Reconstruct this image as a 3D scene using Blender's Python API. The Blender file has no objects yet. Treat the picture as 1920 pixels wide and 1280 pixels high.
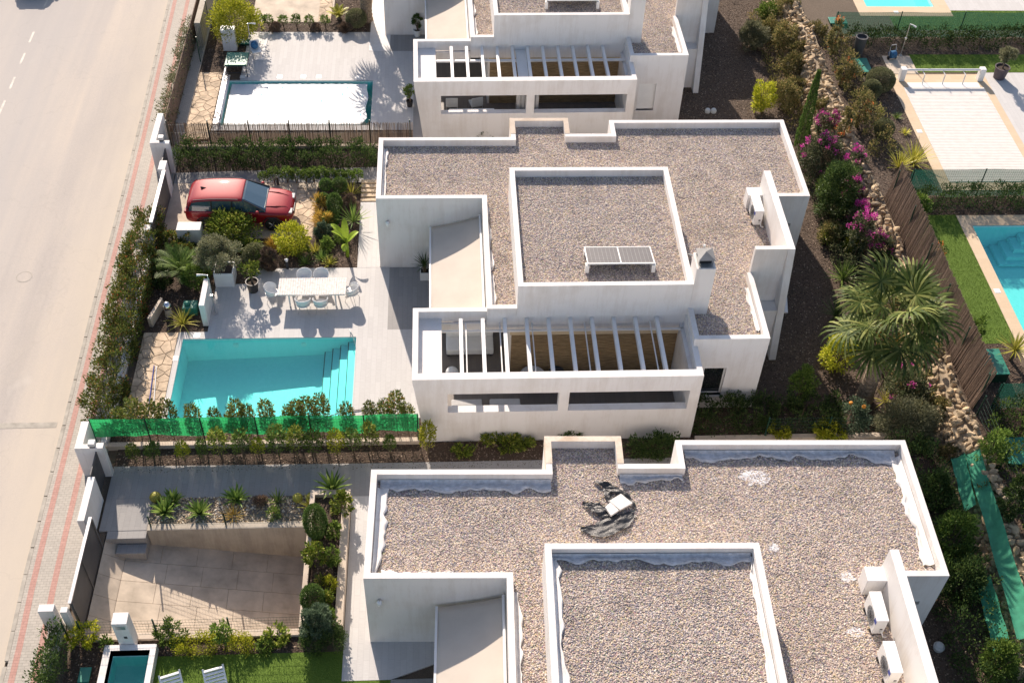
import bpy, bmesh, math, random
import numpy as np
from mathutils import Vector, Matrix

random.seed(7)
rng = np.random.default_rng(7)
S = bpy.context.scene
COL = S.collection
R = math.radians

# ------------------------------------------------------------------ camera, sky, sun, exposure
cam_d = bpy.data.cameras.new('camera')
cam = bpy.data.objects.new('camera', cam_d)
COL.objects.link(cam)
S.camera = cam
cam_d.sensor_fit = 'HORIZONTAL'
cam_d.sensor_width = 36.0
cam_d.lens = 36.0 * 2177.6 / 1920.0
cam_d.clip_start = 0.5
cam_d.clip_end = 2000.0
RX = Vector((0.99834589, -0.04795558, 0.03171346))
UX = Vector((0.0129751, 0.72530207, 0.68830847))
FX = Vector((0.05601007, 0.68675845, -0.72472457))
m = Matrix.Identity(4)
for i in range(3):
    m[i][0] = RX[i]; m[i][1] = UX[i]; m[i][2] = -FX[i]
m.translation = Vector((2.82987, -37.13497, 34.44188))
cam.matrix_world = m

SUN_EL, SUN_AZ = R(30.5), R(13.5)          # the sun stands beyond the houses, a little towards the street
world = bpy.data.worlds.new('World')
S.world = world
world.use_nodes = True
wn = world.node_tree
bg = wn.nodes['Background']
sky = wn.nodes.new('ShaderNodeTexSky')
sky.sky_type = 'NISHITA'
sky.sun_disc = False
sky.sun_elevation = SUN_EL
sky.sun_rotation = -SUN_AZ
sky.air_density = 1.0
sky.dust_density = 1.2
sky.ozone_density = 1.0
bg.inputs['Strength'].default_value = 0.115
wn.links.new(sky.outputs[0], bg.inputs['Color'])
sun_d = bpy.data.lights.new('sun', 'SUN')
sun_d.energy = 4.8
sun_d.angle = R(0.55)
sun_d.color = (1.0, 0.93, 0.83)
sun = bpy.data.objects.new('sun', sun_d)
COL.objects.link(sun)
to_sun = Vector((-math.sin(SUN_AZ) * math.cos(SUN_EL), math.cos(SUN_AZ) * math.cos(SUN_EL), math.sin(SUN_EL)))
sun.rotation_euler = to_sun.to_track_quat('Z', 'Y').to_euler()
sun.location = (0, 30, 40)
S.view_settings.view_transform = 'Standard'
S.view_settings.look = 'None'
S.view_settings.gamma = 1.0
S.view_settings.use_curve_mapping = False
S.view_settings.exposure = 0.58
S.view_settings.use_white_balance = True
S.view_settings.white_balance_temperature = 7000
S.view_settings.white_balance_tint = 15
try:
    S.cycles.max_bounces = 8
    S.cycles.transparent_max_bounces = 16
    S.cycles.caustics_reflective = False
    S.cycles.caustics_refractive = False
except Exception:
    pass

# ------------------------------------------------------------------ materials
MATS = {}
class NT:
    """small node-tree writer"""
    def __init__(self, name):
        self.m = bpy.data.materials.new(name)
        self.m.use_nodes = True
        self.t = self.m.node_tree
        self.b = self.t.nodes['Principled BSDF']
        self.out = self.t.nodes['Material Output']
        MATS[name] = self.m
    def n(self, kind, **kw):
        nd = self.t.nodes.new('ShaderNode' + kind)
        for k, v in kw.items():
            if k in nd.inputs.keys() if isinstance(k, str) else False:
                nd.inputs[k].default_value = v
            else:
                setattr(nd, k, v)
        return nd
    def l(self, a, b):
        self.t.links.new(a, b)
    def coord(self, scale=(1, 1, 1), rot=(0, 0, 0), kind='Object', loc=(0, 0, 0)):
        tc = self.n('TexCoord')
        mp = self.n('Mapping')
        mp.inputs['Scale'].default_value = scale
        mp.inputs['Rotation'].default_value = rot
        mp.inputs['Location'].default_value = loc
        self.l(tc.outputs[kind], mp.inputs['Vector'])
        return mp.outputs[0]
    def noise(self, vec, scale, detail=4, rough=0.6):
        nd = self.n('TexNoise')
        nd.inputs['Scale'].default_value = scale
        nd.inputs['Detail'].default_value = detail
        nd.inputs['Roughness'].default_value = rough
        if vec is not None:
            self.l(vec, nd.inputs['Vector'])
        return nd.outputs['Fac']
    def ramp(self, fac, stops, interp='LINEAR'):
        nd = self.n('ValToRGB')
        nd.color_ramp.interpolation = interp
        el = nd.color_ramp.elements
        while len(el) < len(stops):
            el.new(0.5)
        for e, (p, c) in zip(el, stops):
            e.position = p
            e.color = (c[0], c[1], c[2], 1)
        self.l(fac, nd.inputs['Fac'])
        return nd.outputs['Color']
    def mix(self, fac, a, b, blend='MIX'):
        nd = self.n('Mix', data_type='RGBA', blend_type=blend)
        for sock, v in ((nd.inputs[0], fac), (nd.inputs[6], a), (nd.inputs[7], b)):
            if hasattr(v, 'is_output'):
                self.l(v, sock)
            elif isinstance(v, (int, float)):
                sock.default_value = v
            else:
                sock.default_value = (v[0], v[1], v[2], 1)
        return nd.outputs[2]
    def math(self, op, a, b=0.0):
        nd = self.n('Math', operation=op)
        for sock, v in ((nd.inputs[0], a), (nd.inputs[1], b)):
            if hasattr(v, 'is_output'):
                self.l(v, sock)
            else:
                sock.default_value = v
        return nd.outputs[0]
    def bump(self, h, strength=0.3, dist=0.02):
        nd = self.n('Bump')
        nd.inputs['Strength'].default_value = strength
        nd.inputs['Distance'].default_value = dist
        self.l(h, nd.inputs['Height'])
        self.l(nd.outputs[0], self.b.inputs['Normal'])
    def base(self, c):
        if hasattr(c, 'is_output'):
            self.l(c, self.b.inputs['Base Color'])
        else:
            self.b.inputs['Base Color'].default_value = (c[0], c[1], c[2], 1)
    def set(self, **kw):
        for k, v in kw.items():
            self.b.inputs[k.replace('_', ' ')].default_value = v

def plain(name, c, rough=0.6, metal=0.0, var=0.06, scale=3.0, bump=0.0):
    w = NT(name)
    v = w.coord()
    f = w.noise(v, scale)
    d = [max(0, x * (1 - var * 2)) for x in c]
    e = [min(1, x * (1 + var * 2)) for x in c]
    w.base(w.ramp(f, [(0.3, d), (0.7, e)]))
    w.set(Roughness=rough, Metallic=metal)
    if bump:
        w.bump(w.noise(v, scale * 12), bump)
    return w.m

def mat_render(name, c, dirt):
    w = NT(name)
    v = w.coord()
    big = w.noise(v, 0.7, 5)
    st = w.noise(w.coord(scale=(2.6, 2.6, 0.3)), 1.1, 6, 0.75)
    f = w.math('MULTIPLY', big, st)
    col = w.ramp(f, [(0.11, dirt), (0.28, c), (1, c)])
    w.base(col)
    w.set(Roughness=0.85)
    w.bump(w.noise(v, 60, 3), 0.12, 0.01)
mat_render('white_render', (0.78, 0.755, 0.73), (0.66, 0.615, 0.57))
mat_render('cream_render', (0.70, 0.60, 0.49), (0.50, 0.38, 0.27))
mat_render('ochre_render', (0.62, 0.50, 0.33), (0.55, 0.43, 0.28))
mat_render('concrete', (0.44, 0.385, 0.31), (0.27, 0.235, 0.19))
mat_render('pale_coping', (0.56, 0.47, 0.38), (0.44, 0.35, 0.27))

def mat_road():
    w = NT('asphalt_pale')
    v = w.coord()
    lanes = w.noise(w.coord(scale=(0.55, 0.018, 1)), 1.6, 3)
    blot = w.noise(w.coord(scale=(0.22, 0.07, 1)), 1.0, 5, 0.62)
    mx = w.math('ADD', w.math('MULTIPLY', lanes, 0.55), w.math('MULTIPLY', blot, 0.45))
    col = w.ramp(mx, [(0.34, (0.40, 0.37, 0.345)), (0.5, (0.47, 0.43, 0.39)), (0.66, (0.55, 0.49, 0.42))])
    fine = w.noise(v, 22, 4, 0.8)
    col = w.mix(0.35, col, w.ramp(fine, [(0.3, (0.34, 0.32, 0.30)), (0.7, (0.62, 0.57, 0.52))]), 'OVERLAY')
    spot = w.noise(w.coord(scale=(0.9, 0.5, 1), loc=(3, 8, 0)), 0.9, 2)
    col = w.mix(w.ramp(spot, [(0.68, (0, 0, 0)), (0.78, (0.6, 0.6, 0.6))]), col, (0.54, 0.49, 0.43))
    sx = w.n('SeparateXYZ')
    w.l(w.coord(), sx.inputs[0])
    edge = w.math('ADD', w.math('MULTIPLY', w.noise(w.coord(scale=(0.3, 0.12, 1)), 2.0, 4, 0.7), 3.4), sx.outputs['X'])
    dust = w.n('MapRange'); dust.inputs[1].default_value = -12.6; dust.inputs[2].default_value = -9.9; dust.inputs[3].default_value = 0.0; dust.inputs[4].default_value = 0.7
    w.l(edge, dust.inputs[0])
    col = w.mix(dust.outputs[0], col, (0.56, 0.485, 0.385))
    grey = w.n('MapRange'); grey.inputs[1].default_value = -13.4; grey.inputs[2].default_value = -16.0; grey.inputs[3].default_value = 0.0; grey.inputs[4].default_value = 0.55
    w.l(edge, grey.inputs[0])
    col = w.mix(grey.outputs[0], col, (0.425, 0.40, 0.38))
    vo = w.n('TexVoronoi', feature='DISTANCE_TO_EDGE')
    vo.inputs['Scale'].default_value = 0.22
    dv = w.n('VectorMath', operation='ADD')
    wob = w.n('TexNoise'); wob.inputs['Scale'].default_value = 1.3; wob.inputs['Detail'].default_value = 5
    w.l(w.coord(), wob.inputs['Vector']); w.l(w.coord(), dv.inputs[0]); w.l(wob.outputs['Color'], dv.inputs[1])
    w.l(dv.outputs[0], vo.inputs['Vector'])
    crack = w.ramp(vo.outputs['Distance'], [(0.0, (1, 1, 1)), (0.006, (0, 0, 0))])
    col = w.mix(w.math('MULTIPLY', crack, 0.1), col, (0.20, 0.18, 0.16))
    oil = w.ramp(w.noise(w.coord(scale=(0.5, 0.35, 1), loc=(9, 2, 0)), 1.6, 4, 0.6), [(0.66, (0, 0, 0)), (0.76, (1, 1, 1))])
    col = w.mix(w.math('MULTIPLY', oil, 0.25), col, (0.28, 0.26, 0.24))
    w.base(col)
    w.set(Roughness=0.95)
    w.bump(fine, 0.35, 0.01)
mat_road()

def mat_brick(name, c1, c2, mortar, bw, bh, ms, rot=0.0, offset=0.5, rough=0.85, streak=None, speck=0.25):
    w = NT(name)
    v = w.coord(rot=(0, 0, rot))
    br = w.n('TexBrick')
    br.offset = offset
    br.inputs['Scale'].default_value = 1.0
    br.inputs['Brick Width'].default_value = bw
    br.inputs['Row Height'].default_value = bh
    br.inputs['Mortar Size'].default_value = ms
    br.inputs['Mortar Smooth'].default_value = 0.2
    br.inputs['Color1'].default_value = (*c1, 1)
    br.inputs['Color2'].default_value = (*c2, 1)
    br.inputs['Mortar'].default_value = (*mortar, 1)
    w.l(v, br.inputs['Vector'])
    col = br.outputs['Color']
    sv = w.coord(rot=(0, 0, rot), scale=(1.2, 14, 1) if streak else (1, 1, 1))
    f = w.noise(sv, 4.0 if streak else 9.0, 4, 0.7)
    col = w.mix(speck, col, w.ramp(f, [(0.25, tuple(x * 0.55 for x in c1)), (0.75, tuple(min(1, x * 1.35) for x in c2))]), 'MIX')
    big = w.noise(w.coord(), 0.45, 4)
    col = w.mix(w.math('MULTIPLY', big, 0.28), col, tuple(x * 0.78 for x in c1))
    w.base(col)
    w.set(Roughness=rough)
    inv = w.math('SUBTRACT', 1.0, br.outputs['Fac'])
    w.bump(inv, 0.4, 0.006)
mat_brick('paver_grey', (0.42, 0.385, 0.335), (0.50, 0.455, 0.395), (0.22, 0.20, 0.17), 0.20, 0.10, 0.006)
mat_brick('paver_red', (0.46, 0.25, 0.205), (0.53, 0.31, 0.26), (0.26, 0.16, 0.13), 0.20, 0.10, 0.006)
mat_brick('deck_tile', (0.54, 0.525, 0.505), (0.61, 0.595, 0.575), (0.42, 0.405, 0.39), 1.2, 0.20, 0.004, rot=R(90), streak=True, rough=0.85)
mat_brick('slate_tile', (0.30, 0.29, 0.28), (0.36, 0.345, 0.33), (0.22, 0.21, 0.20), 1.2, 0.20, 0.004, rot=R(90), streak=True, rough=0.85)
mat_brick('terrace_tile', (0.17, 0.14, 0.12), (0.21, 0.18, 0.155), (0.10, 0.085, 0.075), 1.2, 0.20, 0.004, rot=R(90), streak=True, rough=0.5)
mat_brick('pool_mosaic', (0.52, 0.88, 0.88), (0.58, 0.91, 0.91), (0.60, 0.89, 0.89), 0.12, 0.12, 0.004, offset=0.0, rough=0.4, speck=0.08)
mat_brick('coping_cream', (0.62, 0.47, 0.31), (0.66, 0.51, 0.35), (0.55, 0.42, 0.28), 0.6, 0.3, 0.003, rough=0.7, speck=0.12)

def mat_mulch(name, a, b, c):
    w = NT(name)
    v = w.coord()
    f = w.noise(v, 28, 6, 0.8)
    g = w.noise(v, 1.3, 4)
    col = w.ramp(f, [(0.32, a), (0.5, b), (0.68, c)])
    col = w.mix(w.math('MULTIPLY', g, 0.55), col, a)
    w.base(col)
    w.set(Roughness=0.95)
    w.bump(f, 0.9, 0.04)
mat_mulch('bark_mulch', (0.035, 0.023, 0.017), (0.085, 0.055, 0.038), (0.20, 0.135, 0.09))
mat_mulch('dry_mulch', (0.05, 0.035, 0.026), (0.115, 0.08, 0.058), (0.25, 0.18, 0.125))
mat_mulch('earth', (0.09, 0.065, 0.045), (0.16, 0.12, 0.085), (0.24, 0.18, 0.13))
mat_mulch('turf', (0.07, 0.13, 0.012), (0.13, 0.22, 0.025), (0.20, 0.30, 0.045))
mat_mulch('gravel_bed', (0.10, 0.085, 0.075), (0.20, 0.17, 0.15), (0.36, 0.30, 0.26))
def mat_gravel_sheet():
    w = NT('roof_gravel_base')
    v = w.coord()
    vo = w.n('TexVoronoi')
    vo.inputs['Scale'].default_value = 24
    w.l(v, vo.inputs['Vector'])
    f = w.noise(v, 30, 3, 0.8)
    col = w.ramp(f, [(0.3, (0.20, 0.165, 0.14)), (0.5, (0.36, 0.30, 0.255)), (0.7, (0.52, 0.43, 0.35))])
    w.base(w.mix(0.3, col, vo.outputs['Color'], 'SOFT_LIGHT'))
    w.set(Roughness=0.95)
    w.bump(vo.outputs['Distance'], 0.9, 0.03)
mat_gravel_sheet()
def mat_pebble(name, stops):
    w = NT(name)
    at = w.n('Attribute', attribute_type='INSTANCER', attribute_name='tone')
    at2 = w.n('Attribute', attribute_type='INSTANCER', attribute_name='tone2')
    col = w.ramp(at.outputs['Fac'], stops, 'CONSTANT')
    k = w.math('ADD', w.math('MULTIPLY', at2.outputs['Fac'], 0.75), 0.62)
    g = w.n('NewGeometry')
    n1 = w.noise(g.outputs['Position'], 0.9, 4, 0.65)
    n2 = w.noise(g.outputs['Position'], 4.5, 3, 0.7)
    k = w.math('MULTIPLY', k, w.math('ADD', w.math('ADD', w.math('MULTIPLY', n1, 1.7), w.math('MULTIPLY', n2, 0.7)), -0.2))
    w.base(w.mix(1.0, col, w.ramp(k, [(0, (0, 0, 0)), (1, (1, 1, 1))]), 'MULTIPLY'))
    w.set(Roughness=0.9)
mat_pebble('pebble_roof', [(0.0, (0.62, 0.51, 0.43)), (0.18, (0.50, 0.415, 0.39)), (0.34, (0.70, 0.58, 0.45)), (0.5, (0.38, 0.345, 0.38)),
                           (0.62, (0.79, 0.71, 0.61)), (0.74, (0.58, 0.45, 0.40)), (0.86, (0.24, 0.215, 0.225)), (0.94, (0.68, 0.54, 0.33))])
mat_pebble('pebble_ochre', [(0.0, (0.52, 0.38, 0.22)), (0.3, (0.66, 0.55, 0.40)), (0.6, (0.38, 0.29, 0.20)), (0.85, (0.72, 0.65, 0.54))])
mat_pebble('bark_chip', [(0.0, (0.075, 0.046, 0.03)), (0.4, (0.13, 0.085, 0.058)), (0.7, (0.21, 0.145, 0.10)), (0.92, (0.36, 0.27, 0.20))])
mat_pebble('grass_blade', [(0.0, (0.12, 0.21, 0.02)), (0.4, (0.18, 0.28, 0.03)), (0.8, (0.26, 0.35, 0.06))])

plain('road_paint', (0.52, 0.48, 0.42), 0.7, var=0.12, scale=2)
plain('kerb_stone', (0.40, 0.365, 0.31), 0.9, var=0.1)
plain('membrane', (0.60, 0.60, 0.61), 0.6, var=0.12, scale=6, bump=0.5)
plain('flagstone', (0.56, 0.43, 0.30), 0.85, var=0.22, scale=1.7, bump=0.2)
plain('flag_joint', (0.30, 0.235, 0.17), 0.95, var=0.1, scale=6)
plain('slab_beige', (0.53, 0.445, 0.35), 0.85, var=0.13, scale=1.2, bump=0.15)
plain('rock_pale', (0.45, 0.335, 0.21), 0.95, var=0.36, scale=2.1, bump=0.5)
plain('rock_grey', (0.33, 0.26, 0.18), 0.9, var=0.25, scale=2.5, bump=0.5)
plain('white_paint', (0.80, 0.79, 0.77), 0.4, var=0.02)
plain('white_plastic', (0.82, 0.82, 0.80), 0.35, var=0.02)
plain('grey_cushion', (0.50, 0.49, 0.48), 0.9, var=0.05)
plain('steel', (0.55, 0.55, 0.56), 0.35, metal=0.9, var=0.05)
plain('galvanised', (0.42, 0.43, 0.43), 0.45, metal=0.6, var=0.12)
plain('charcoal_metal', (0.045, 0.045, 0.05), 0.5, var=0.1)
plain('dark_grey_gate', (0.075, 0.073, 0.075), 0.55, var=0.08)
plain('black_plastic', (0.018, 0.018, 0.02), 0.5, var=0.1)
plain('tarp_black', (0.02, 0.021, 0.024), 0.33, var=0.2, scale=4, bump=0.6)
plain('rubber', (0.02, 0.02, 0.02), 0.8, var=0.1)
plain('green_metal', (0.012, 0.055, 0.035), 0.5, var=0.1)
plain('teal_plastic', (0.02, 0.21, 0.15), 0.5, var=0.1)
plain('blue_towel', (0.03, 0.13, 0.26), 0.9, var=0.3, scale=9)
plain('blue_label', (0.03, 0.06, 0.30), 0.4)
plain('wood_grey', (0.70, 0.655, 0.61), 0.8, var=0.12, scale=8)
plain('sleeper_wood', (0.56, 0.43, 0.29), 0.8, var=0.15, scale=5)
plain('bark_trunk', (0.16, 0.115, 0.08), 0.95, var=0.25, scale=14, bump=0.8)
plain('palm_trunk', (0.25, 0.19, 0.135), 0.95, var=0.3, scale=16, bump=0.9)
plain('twig', (0.15, 0.11, 0.07), 0.9, var=0.15, scale=10)
plain('pot_black', (0.035, 0.033, 0.033), 0.5, var=0.1)
plain('pot_soil', (0.05, 0.035, 0.025), 0.95, var=0.2, scale=20)
plain('awning_cloth', (0.56, 0.495, 0.42), 0.9, var=0.03, scale=1.0)
plain('dish_grey', (0.55, 0.56, 0.55), 0.5)
plain('flower_orange', (0.75, 0.28, 0.03), 0.7, var=0.1)
plain('terracotta', (0.45, 0.19, 0.10), 0.85)
plain('cover_white', (0.62, 0.65, 0.66), 0.5, var=0.02, scale=2)
plain('plum_iron', (0.10, 0.075, 0.085), 0.6)

def mat_reed(name, a, b, c, sc):
    w = NT(name)
    v = w.coord(scale=sc)
    f = w.noise(v, 6, 4, 0.75)
    w.base(w.ramp(f, [(0.3, a), (0.5, b), (0.72, c)]))
    w.set(Roughness=0.9)
    w.bump(f, 0.8, 0.02)
mat_reed('brush_brown', (0.07, 0.046, 0.033), (0.18, 0.12, 0.085), (0.34, 0.235, 0.17), (12, 12, 0.4))
mat_reed('bamboo_mat', (0.10, 0.065, 0.035), (0.24, 0.165, 0.085), (0.42, 0.31, 0.18), (0.35, 1, 5))

def mat_car(name, c):
    w = NT(name)
    w.base(c)
    w.set(Roughness=0.5, Metallic=0.1)
    try:
        w.set(Coat_Weight=0.7, Coat_Roughness=0.03, Specular_IOR_Level=0.2)
    except Exception:
        pass
mat_car('car_red', (0.27, 0.008, 0.015))
mat_car('car_black', (0.01, 0.01, 0.012))
def mat_glass_dark(name, c, rough=0.04):
    w = NT(name)
    w.base(c)
    w.set(Roughness=rough, Metallic=0.0)
    try:
        w.set(Coat_Weight=1.0, Coat_Roughness=0.02, Specular_IOR_Level=0.8)
    except Exception:
        pass
mat_glass_dark('car_glass', (0.03, 0.075, 0.11))
mat_glass_dark('window_pane', (0.015, 0.018, 0.02))
plain('hood_grey', (0.20, 0.20, 0.20), 0.6, var=0.1)
plain('panel_back', (0.26, 0.26, 0.27), 0.6)
plain('cream_slat', (0.75, 0.71, 0.66), 0.5, var=0.03)
plain('solar_cell', (0.075, 0.072, 0.08), 0.5, var=0.06, scale=5)
mat_glass_dark('lamp_lens', (0.5, 0.5, 0.48), 0.1)
mat_glass_dark('tail_lens', (0.25, 0.01, 0.01), 0.1)
def mat_mirror_ball():
    w = NT('mirror_ball')
    w.base((0.75, 0.75, 0.75))
    w.set(Roughness=0.12, Metallic=1.0)
mat_mirror_ball()

def mat_water(name, tint):
    w = NT(name)
    w.t.nodes.remove(w.b)
    tr = w.n('BsdfTransparent')
    tr.inputs['Color'].default_value = (*tint, 1)
    gl = w.n('BsdfGlossy')
    gl.inputs['Roughness'].default_value = 0.05
    bp = w.n('Bump')
    bp.inputs['Strength'].default_value = 0.10
    bp.inputs['Distance'].default_value = 0.05
    w.l(w.noise(w.coord(), 3.0, 2), bp.inputs['Height'])
    w.l(bp.outputs[0], gl.inputs['Normal'])
    ge = w.n('NewGeometry')
    dt = w.n('VectorMath', operation='DOT_PRODUCT')
    w.l(ge.outputs['Incoming'], dt.inputs[0]); w.l(bp.outputs[0], dt.inputs[1])
    k = w.math('SUBTRACT', 1.0, w.math('ABSOLUTE', dt.outputs['Value']))
    fr = w.math('ADD', w.math('MULTIPLY', w.math('POWER', k, 5.0), 0.98), 0.02)
    mx = w.n('MixShader')
    w.l(fr, mx.inputs[0])
    w.l(tr.outputs[0], mx.inputs[1])
    w.l(gl.outputs[0], mx.inputs[2])
    w.l(mx.outputs[0], w.out.inputs['Surface'])
mat_water('water', (0.44, 0.92, 0.90))
mat_water('water_green', (0.45, 0.84, 0.76))

def mat_net(name, c, see, mesh=True):
    """woven shade cloth: partly open weave, lit from both sides"""
    w = NT(name)
    v = w.coord()
    f = w.noise(w.coord(scale=(3, 3, 1)), 1.5, 3)
    w.base(w.ramp(f, [(0.3, tuple(x * 0.75 for x in c)), (0.7, tuple(min(1, x * 1.2) for x in c))]))
    w.set(Roughness=0.8)
    tl = w.n('BsdfTranslucent')
    tl.inputs['Color'].default_value = (*c, 1)
    tr = w.n('BsdfTransparent')
    m1 = w.n('MixShader')
    m1.inputs[0].default_value = 0.5
    w.l(w.b.outputs[0], m1.inputs[1])
    w.l(tl.outputs[0], m1.inputs[2])
    m2 = w.n('MixShader')
    m2.inputs[0].default_value = see
    w.l(m1.outputs[0], m2.inputs[1])
    w.l(tr.outputs[0], m2.inputs[2])
    w.l(m2.outputs[0], w.out.inputs['Surface'])
mat_net('net_bright_green', (0.02, 0.44, 0.15), 0.08)
mat_net('net_dark_green', (0.012, 0.075, 0.055), 0.36)
mat_net('cloth_green', (0.08, 0.50, 0.31), 0.03)

def mat_leaf(name, stops, rough=0.5, trans=0.3):
    w = NT(name)
    stops = [(p, (min(0.8, c[0] * 1.6), min(0.8, c[1] * 1.52), min(0.8, c[2] * 1.4))) for p, c in stops]
    g = w.n('NewGeometry')
    col = w.ramp(g.outputs['Random Per Island'], stops)
    oi = w.n('ObjectInfo')
    hsv = w.n('HueSaturation')
    hsv.inputs['Hue'].default_value = 0.5
    w.l(w.math('ADD', w.math('MULTIPLY', oi.outputs['Random'], 0.5), 0.75), hsv.inputs['Value'])
    w.l(col, hsv.inputs['Color'])
    col = hsv.outputs[0]
    w.base(col)
    w.set(Roughness=rough, Specular_IOR_Level=0.22)
    tl = w.n('BsdfTranslucent')
    w.l(col, tl.inputs['Color'])
    mx = w.n('MixShader')
    mx.inputs[0].default_value = trans
    w.l(w.b.outputs[0], mx.inputs[1])
    w.l(tl.outputs[0], mx.inputs[2])
    w.l(mx.outputs[0], w.out.inputs['Surface'])
G = lambda *a: a
mat_leaf('leaf_green', [(0, (0.045, 0.085, 0.018)), (0.5, (0.09, 0.15, 0.03)), (1, (0.17, 0.24, 0.055))])
mat_leaf('leaf_dark', [(0, (0.02, 0.042, 0.014)), (0.5, (0.04, 0.075, 0.022)), (1, (0.085, 0.125, 0.04))])
mat_leaf('leaf_citrus', [(0, (0.05, 0.085, 0.015)), (0.5, (0.11, 0.16, 0.025)), (0.85, (0.21, 0.25, 0.045)), (1, (0.36, 0.36, 0.10))])
mat_leaf('leaf_lime', [(0, (0.12, 0.155, 0.012)), (0.5, (0.26, 0.29, 0.025)), (1, (0.46, 0.45, 0.06))])
mat_leaf('leaf_olive', [(0, (0.065, 0.075, 0.042)), (0.5, (0.13, 0.14, 0.085)), (1, (0.23, 0.235, 0.16))])
mat_leaf('leaf_silver', [(0, (0.08, 0.095, 0.05)), (0.5, (0.155, 0.175, 0.095)), (1, (0.27, 0.28, 0.165))])
mat_leaf('leaf_blue', [(0, (0.035, 0.065, 0.04)), (0.5, (0.075, 0.12, 0.078)), (1, (0.15, 0.20, 0.14))])
mat_leaf('leaf_pine', [(0, (0.025, 0.06, 0.016)), (0.5, (0.06, 0.115, 0.03)), (1, (0.12, 0.18, 0.05))])
mat_leaf('leaf_photinia', [(0, (0.035, 0.06, 0.016)), (0.5, (0.085, 0.115, 0.026)), (0.82, (0.16, 0.185, 0.045)), (0.96, (0.22, 0.14, 0.045)), (1, (0.34, 0.07, 0.035))])
mat_leaf('leaf_dry', [(0, (0.07, 0.05, 0.037)), (0.5, (0.14, 0.10, 0.078)), (1, (0.23, 0.175, 0.13))], trans=0.1)
mat_leaf('leaf_gold', [(0, (0.22, 0.15, 0.03)), (0.5, (0.36, 0.25, 0.05)), (1, (0.50, 0.36, 0.10))])
mat_leaf('leaf_creeper', [(0, (0.05, 0.06, 0.022)), (0.45, (0.115, 0.12, 0.045)), (0.8, (0.20, 0.175, 0.075)), (1, (0.30, 0.22, 0.11))])
mat_leaf('leaf_boug', [(0, (0.03, 0.05, 0.025)), (0.6, (0.075, 0.095, 0.05)), (1, (0.17, 0.17, 0.11))])
mat_leaf('petal_magenta', [(0, (0.20, 0.014, 0.12)), (0.5, (0.38, 0.04, 0.25)), (1, (0.48, 0.12, 0.36))], trans=0.4)
mat_leaf('petal_orange', [(0, (0.40, 0.10, 0.03)), (0.5, (0.55, 0.17, 0.06)), (1, (0.65, 0.30, 0.12))], trans=0.3)
mat_leaf('frond', [(0, (0.025, 0.045, 0.01)), (0.5, (0.065, 0.095, 0.022)), (1, (0.18, 0.20, 0.065))], rough=0.6, trans=0.3)
mat_leaf('blade_green', [(0, (0.035, 0.075, 0.018)), (0.5, (0.09, 0.155, 0.035)), (1, (0.19, 0.26, 0.07))], rough=0.45, trans=0.2)
mat_leaf('blade_yellow', [(0, (0.15, 0.17, 0.02)), (0.5, (0.30, 0.30, 0.05)), (1, (0.46, 0.43, 0.12))], rough=0.45, trans=0.25)
mat_leaf('blade_banana', [(0, (0.12, 0.20, 0.02)), (0.5, (0.20, 0.30, 0.035)), (1, (0.30, 0.40, 0.06))], rough=0.4, trans=0.35)
mat_leaf('reed_tan', [(0, (0.10, 0.07, 0.055)), (0.5, (0.23, 0.185, 0.15)), (1, (0.38, 0.32, 0.27))], rough=0.9, trans=0.5)
mat_leaf('cactus', [(0, (0.16, 0.16, 0.03)), (1, (0.24, 0.23, 0.05))], trans=0.0)

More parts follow.
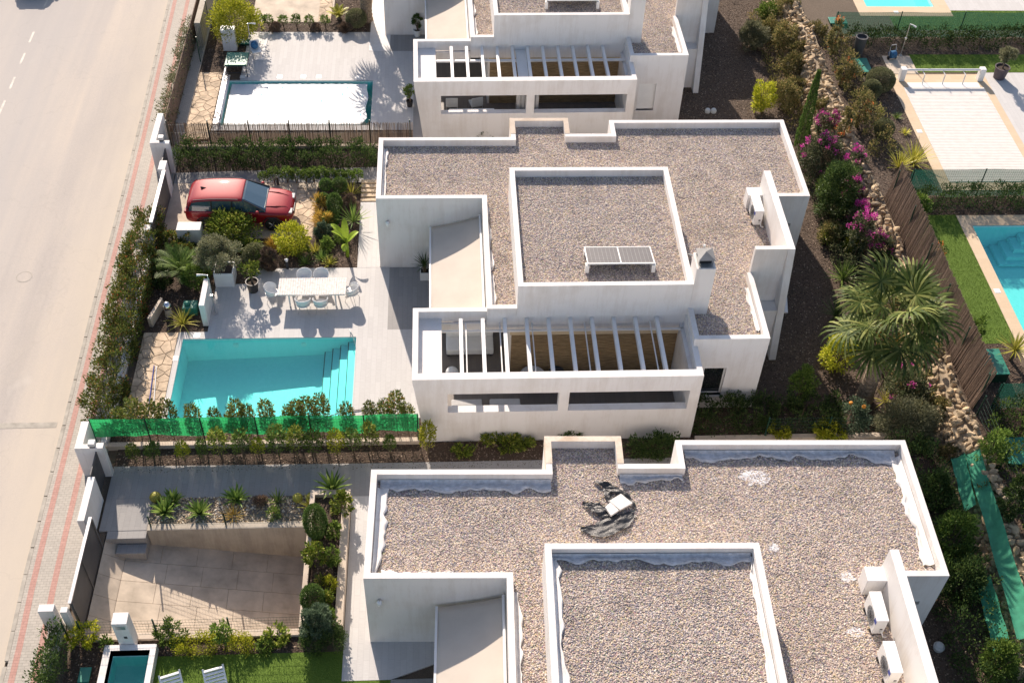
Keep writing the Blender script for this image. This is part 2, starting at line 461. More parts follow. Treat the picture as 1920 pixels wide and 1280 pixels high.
# ------------------------------------------------------------------ mesh helpers
class MB:
    def __init__(self):
        self.v = []; self.f = []
    def add(self, vs, fs):
        k = len(self.v)
        self.v += [tuple(p) for p in vs]
        self.f += [tuple(i + k for i in f) for f in fs]
        return self
    def box(self, x0, y0, z0, x1, y1, z1):
        return self.add([(x0, y0, z0), (x1, y0, z0), (x1, y1, z0), (x0, y1, z0), (x0, y0, z1), (x1, y0, z1), (x1, y1, z1), (x0, y1, z1)],
                        [(0, 3, 2, 1), (4, 5, 6, 7), (0, 1, 5, 4), (1, 2, 6, 5), (2, 3, 7, 6), (3, 0, 4, 7)])
    def prism(self, poly, z0, z1):
        """poly in x, y"""
        n = len(poly)
        a = sum(poly[i][0] * poly[(i + 1) % n][1] - poly[(i + 1) % n][0] * poly[i][1] for i in range(n))
        if a < 0: poly = poly[::-1]
        vs = [(x, y, z0) for x, y in poly] + [(x, y, z1) for x, y in poly]
        fs = [tuple(range(n))[::-1], tuple(range(n, 2 * n))] + [(i, (i + 1) % n, n + (i + 1) % n, n + i) for i in range(n)]
        return self.add(vs, fs)
    def extr(self, pts, d):
        """pts: 3-D polygon, extruded along vector d"""
        n = len(pts); d = Vector(d)
        vs = [Vector(p) for p in pts] + [Vector(p) + d for p in pts]
        return self.add(vs, [tuple(range(n))[::-1], tuple(range(n, 2 * n))] + [(i, (i + 1) % n, n + (i + 1) % n, n + i) for i in range(n)])
    def quad(self, a, b, c, d):
        return self.add([a, b, c, d], [(0, 1, 2, 3)])
    def poly(self, pts):
        return self.add(pts, [tuple(range(len(pts)))])
    def tube(self, pts, r, n=8, cap=True):
        """polyline tube; r is a number or one per point"""
        pts = [Vector(p) for p in pts]
        rs = r if isinstance(r, (list, tuple)) else [r] * len(pts)
        k = len(self.v); vs = []
        for i, p in enumerate(pts):
            d = (pts[min(i + 1, len(pts) - 1)] - pts[max(i - 1, 0)]).normalized()
            a = d.orthogonal() if abs(d.z) > 0.9 else d.cross(Vector((0, 0, 1)))
            a.normalize(); b = d.cross(a)
            for j in range(n):
                t = 2 * math.pi * j / n
                vs.append(p + (a * math.cos(t) + b * math.sin(t)) * rs[i])
        fs = []
        for i in range(len(pts) - 1):
            for j in range(n):
                fs.append((i * n + j, i * n + (j + 1) % n, (i + 1) * n + (j + 1) % n, (i + 1) * n + j))
        if cap:
            fs.append(tuple(range(n))[::-1])
            fs.append(tuple(range((len(pts) - 1) * n, len(pts) * n)))
        return self.add(vs, fs)
    def lathe(self, prof, c=(0, 0, 0), n=20):
        """prof: list of (radius, z)"""
        vs = []
        for r, z in prof:
            for j in range(n):
                t = 2 * math.pi * j / n
                vs.append((c[0] + r * math.cos(t), c[1] + r * math.sin(t), c[2] + z))
        fs = []
        for i in range(len(prof) - 1):
            for j in range(n):
                fs.append((i * n + j, i * n + (j + 1) % n, (i + 1) * n + (j + 1) % n, (i + 1) * n + j))
        fs.append(tuple(range(n))[::-1]); fs.append(tuple(range((len(prof) - 1) * n, len(prof) * n)))
        return self.add(vs, fs)
    def ball(self, c, rx, ry, rz, nu=14, nv=9):
        prof = []
        vs = []
        for i in range(nv + 1):
            p = math.pi * i / nv - math.pi / 2
            for j in range(nu):
                t = 2 * math.pi * j / nu
                vs.append((c[0] + rx * math.cos(p) * math.cos(t), c[1] + ry * math.cos(p) * math.sin(t), c[2] + rz * math.sin(p)))
        fs = [(i * nu + j, i * nu + (j + 1) % nu, (i + 1) * nu + (j + 1) % nu, (i + 1) * nu + j) for i in range(nv) for j in range(nu)]
        return self.add(vs, fs)
    def mesh(self, name, smooth=False, bevel=0.0, fix=True):
        me = bpy.data.meshes.new(name)
        me.from_pydata(self.v, [], self.f)
        bm = bmesh.new(); bm.from_mesh(me)
        if fix:
            bmesh.ops.remove_doubles(bm, verts=bm.verts, dist=1e-5)
            bmesh.ops.recalc_face_normals(bm, faces=bm.faces)
        if bevel:
            es = [e for e in bm.edges if len(e.link_faces) == 2 and e.calc_face_angle(0) > 0.6]
            bmesh.ops.bevel(bm, geom=es, offset=bevel, segments=2, affect='EDGES', profile=0.6)
        bm.to_mesh(me); bm.free()
        if smooth:
            for p in me.polygons: p.use_smooth = True
        return me
    def build(self, name, mat, parent=None, smooth=False, bevel=0.0, fix=True):
        return link(name, self.mesh(name, smooth, bevel, fix), mat, parent)

def link(name, me, mat=None, parent=None):
    if mat and not me.materials:
        me.materials.append(MATS[mat])
    o = bpy.data.objects.new(name, me)
    COL.objects.link(o)
    if parent is not None: o.parent = parent
    return o
def tag(o, label=None, cat=None, group=None, kind=None):
    if label: o['label'] = label
    if cat: o['category'] = cat
    if group: o['group'] = group
    if kind: o['kind'] = kind
    return o
def empty(name, loc=(0, 0, 0), rz=0.0, label=None, cat=None, group=None, kind=None):
    o = bpy.data.objects.new(name, None)
    COL.objects.link(o)
    o.empty_display_size = 0.2
    o.location = loc; o.rotation_euler = (0, 0, rz)
    return tag(o, label, cat, group, kind)
def copy_tree(o, parent=None):
    c = o.copy(); COL.objects.link(c); c.parent = parent
    for ch in list(o.children): copy_tree(ch, c)
    return c
def place(src, loc, rz=0.0, label=None, scale=None):
    c = copy_tree(src)
    c.location = loc; c.rotation_euler = (0, 0, rz)
    if scale: c.scale = scale if isinstance(scale, tuple) else (scale,) * 3
    if label: c['label'] = label
    return c

def grid_solid(boxes, holes=()):
    """union of boxes minus holes, outer faces only"""
    xs = sorted({b[i] for b in list(boxes) + list(holes) for i in (0, 3)})
    ys = sorted({b[i] for b in list(boxes) + list(holes) for i in (1, 4)})
    zs = sorted({b[i] for b in list(boxes) + list(holes) for i in (2, 5)})
    X, Y, Z = len(xs) - 1, len(ys) - 1, len(zs) - 1
    occ = np.zeros((X + 2, Y + 2, Z + 2), bool)
    def rngs(b):
        return (slice(xs.index(b[0]) + 1, xs.index(b[3]) + 1), slice(ys.index(b[1]) + 1, ys.index(b[4]) + 1), slice(zs.index(b[2]) + 1, zs.index(b[5]) + 1))
    for b in boxes: occ[rngs(b)] = True
    for b in holes: occ[rngs(b)] = False
    mb = MB()
    for i in range(1, X + 1):
        for j in range(1, Y + 1):
            for k in range(1, Z + 1):
                if not occ[i, j, k]: continue
                x0, x1, y0, y1, z0, z1 = xs[i - 1], xs[i], ys[j - 1], ys[j], zs[k - 1], zs[k]
                if not occ[i - 1, j, k]: mb.quad((x0, y0, z0), (x0, y0, z1), (x0, y1, z1), (x0, y1, z0))
                if not occ[i + 1, j, k]: mb.quad((x1, y0, z0), (x1, y1, z0), (x1, y1, z1), (x1, y0, z1))
                if not occ[i, j - 1, k]: mb.quad((x0, y0, z0), (x1, y0, z0), (x1, y0, z1), (x0, y0, z1))
                if not occ[i, j + 1, k]: mb.quad((x0, y1, z0), (x0, y1, z1), (x1, y1, z1), (x1, y1, z0))
                if not occ[i, j, k - 1]: mb.quad((x0, y0, z0), (x0, y1, z0), (x1, y1, z0), (x1, y0, z0))
                if not occ[i, j, k + 1]: mb.quad((x0, y0, z1), (x1, y0, z1), (x1, y1, z1), (x0, y1, z1))
    return mb
def sheet(rects, holes, z):
    """flat sheet of rectangles (x0,y0,x1,y1) minus holes"""
    xs = sorted({r[i] for r in list(rects) + list(holes) for i in (0, 2)})
    ys = sorted({r[i] for r in list(rects) + list(holes) for i in (1, 3)})
    mb = MB()
    for i in range(len(xs) - 1):
        for j in range(len(ys) - 1):
            cx, cy = (xs[i] + xs[i + 1]) / 2, (ys[j] + ys[j + 1]) / 2
            ins = any(r[0] < cx < r[2] and r[1] < cy < r[3] for r in rects)
            if ins and not any(r[0] < cx < r[2] and r[1] < cy < r[3] for r in holes):
                mb.quad((xs[i], ys[j], z), (xs[i + 1], ys[j], z), (xs[i + 1], ys[j + 1], z), (xs[i], ys[j + 1], z))
    return mb
def structure(name, mb, mat, **kw):
    o = mb.build(name, mat, **kw)
    o['kind'] = 'structure'
    return o
def slab(name, poly, z, mat, thick=0.25):
    """a structure sheet with depth, its top at z"""
    return structure(name, MB().prism(poly, z - thick, z), mat)
def rect(x0, y0, x1, y1):
    return [(x0, y0), (x1, y0), (x1, y1), (x0, y1)]

# ---- scattered pebbles, bark and turf blades: geometry nodes on a sheet
SCAT = {}
def scatter_group(name, mat, density, size, squash, seed, blade=False):
    if name in SCAT: return SCAT[name]
    ng = bpy.data.node_groups.new(name, 'GeometryNodeTree')
    ng.interface.new_socket('Geometry', in_out='INPUT', socket_type='NodeSocketGeometry')
    ng.interface.new_socket('Geometry', in_out='OUTPUT', socket_type='NodeSocketGeometry')
    N = ng.nodes.new
    gi, go = N('NodeGroupInput'), N('NodeGroupOutput')
    dp = N('GeometryNodeDistributePointsOnFaces')
    dp.inputs['Density'].default_value = density
    dp.inputs['Seed'].default_value = seed
    if blade:
        ic = N('GeometryNodeMeshCone'); ic.inputs['Vertices'].default_value = 3
        ic.inputs['Radius Bottom'].default_value = 0.2; ic.inputs['Depth'].default_value = 2.2
    else:
        ic = N('GeometryNodeMeshIcoSphere'); ic.inputs['Subdivisions'].default_value = 1
    sm = N('GeometryNodeSetMaterial'); sm.inputs['Material'].default_value = MATS[mat]
    ip = N('GeometryNodeInstanceOnPoints')
    rv = N('FunctionNodeRandomValue'); rv.data_type = 'FLOAT_VECTOR'
    s = size
    rv.inputs[0].default_value = (s * 0.6, s * 0.6, s * 0.6 * squash); rv.inputs[1].default_value = (s * 1.35, s * 1.35, s * 1.35 * squash)
    rr = N('FunctionNodeRandomValue'); rr.data_type = 'FLOAT_VECTOR'
    tl = 0.45 if blade else 0.6
    rr.inputs[0].default_value = (-tl, -tl, 0); rr.inputs[1].default_value = (tl, tl, 6.28)
    rr.inputs['Seed'].default_value = 5
    L = ng.links.new
    L(gi.outputs[0], dp.inputs['Mesh']); L(dp.outputs['Points'], ip.inputs['Points'])
    L(ic.outputs['Mesh'], sm.inputs['Geometry']); L(sm.outputs[0], ip.inputs['Instance'])
    L(rv.outputs[0], ip.inputs['Scale']); L(rr.outputs[0], ip.inputs['Rotation'])
    prev = ip.outputs[0]
    for q, nm in enumerate(('tone', 'tone2')):
        st = N('GeometryNodeStoreNamedAttribute'); st.domain = 'INSTANCE'; st.data_type = 'FLOAT'
        st.inputs['Name'].default_value = nm
        rf = N('FunctionNodeRandomValue'); rf.data_type = 'FLOAT'; rf.inputs['Seed'].default_value = 11 + q
        L(rf.outputs[1], st.inputs['Value']); L(prev, st.inputs['Geometry']); prev = st.outputs[0]
    jn = N('GeometryNodeJoinGeometry')
    L(gi.outputs[0], jn.inputs[0]); L(prev, jn.inputs[0]); L(jn.outputs[0], go.inputs[0])
    SCAT[name] = ng
    return ng
def scatter(o, name, mat, density, size, squash=0.7, seed=1, blade=False):
    md = o.modifiers.new('scatter', 'NODES')
    md.node_group = scatter_group(name, mat, density, size, squash, seed, blade)
    return o
def roof_gravel(o): return scatter(o, 'scatter_roof', 'pebble_roof', 620, 0.0285, 0.8)
def bark(o): return scatter(o, 'scatter_bark', 'bark_chip', 170, 0.034, 0.4)
def turf(o): return scatter(o, 'scatter_turf', 'grass_blade', 900, 0.022, 1.0, blade=True)

# ---- foliage
def unit(n):
    v = rng.normal(size=(n, 3)); return v / np.linalg.norm(v, axis=1)[:, None]
def leaf_mesh(name, P, D, length, width, mat):
    """one folded four-corner leaf per row of P, growing along D"""
    n = len(P)
    D = D / np.maximum(np.linalg.norm(D, axis=1)[:, None], 1e-6)
    s = np.cross(D, unit(n)); s /= np.maximum(np.linalg.norm(s, axis=1)[:, None], 1e-6)
    u = np.cross(s, D)
    L = length * rng.uniform(0.65, 1.3, (n, 1)); W = width * rng.uniform(0.7, 1.25, (n, 1))
    V = np.empty((n, 4, 3), np.float32)
    V[:, 0] = P; V[:, 1] = P + D * L * 0.5 + s * W * 0.5 + u * W * 0.18
    V[:, 2] = P + D * L - u * W * 0.1; V[:, 3] = P + D * L * 0.5 - s * W * 0.5 + u * W * 0.18
    me = bpy.data.meshes.new(name)
    me.vertices.add(n * 4); me.vertices.foreach_set('co', V.reshape(-1))
    me.loops.add(n * 4); me.loops.foreach_set('vertex_index', np.arange(n * 4, dtype=np.int32))
    me.polygons.add(n); me.polygons.foreach_set('loop_start', np.arange(0, n * 4, 4, dtype=np.int32))
    try: me.polygons.foreach_set('loop_total', np.full(n, 4, np.int32))
    except Exception: pass
    me.update(calc_edges=True); me.validate()
    me.materials.append(MATS[mat])
    return me
def crown_points(rx, ry, h, nclump, per, cr, z0=0.0, hug=0.55):
    """leaves in clumps through an uneven ellipsoid standing on z0"""
    c = unit(nclump)
    rad = rng.uniform(hug, 1.0, (nclump, 1)) ** 0.7 * rng.uniform(0.82, 1.08, (nclump, 1))
    c = c * rad
    c[:, 2] = np.where(c[:, 2] < -0.75, -c[:, 2], c[:, 2])
    cc = c * np.array([rx, ry, h / 2]) + np.array([0, 0, z0 + h / 2])
    off = unit(nclump * per) * (rng.uniform(0.1, 1, (nclump * per, 1)) ** 0.6) * cr
    P = np.repeat(cc, per, 0) + off
    out = np.repeat(c, per, 0)
    D = off / cr * 0.9 + out * 0.8 + np.array([0, 0, 0.35]) + rng.normal(size=off.shape) * 0.35
    P[:, 2] = np.maximum(P[:, 2], z0 + 0.03)
    return P, D
KIND = {  # material, leaf length, leaf width, density factor, clump radius factor
    'citrus': ('leaf_citrus', 0.14, 0.075, 1.0, 0.26), 'photinia': ('leaf_photinia', 0.11, 0.05, 1.0, 0.26), 'green': ('leaf_green', 0.11, 0.055, 1.0, 0.27),
    'dark': ('leaf_dark', 0.11, 0.055, 1.0, 0.25), 'lime': ('leaf_lime', 0.12, 0.055, 0.95, 0.25), 'olive': ('leaf_olive', 0.10, 0.028, 1.7, 0.26),
    'silver': ('leaf_silver', 0.07, 0.035, 1.6, 0.2), 'blue': ('leaf_blue', 0.09, 0.028, 1.8, 0.24), 'pine': ('leaf_pine', 0.08, 0.03, 1.8, 0.22),
    'dry': ('leaf_dry', 0.09, 0.022, 2.0, 0.24), 'gold': ('leaf_gold', 0.26, 0.022, 1.3, 0.2), 'creeper': ('leaf_creeper', 0.10, 0.05, 1.0, 0.3),
    'bougain': ('leaf_boug', 0.10, 0.055, 0.9, 0.27), 'flower_orange': ('leaf_creeper', 0.11, 0.05, 0.9, 0.27), 'rose': ('leaf_blue', 0.10, 0.06, 0.8, 0.3),
    'ball': ('leaf_silver', 0.06, 0.03, 2.2, 0.12),
}
def bush(kind, x, y, z, r, h, label, cat='shrub', group=None, name='shrub', ry=None):
    mat, ll, lw, dens, crf = KIND[kind]
    ry = ry or r
    o = empty(name, (x, y, z), 0, label, cat, group)
    size = (r * ry * h) ** (1 / 3)
    area = 4 * math.pi * ((r * ry + r * h / 2 + ry * h / 2) / 3)
    n = int(min(16000, max(260, dens * area * 2.4 / (ll * lw))))
    nc = int(max(14, min(240, 44 * size * size + 16)))
    if kind == 'ball' or (kind in ('silver', 'pine') and r < 0.6):
        d = unit(n)
        P = d * np.array([r, ry, h / 2]) * rng.uniform(0.86, 1.0, (n, 1)) + np.array([0, 0, h / 2])
        D = d + rng.normal(size=d.shape) * 0.5
    else:
        P, D = crown_points(r * 0.88, ry * 0.88, h * 0.95, nc, max(6, n // nc), max(0.09, crf * min(r, h)))
    link('crown', leaf_mesh('crown', P, D, ll, lw, mat), None, o)
    if kind == 'bougain':
        k = max(22, nc // 2)
        P, D = crown_points(r * 0.97, ry * 0.97, h * 1.05, k, 26, 0.14, hug=0.92)
        keep = P[:, 2] > h * 0.3
        frac = 0.25 if 'few' in label else 0.5 if 'broad' in label else 0.35 if 'few' in label or 'faded' in label else 1.0
        idx = np.where(keep)[0][: int(keep.sum() * frac)]
        link('flowers', leaf_mesh('flowers', P[idx], D[idx], 0.075, 0.07, 'petal_magenta'), None, o)
    if kind == 'flower_orange':
        P, D = crown_points(r * 0.95, ry * 0.95, h * 1.02, 8, 14, 0.12, hug=0.9)
        link('flowers', leaf_mesh('flowers', P, D, 0.06, 0.055, 'petal_orange'), None, o)
    if kind == 'rose':
        f = MB()
        for (a, b, c) in ((0.22, -0.1, 0.98), (-0.3, 0.25, 0.9)):
            f.ball((a * r, b * r, c * h), 0.09, 0.09, 0.07, 8, 6)
        f.build('bloom', 'flower_orange', o, smooth=True)
    st = MB()
    for k in range(4):
        a = random.uniform(0, 6.28); q = random.uniform(0.25, 0.6)
        st.tube([(0.04 * math.cos(a), 0.04 * math.sin(a), 0), (q * r * 0.5 * math.cos(a), q * ry * 0.5 * math.sin(a), h * 0.45), (q * r * math.cos(a), q * ry * math.sin(a), h * 0.8)], [0.03, 0.02, 0.008], 5)
    st.build('stem', 'twig', o)
    return o
def hedge_run(name, x0, y0, x1, y1, h, mat, label, ll=0.11, lw=0.055, dens=1.0, z=0.0, cat='hedge', ragged=0.16, group=None):
    """a hedge filling the footprint, its leaves clumped on an uneven box"""
    o = empty(name, ((x0 + x1) / 2, (y0 + y1) / 2, z), 0, label, cat, group)
    w, d = x1 - x0, y1 - y0
    area = 2 * (w + d) * h + w * d
    n = int(min(60000, dens * area * 2.3 / (ll * lw)))
    nc = int(area * 11)
    c = np.empty((nc, 3))
    c[:, 0] = rng.uniform(-w / 2, w / 2, nc); c[:, 1] = rng.uniform(-d / 2, d / 2, nc); c[:, 2] = rng.uniform(0.05, h, nc)
    wt = np.array([w * d, w * h, w * h, 2 * d * h]) + 1e-6
    side = rng.choice(4, nc, p=wt / wt.sum())
    inner = rng.random(nc) < 0.2
    side[inner] = 9
    c[side == 0, 2] = h * rng.uniform(0.85, 1.0 + ragged, (side == 0).sum())
    c[side == 1, 1] = -d / 2; c[side == 2, 1] = d / 2
    k = side == 3
    c[k, 0] = np.where(rng.random(k.sum()) < 0.5, -w / 2, w / 2)
    per = max(5, n // nc)
    off = unit(nc * per) * (rng.uniform(0.1, 1, (nc * per, 1)) ** 0.6) * 0.22
    P = np.repeat(c, per, 0) + off
    P[:, 2] = np.maximum(P[:, 2], 0.02)
    out = np.repeat(c / np.array([w, d, h]), per, 0)
    D = off * 3 + out * 0.6 + np.array([0, 0, 0.5]) + rng.normal(size=off.shape) * 0.35
    link('foliage', leaf_mesh('foliage', P, D, ll, lw, mat), None, o)
    st = MB()
    for q in range(max(2, int(max(w, d) / 0.8))):
        f = (q + 0.5) / max(2, int(max(w, d) / 0.8))
        px, py = (-w / 2 + w * f, 0) if w > d else (0, -d / 2 + d * f)
        st.tube([(px, py, 0), (px + 0.05, py + 0.03, h * 0.85)], [0.035, 0.012], 5)
    tag(st.build('stem', 'twig', o), kind='stuff')
    return o
def blades(name, n, length, width, mat, parent, tilt=(0.15, 1.2), droop=0.5, segs=4, base_r=0.05, z=0.0, flat=False):
    """rosette of tapering strap leaves"""
    mb = MB()
    for i in range(n):
        a = i * 2.39996 + random.uniform(-0.2, 0.2)
        t = tilt[0] + (tilt[1] - tilt[0]) * (i / max(1, n - 1)) + random.uniform(-0.1, 0.1)
        Lh = length * random.uniform(0.75, 1.1)
        p = Vector((base_r * math.cos(a), base_r * math.sin(a), z))
        side = Vector((-math.sin(a), math.cos(a), 0))
        vs = []
        for s in range(segs + 1):
            f = s / segs
            tt = t + droop * f * f
            wd = width * (0.55 + 0.9 * f if f < 0.4 else 0.91 * (1 - (f - 0.4) / 0.6) ** 0.8 + 0.01) * 0.5
            vs += [p - side * wd, p + side * wd]
            p = p + Vector((math.cos(a) * math.sin(tt), math.sin(a) * math.sin(tt), math.cos(tt))) * (Lh / segs)
        mb.add(vs, [(2 * s, 2 * s + 1, 2 * s + 3, 2 * s + 2) for s in range(segs)])
    return mb.build(name, mat, parent, fix=False)
def rosette(x, y, z, n, length, width, mat, label, name='agave', cat='plant', tilt=(0.15, 1.25), droop=0.35, group=None, stem=0.0):
    o = empty(name, (x, y, z), random.uniform(0, 6), label, cat, group)
    if stem:
        MB().tube([(0, 0, 0), (0.02, 0, stem)], [0.09, 0.07], 8).build('stem', 'bark_trunk', o)
    blades('leaves', n, length, width, mat, o, tilt, droop, z=stem)
    return o

# ------------------------------------------------------------------ the setting
def lerp_x(pts, y):
    pts = sorted(pts, key=lambda p: p[1])
    for a, b in zip(pts, pts[1:]):
        if a[1] <= y <= b[1]:
            return a[0] + (b[0] - a[0]) * (y - a[1]) / (b[1] - a[1])
    return pts[0][0] if y < pts[0][1] else pts[-1][0]
KERB = [(-10.95, -45.0), (-11.39, -18.3), (-11.55, -15.1), (-11.66, -8.6), (-11.83, -1.7), (-11.92, 4.9), (-12.05, 10.5), (-12.2, 15.2), (-12.4, 22.0), (-12.9, 70.0)]
SIDE = [(-9.75, -45.0), (-9.75, 70.0)]
POOL_M = (-7.84, -8.45, -0.86, -4.14)
POOL_T = (-8.12, 10.3, -0.80, 14.15)
POOL_L = (-8.02, -20.9, -6.78, -18.2)
RAMP = (-9.15, -17.42, -2.1, -13.36)
LOW = [POOL_M, POOL_T, POOL_L, RAMP]
structure('ground', sheet([(-300, -200, 400, 400)], LOW, -0.05), 'earth')
road_poly = [(-60, -45), (-60, 70)] + sorted(KERB, key=lambda p: -p[1])
slab('road', road_poly, -0.03, 'asphalt_pale', 0.02)
mk = MB()
for (y0, y1) in ((21.2, 22.4), (17.75, 18.8), (15.75, 16.75), (13.5, 14.55), (11.3, 12.5), (24.2, 25.4), (27, 28.2)):
    x0 = -19.0 - 0.006 * (y0 - 14)
    mk.box(x0 - 0.055, y0, -0.031, x0 + 0.055, y1, -0.026)
structure('lane_markings', mk, 'road_paint')
mh = MB()
mh.lathe([(0.30, -0.03), (0.30, -0.024), (0.335, -0.024), (0.335, -0.03)], (-15.03, -0.33, 0), 28)
mo = empty('manhole', (0, 0, 0), 0, 'round manhole cover set in the pale road', 'manhole')
mh.build('ring', 'kerb_stone', mo)
MB().lathe([(0.0, -0.03), (0.0, -0.0265), (0.295, -0.0265), (0.295, -0.03)], (-15.03, -0.33, 0), 28).build('cover', 'asphalt_pale', mo)
slab('road_patch', [(-30, -8.42), (-11.9, -8.36), (-11.9, -8.62), (-30, -8.72)], -0.024, 'kerb_stone', 0.004)
# pavement: a raised kerb, grey pavers and two lines of red pavers
kb = MB()
for a, b in zip(KERB, KERB[1:]):
    n = max(1, int((b[1] - a[1]) / 1.0))
    for i in range(n):
        f0, f1 = i / n, (i + 1) / n - 0.008 / max(0.5, (b[1] - a[1]) / n)
        xa, ya = a[0] + (b[0] - a[0]) * f0, a[1] + (b[1] - a[1]) * f0
        xb, yb = a[0] + (b[0] - a[0]) * f1, a[1] + (b[1] - a[1]) * f1
        if -22 < ya < 26 or i == 0:
            kb.prism([(xa, ya), (xa + 0.13, ya), (xb + 0.13, yb), (xb, yb)], -0.06, 0.09)
structure('kerb', kb, 'kerb_stone')
ks = sorted(KERB, key=lambda p: p[1])
slab('pavement', [(x + 0.131, y) for x, y in ks] + [(-9.75, 70), (-9.75, -45)], 0.08, 'paver_grey', 0.13)
def stripe(off0, off1, y0, y1):
    n = 24; pl, pr_ = [], []
    for i in range(n + 1):
        y = y0 + (y1 - y0) * i / n
        kx = lerp_x(KERB, y)
        pl.append((kx + off0, y)); pr_.append((kx + off1, y))
    return pl + pr_[::-1]
slab('red_paver_line', stripe(0.28, 0.48, -24, 26), 0.084, 'paver_red', 0.02)
slab('red_paver_line', stripe(0.98, 1.18, -24, 26), 0.084, 'paver_red', 0.02)

def pool(name, r, depth0, depth1, mat, water, label_, zt=0.0, wl=-0.10, steps=0):
    """a basin with a sloping floor; r = x0,y0,x1,y1; returns nothing"""
    x0, y0, x1, y1 = r
    b = MB()
    za, zb = zt - depth0, zt - depth1
    b.quad((x0, y0, za), (x1, y0, zb), (x1, y1, zb), (x0, y1, za))
    b.quad((x0, y0, zt), (x1, y0, zt), (x1, y0, zb), (x0, y0, za))
    b.quad((x0, y1, zt), (x0, y1, za), (x1, y1, zb), (x1, y1, zt))
    b.quad((x0, y0, zt), (x0, y0, za), (x0, y1, za), (x0, y1, zt))
    b.quad((x1, y0, zt), (x1, y1, zt), (x1, y1, zb), (x1, y0, zb))
    p = b.build(name, mat, fix=False)
    p['kind'] = 'structure'
    w = MB().quad((x0, y0, zt + wl), (x1, y0, zt + wl), (x1, y1, zt + wl), (x0, y1, zt + wl)).build('water', water, p)
    return p
def basin_faces_in(o):
    pass
pm = pool('swimming_pool', POOL_M, 1.3, 0.95, 'pool_mosaic', 'water', '')
for i in range(4):   # the steps at the house end
    xa = -2.2 + 0.335 * i
    s = MB().box(xa, -8.44 + 0.003 * i, -1.2 + 0.003 * i, -0.865 - 0.003 * i, -4.15 - 0.003 * i, -0.85 + 0.19 * i)
    st = s.build('step', 'pool_mosaic', pm)
    MB().box(xa - 0.004, -8.44, -0.85 + 0.19 * i - 0.035, xa + 0.03, -4.15, -0.85 + 0.19 * i + 0.004).build('step_edge', 'dark_grey_gate', st)
for (lx) in (-5.77, -3.02):
    t = MB().tube([(lx, -4.15, -0.38), (lx, -4.17, -0.38)], 0.12, 14)
    t.build('pool_lamp', 'white_plastic', pm)
pt = pool('swimming_pool', POOL_T, 1.5, 1.2, 'pool_mosaic', 'water', '')
pl_ = pool('plunge_pool', POOL_L, 1.0, 1.0, 'pool_mosaic', 'water_green', '', zt=0.35, wl=-0.42)
MB().box(-7.0, -20.8, -0.66, -6.79, -18.21, -0.28).build('step', 'pool_mosaic', pl_)

# mulch, decks and paths, plot by plot (each sheet a little above the one below)
bark(structure('mulch_bed', sheet([(-9.7, -3.75, -7.1, 1.95), (-7.1, -0.95, -5.3, 1.95), (-5.3, 0.0, -1.0, 1.95), (-3.05, 1.95, -1.0, 5.45), (-9.7, 6.62, -0.3, 8.45)], [], 0.0), 'bark_mulch'))
bark(structure('mulch_bed', sheet([(-9.9, -9.62, 1.9, -8.48), (-9.4, -10.9, 14.9, -9.66), (12.1, -9.66, 22.3, -8.2), (14.9, -10.9, 22.3, -9.66)], [], 0.0), 'bark_mulch'))
bark(structure('mulch_strip', sheet([(14.9, -8.2, 22.4, 8.6)], [], 0.001), 'dry_mulch'))
bark(structure('mulch_strip', sheet([(12.3, 8.6, 22.4, 27)], [], 0.001), 'dry_mulch'))
bark(structure('mulch_strip', sheet([(14.9, -32, 22.4, -10.9)], [], 0.001), 'dry_mulch'))
bark(structure('mulch_bed', sheet([(-9.7, 14.9, -7.6, 23), (-7.6, 18.75, -1.2, 19.75), (-3.5, 19.75, -1.2, 23)], [], 0.0), 'bark_mulch'))
slab('garden_path', [(-9.7, 5.86), (0.0, 5.86), (0.0, 7.0), (-9.7, 6.62)], 0.015, 'slate_tile')
slab('parking_court', rect(-9.7, 1.95, -3.05, 5.86), 0.006, 'slab_beige')
slab('tiled_path', [(-1.0, 0.0), (-0.02, 0.0), (-0.02, 4.4), (-1.03, 4.4)], 0.02, 'deck_tile')
structure('pool_deck', sheet([(-6.9, -3.75, -5.3, -0.95), (-5.3, -3.75, 0.4, 0.0), (-8.05, -8.48, 1.95, -3.75)], [POOL_M], 0.016), 'deck_tile')
structure('terrace_paving', sheet([(0.4, -3.75, 5.2, 0.0), (1.95, -9.3, 5.2, -3.75)], [], 0.014), 'slate_tile')
for (ox, oy, w_) in ((0.0, 0.0, 0), ):
    pass
structure('pool_deck', sheet([(-7.6, 14.2, -1.1, 18.75), (-8.5, 9.9, 1.3, 14.2), (-1.1, 14.2, 1.3, 16.9)], [POOL_T], 0.016), 'deck_tile')
slab('white_path', rect(-1.1, 16.9, 0.0, 27), 0.03, 'white_render')
structure('terrace_paving', sheet([(0.0, 16.9, 5.0, 18.6), (1.3, 9.2, 5.0, 16.9)], [], 0.014), 'slate_tile')
slab('stone_court', [(-7.6, 19.75), (-3.7, 19.75), (-3.2, 21.2), (-3.2, 26), (-7.6, 26)], 0.02, 'slab_beige')
slab('garden_path', [(-9.4, -12.0), (-9.4, -10.55), (-0.1, -10.62), (14.0, -10.62), (14.0, -12.1), (-0.1, -12.1)], 0.015, 'slate_tile')
slab('garden_path', rect(-9.4, -13.37, -7.76, -12.0), 0.011, 'slate_tile')
slab('garden_path', [(-0.66, -19.3), (-0.66, -12.1), (5, -12.1), (5, -17.8), (0.9, -19.3)], 0.012, 'deck_tile')
structure('lawn', sheet([(-6.6, -24, 6.0, -18.25)], [(-0.66, -19.3, 6.0, -18.25)], 0.002), 'turf')
turf(bpy.data.objects['lawn'])
structure('terrace_paving', sheet([(0.9, -24.5, 6.0, -19.3)], [], 0.02), 'slate_tile')
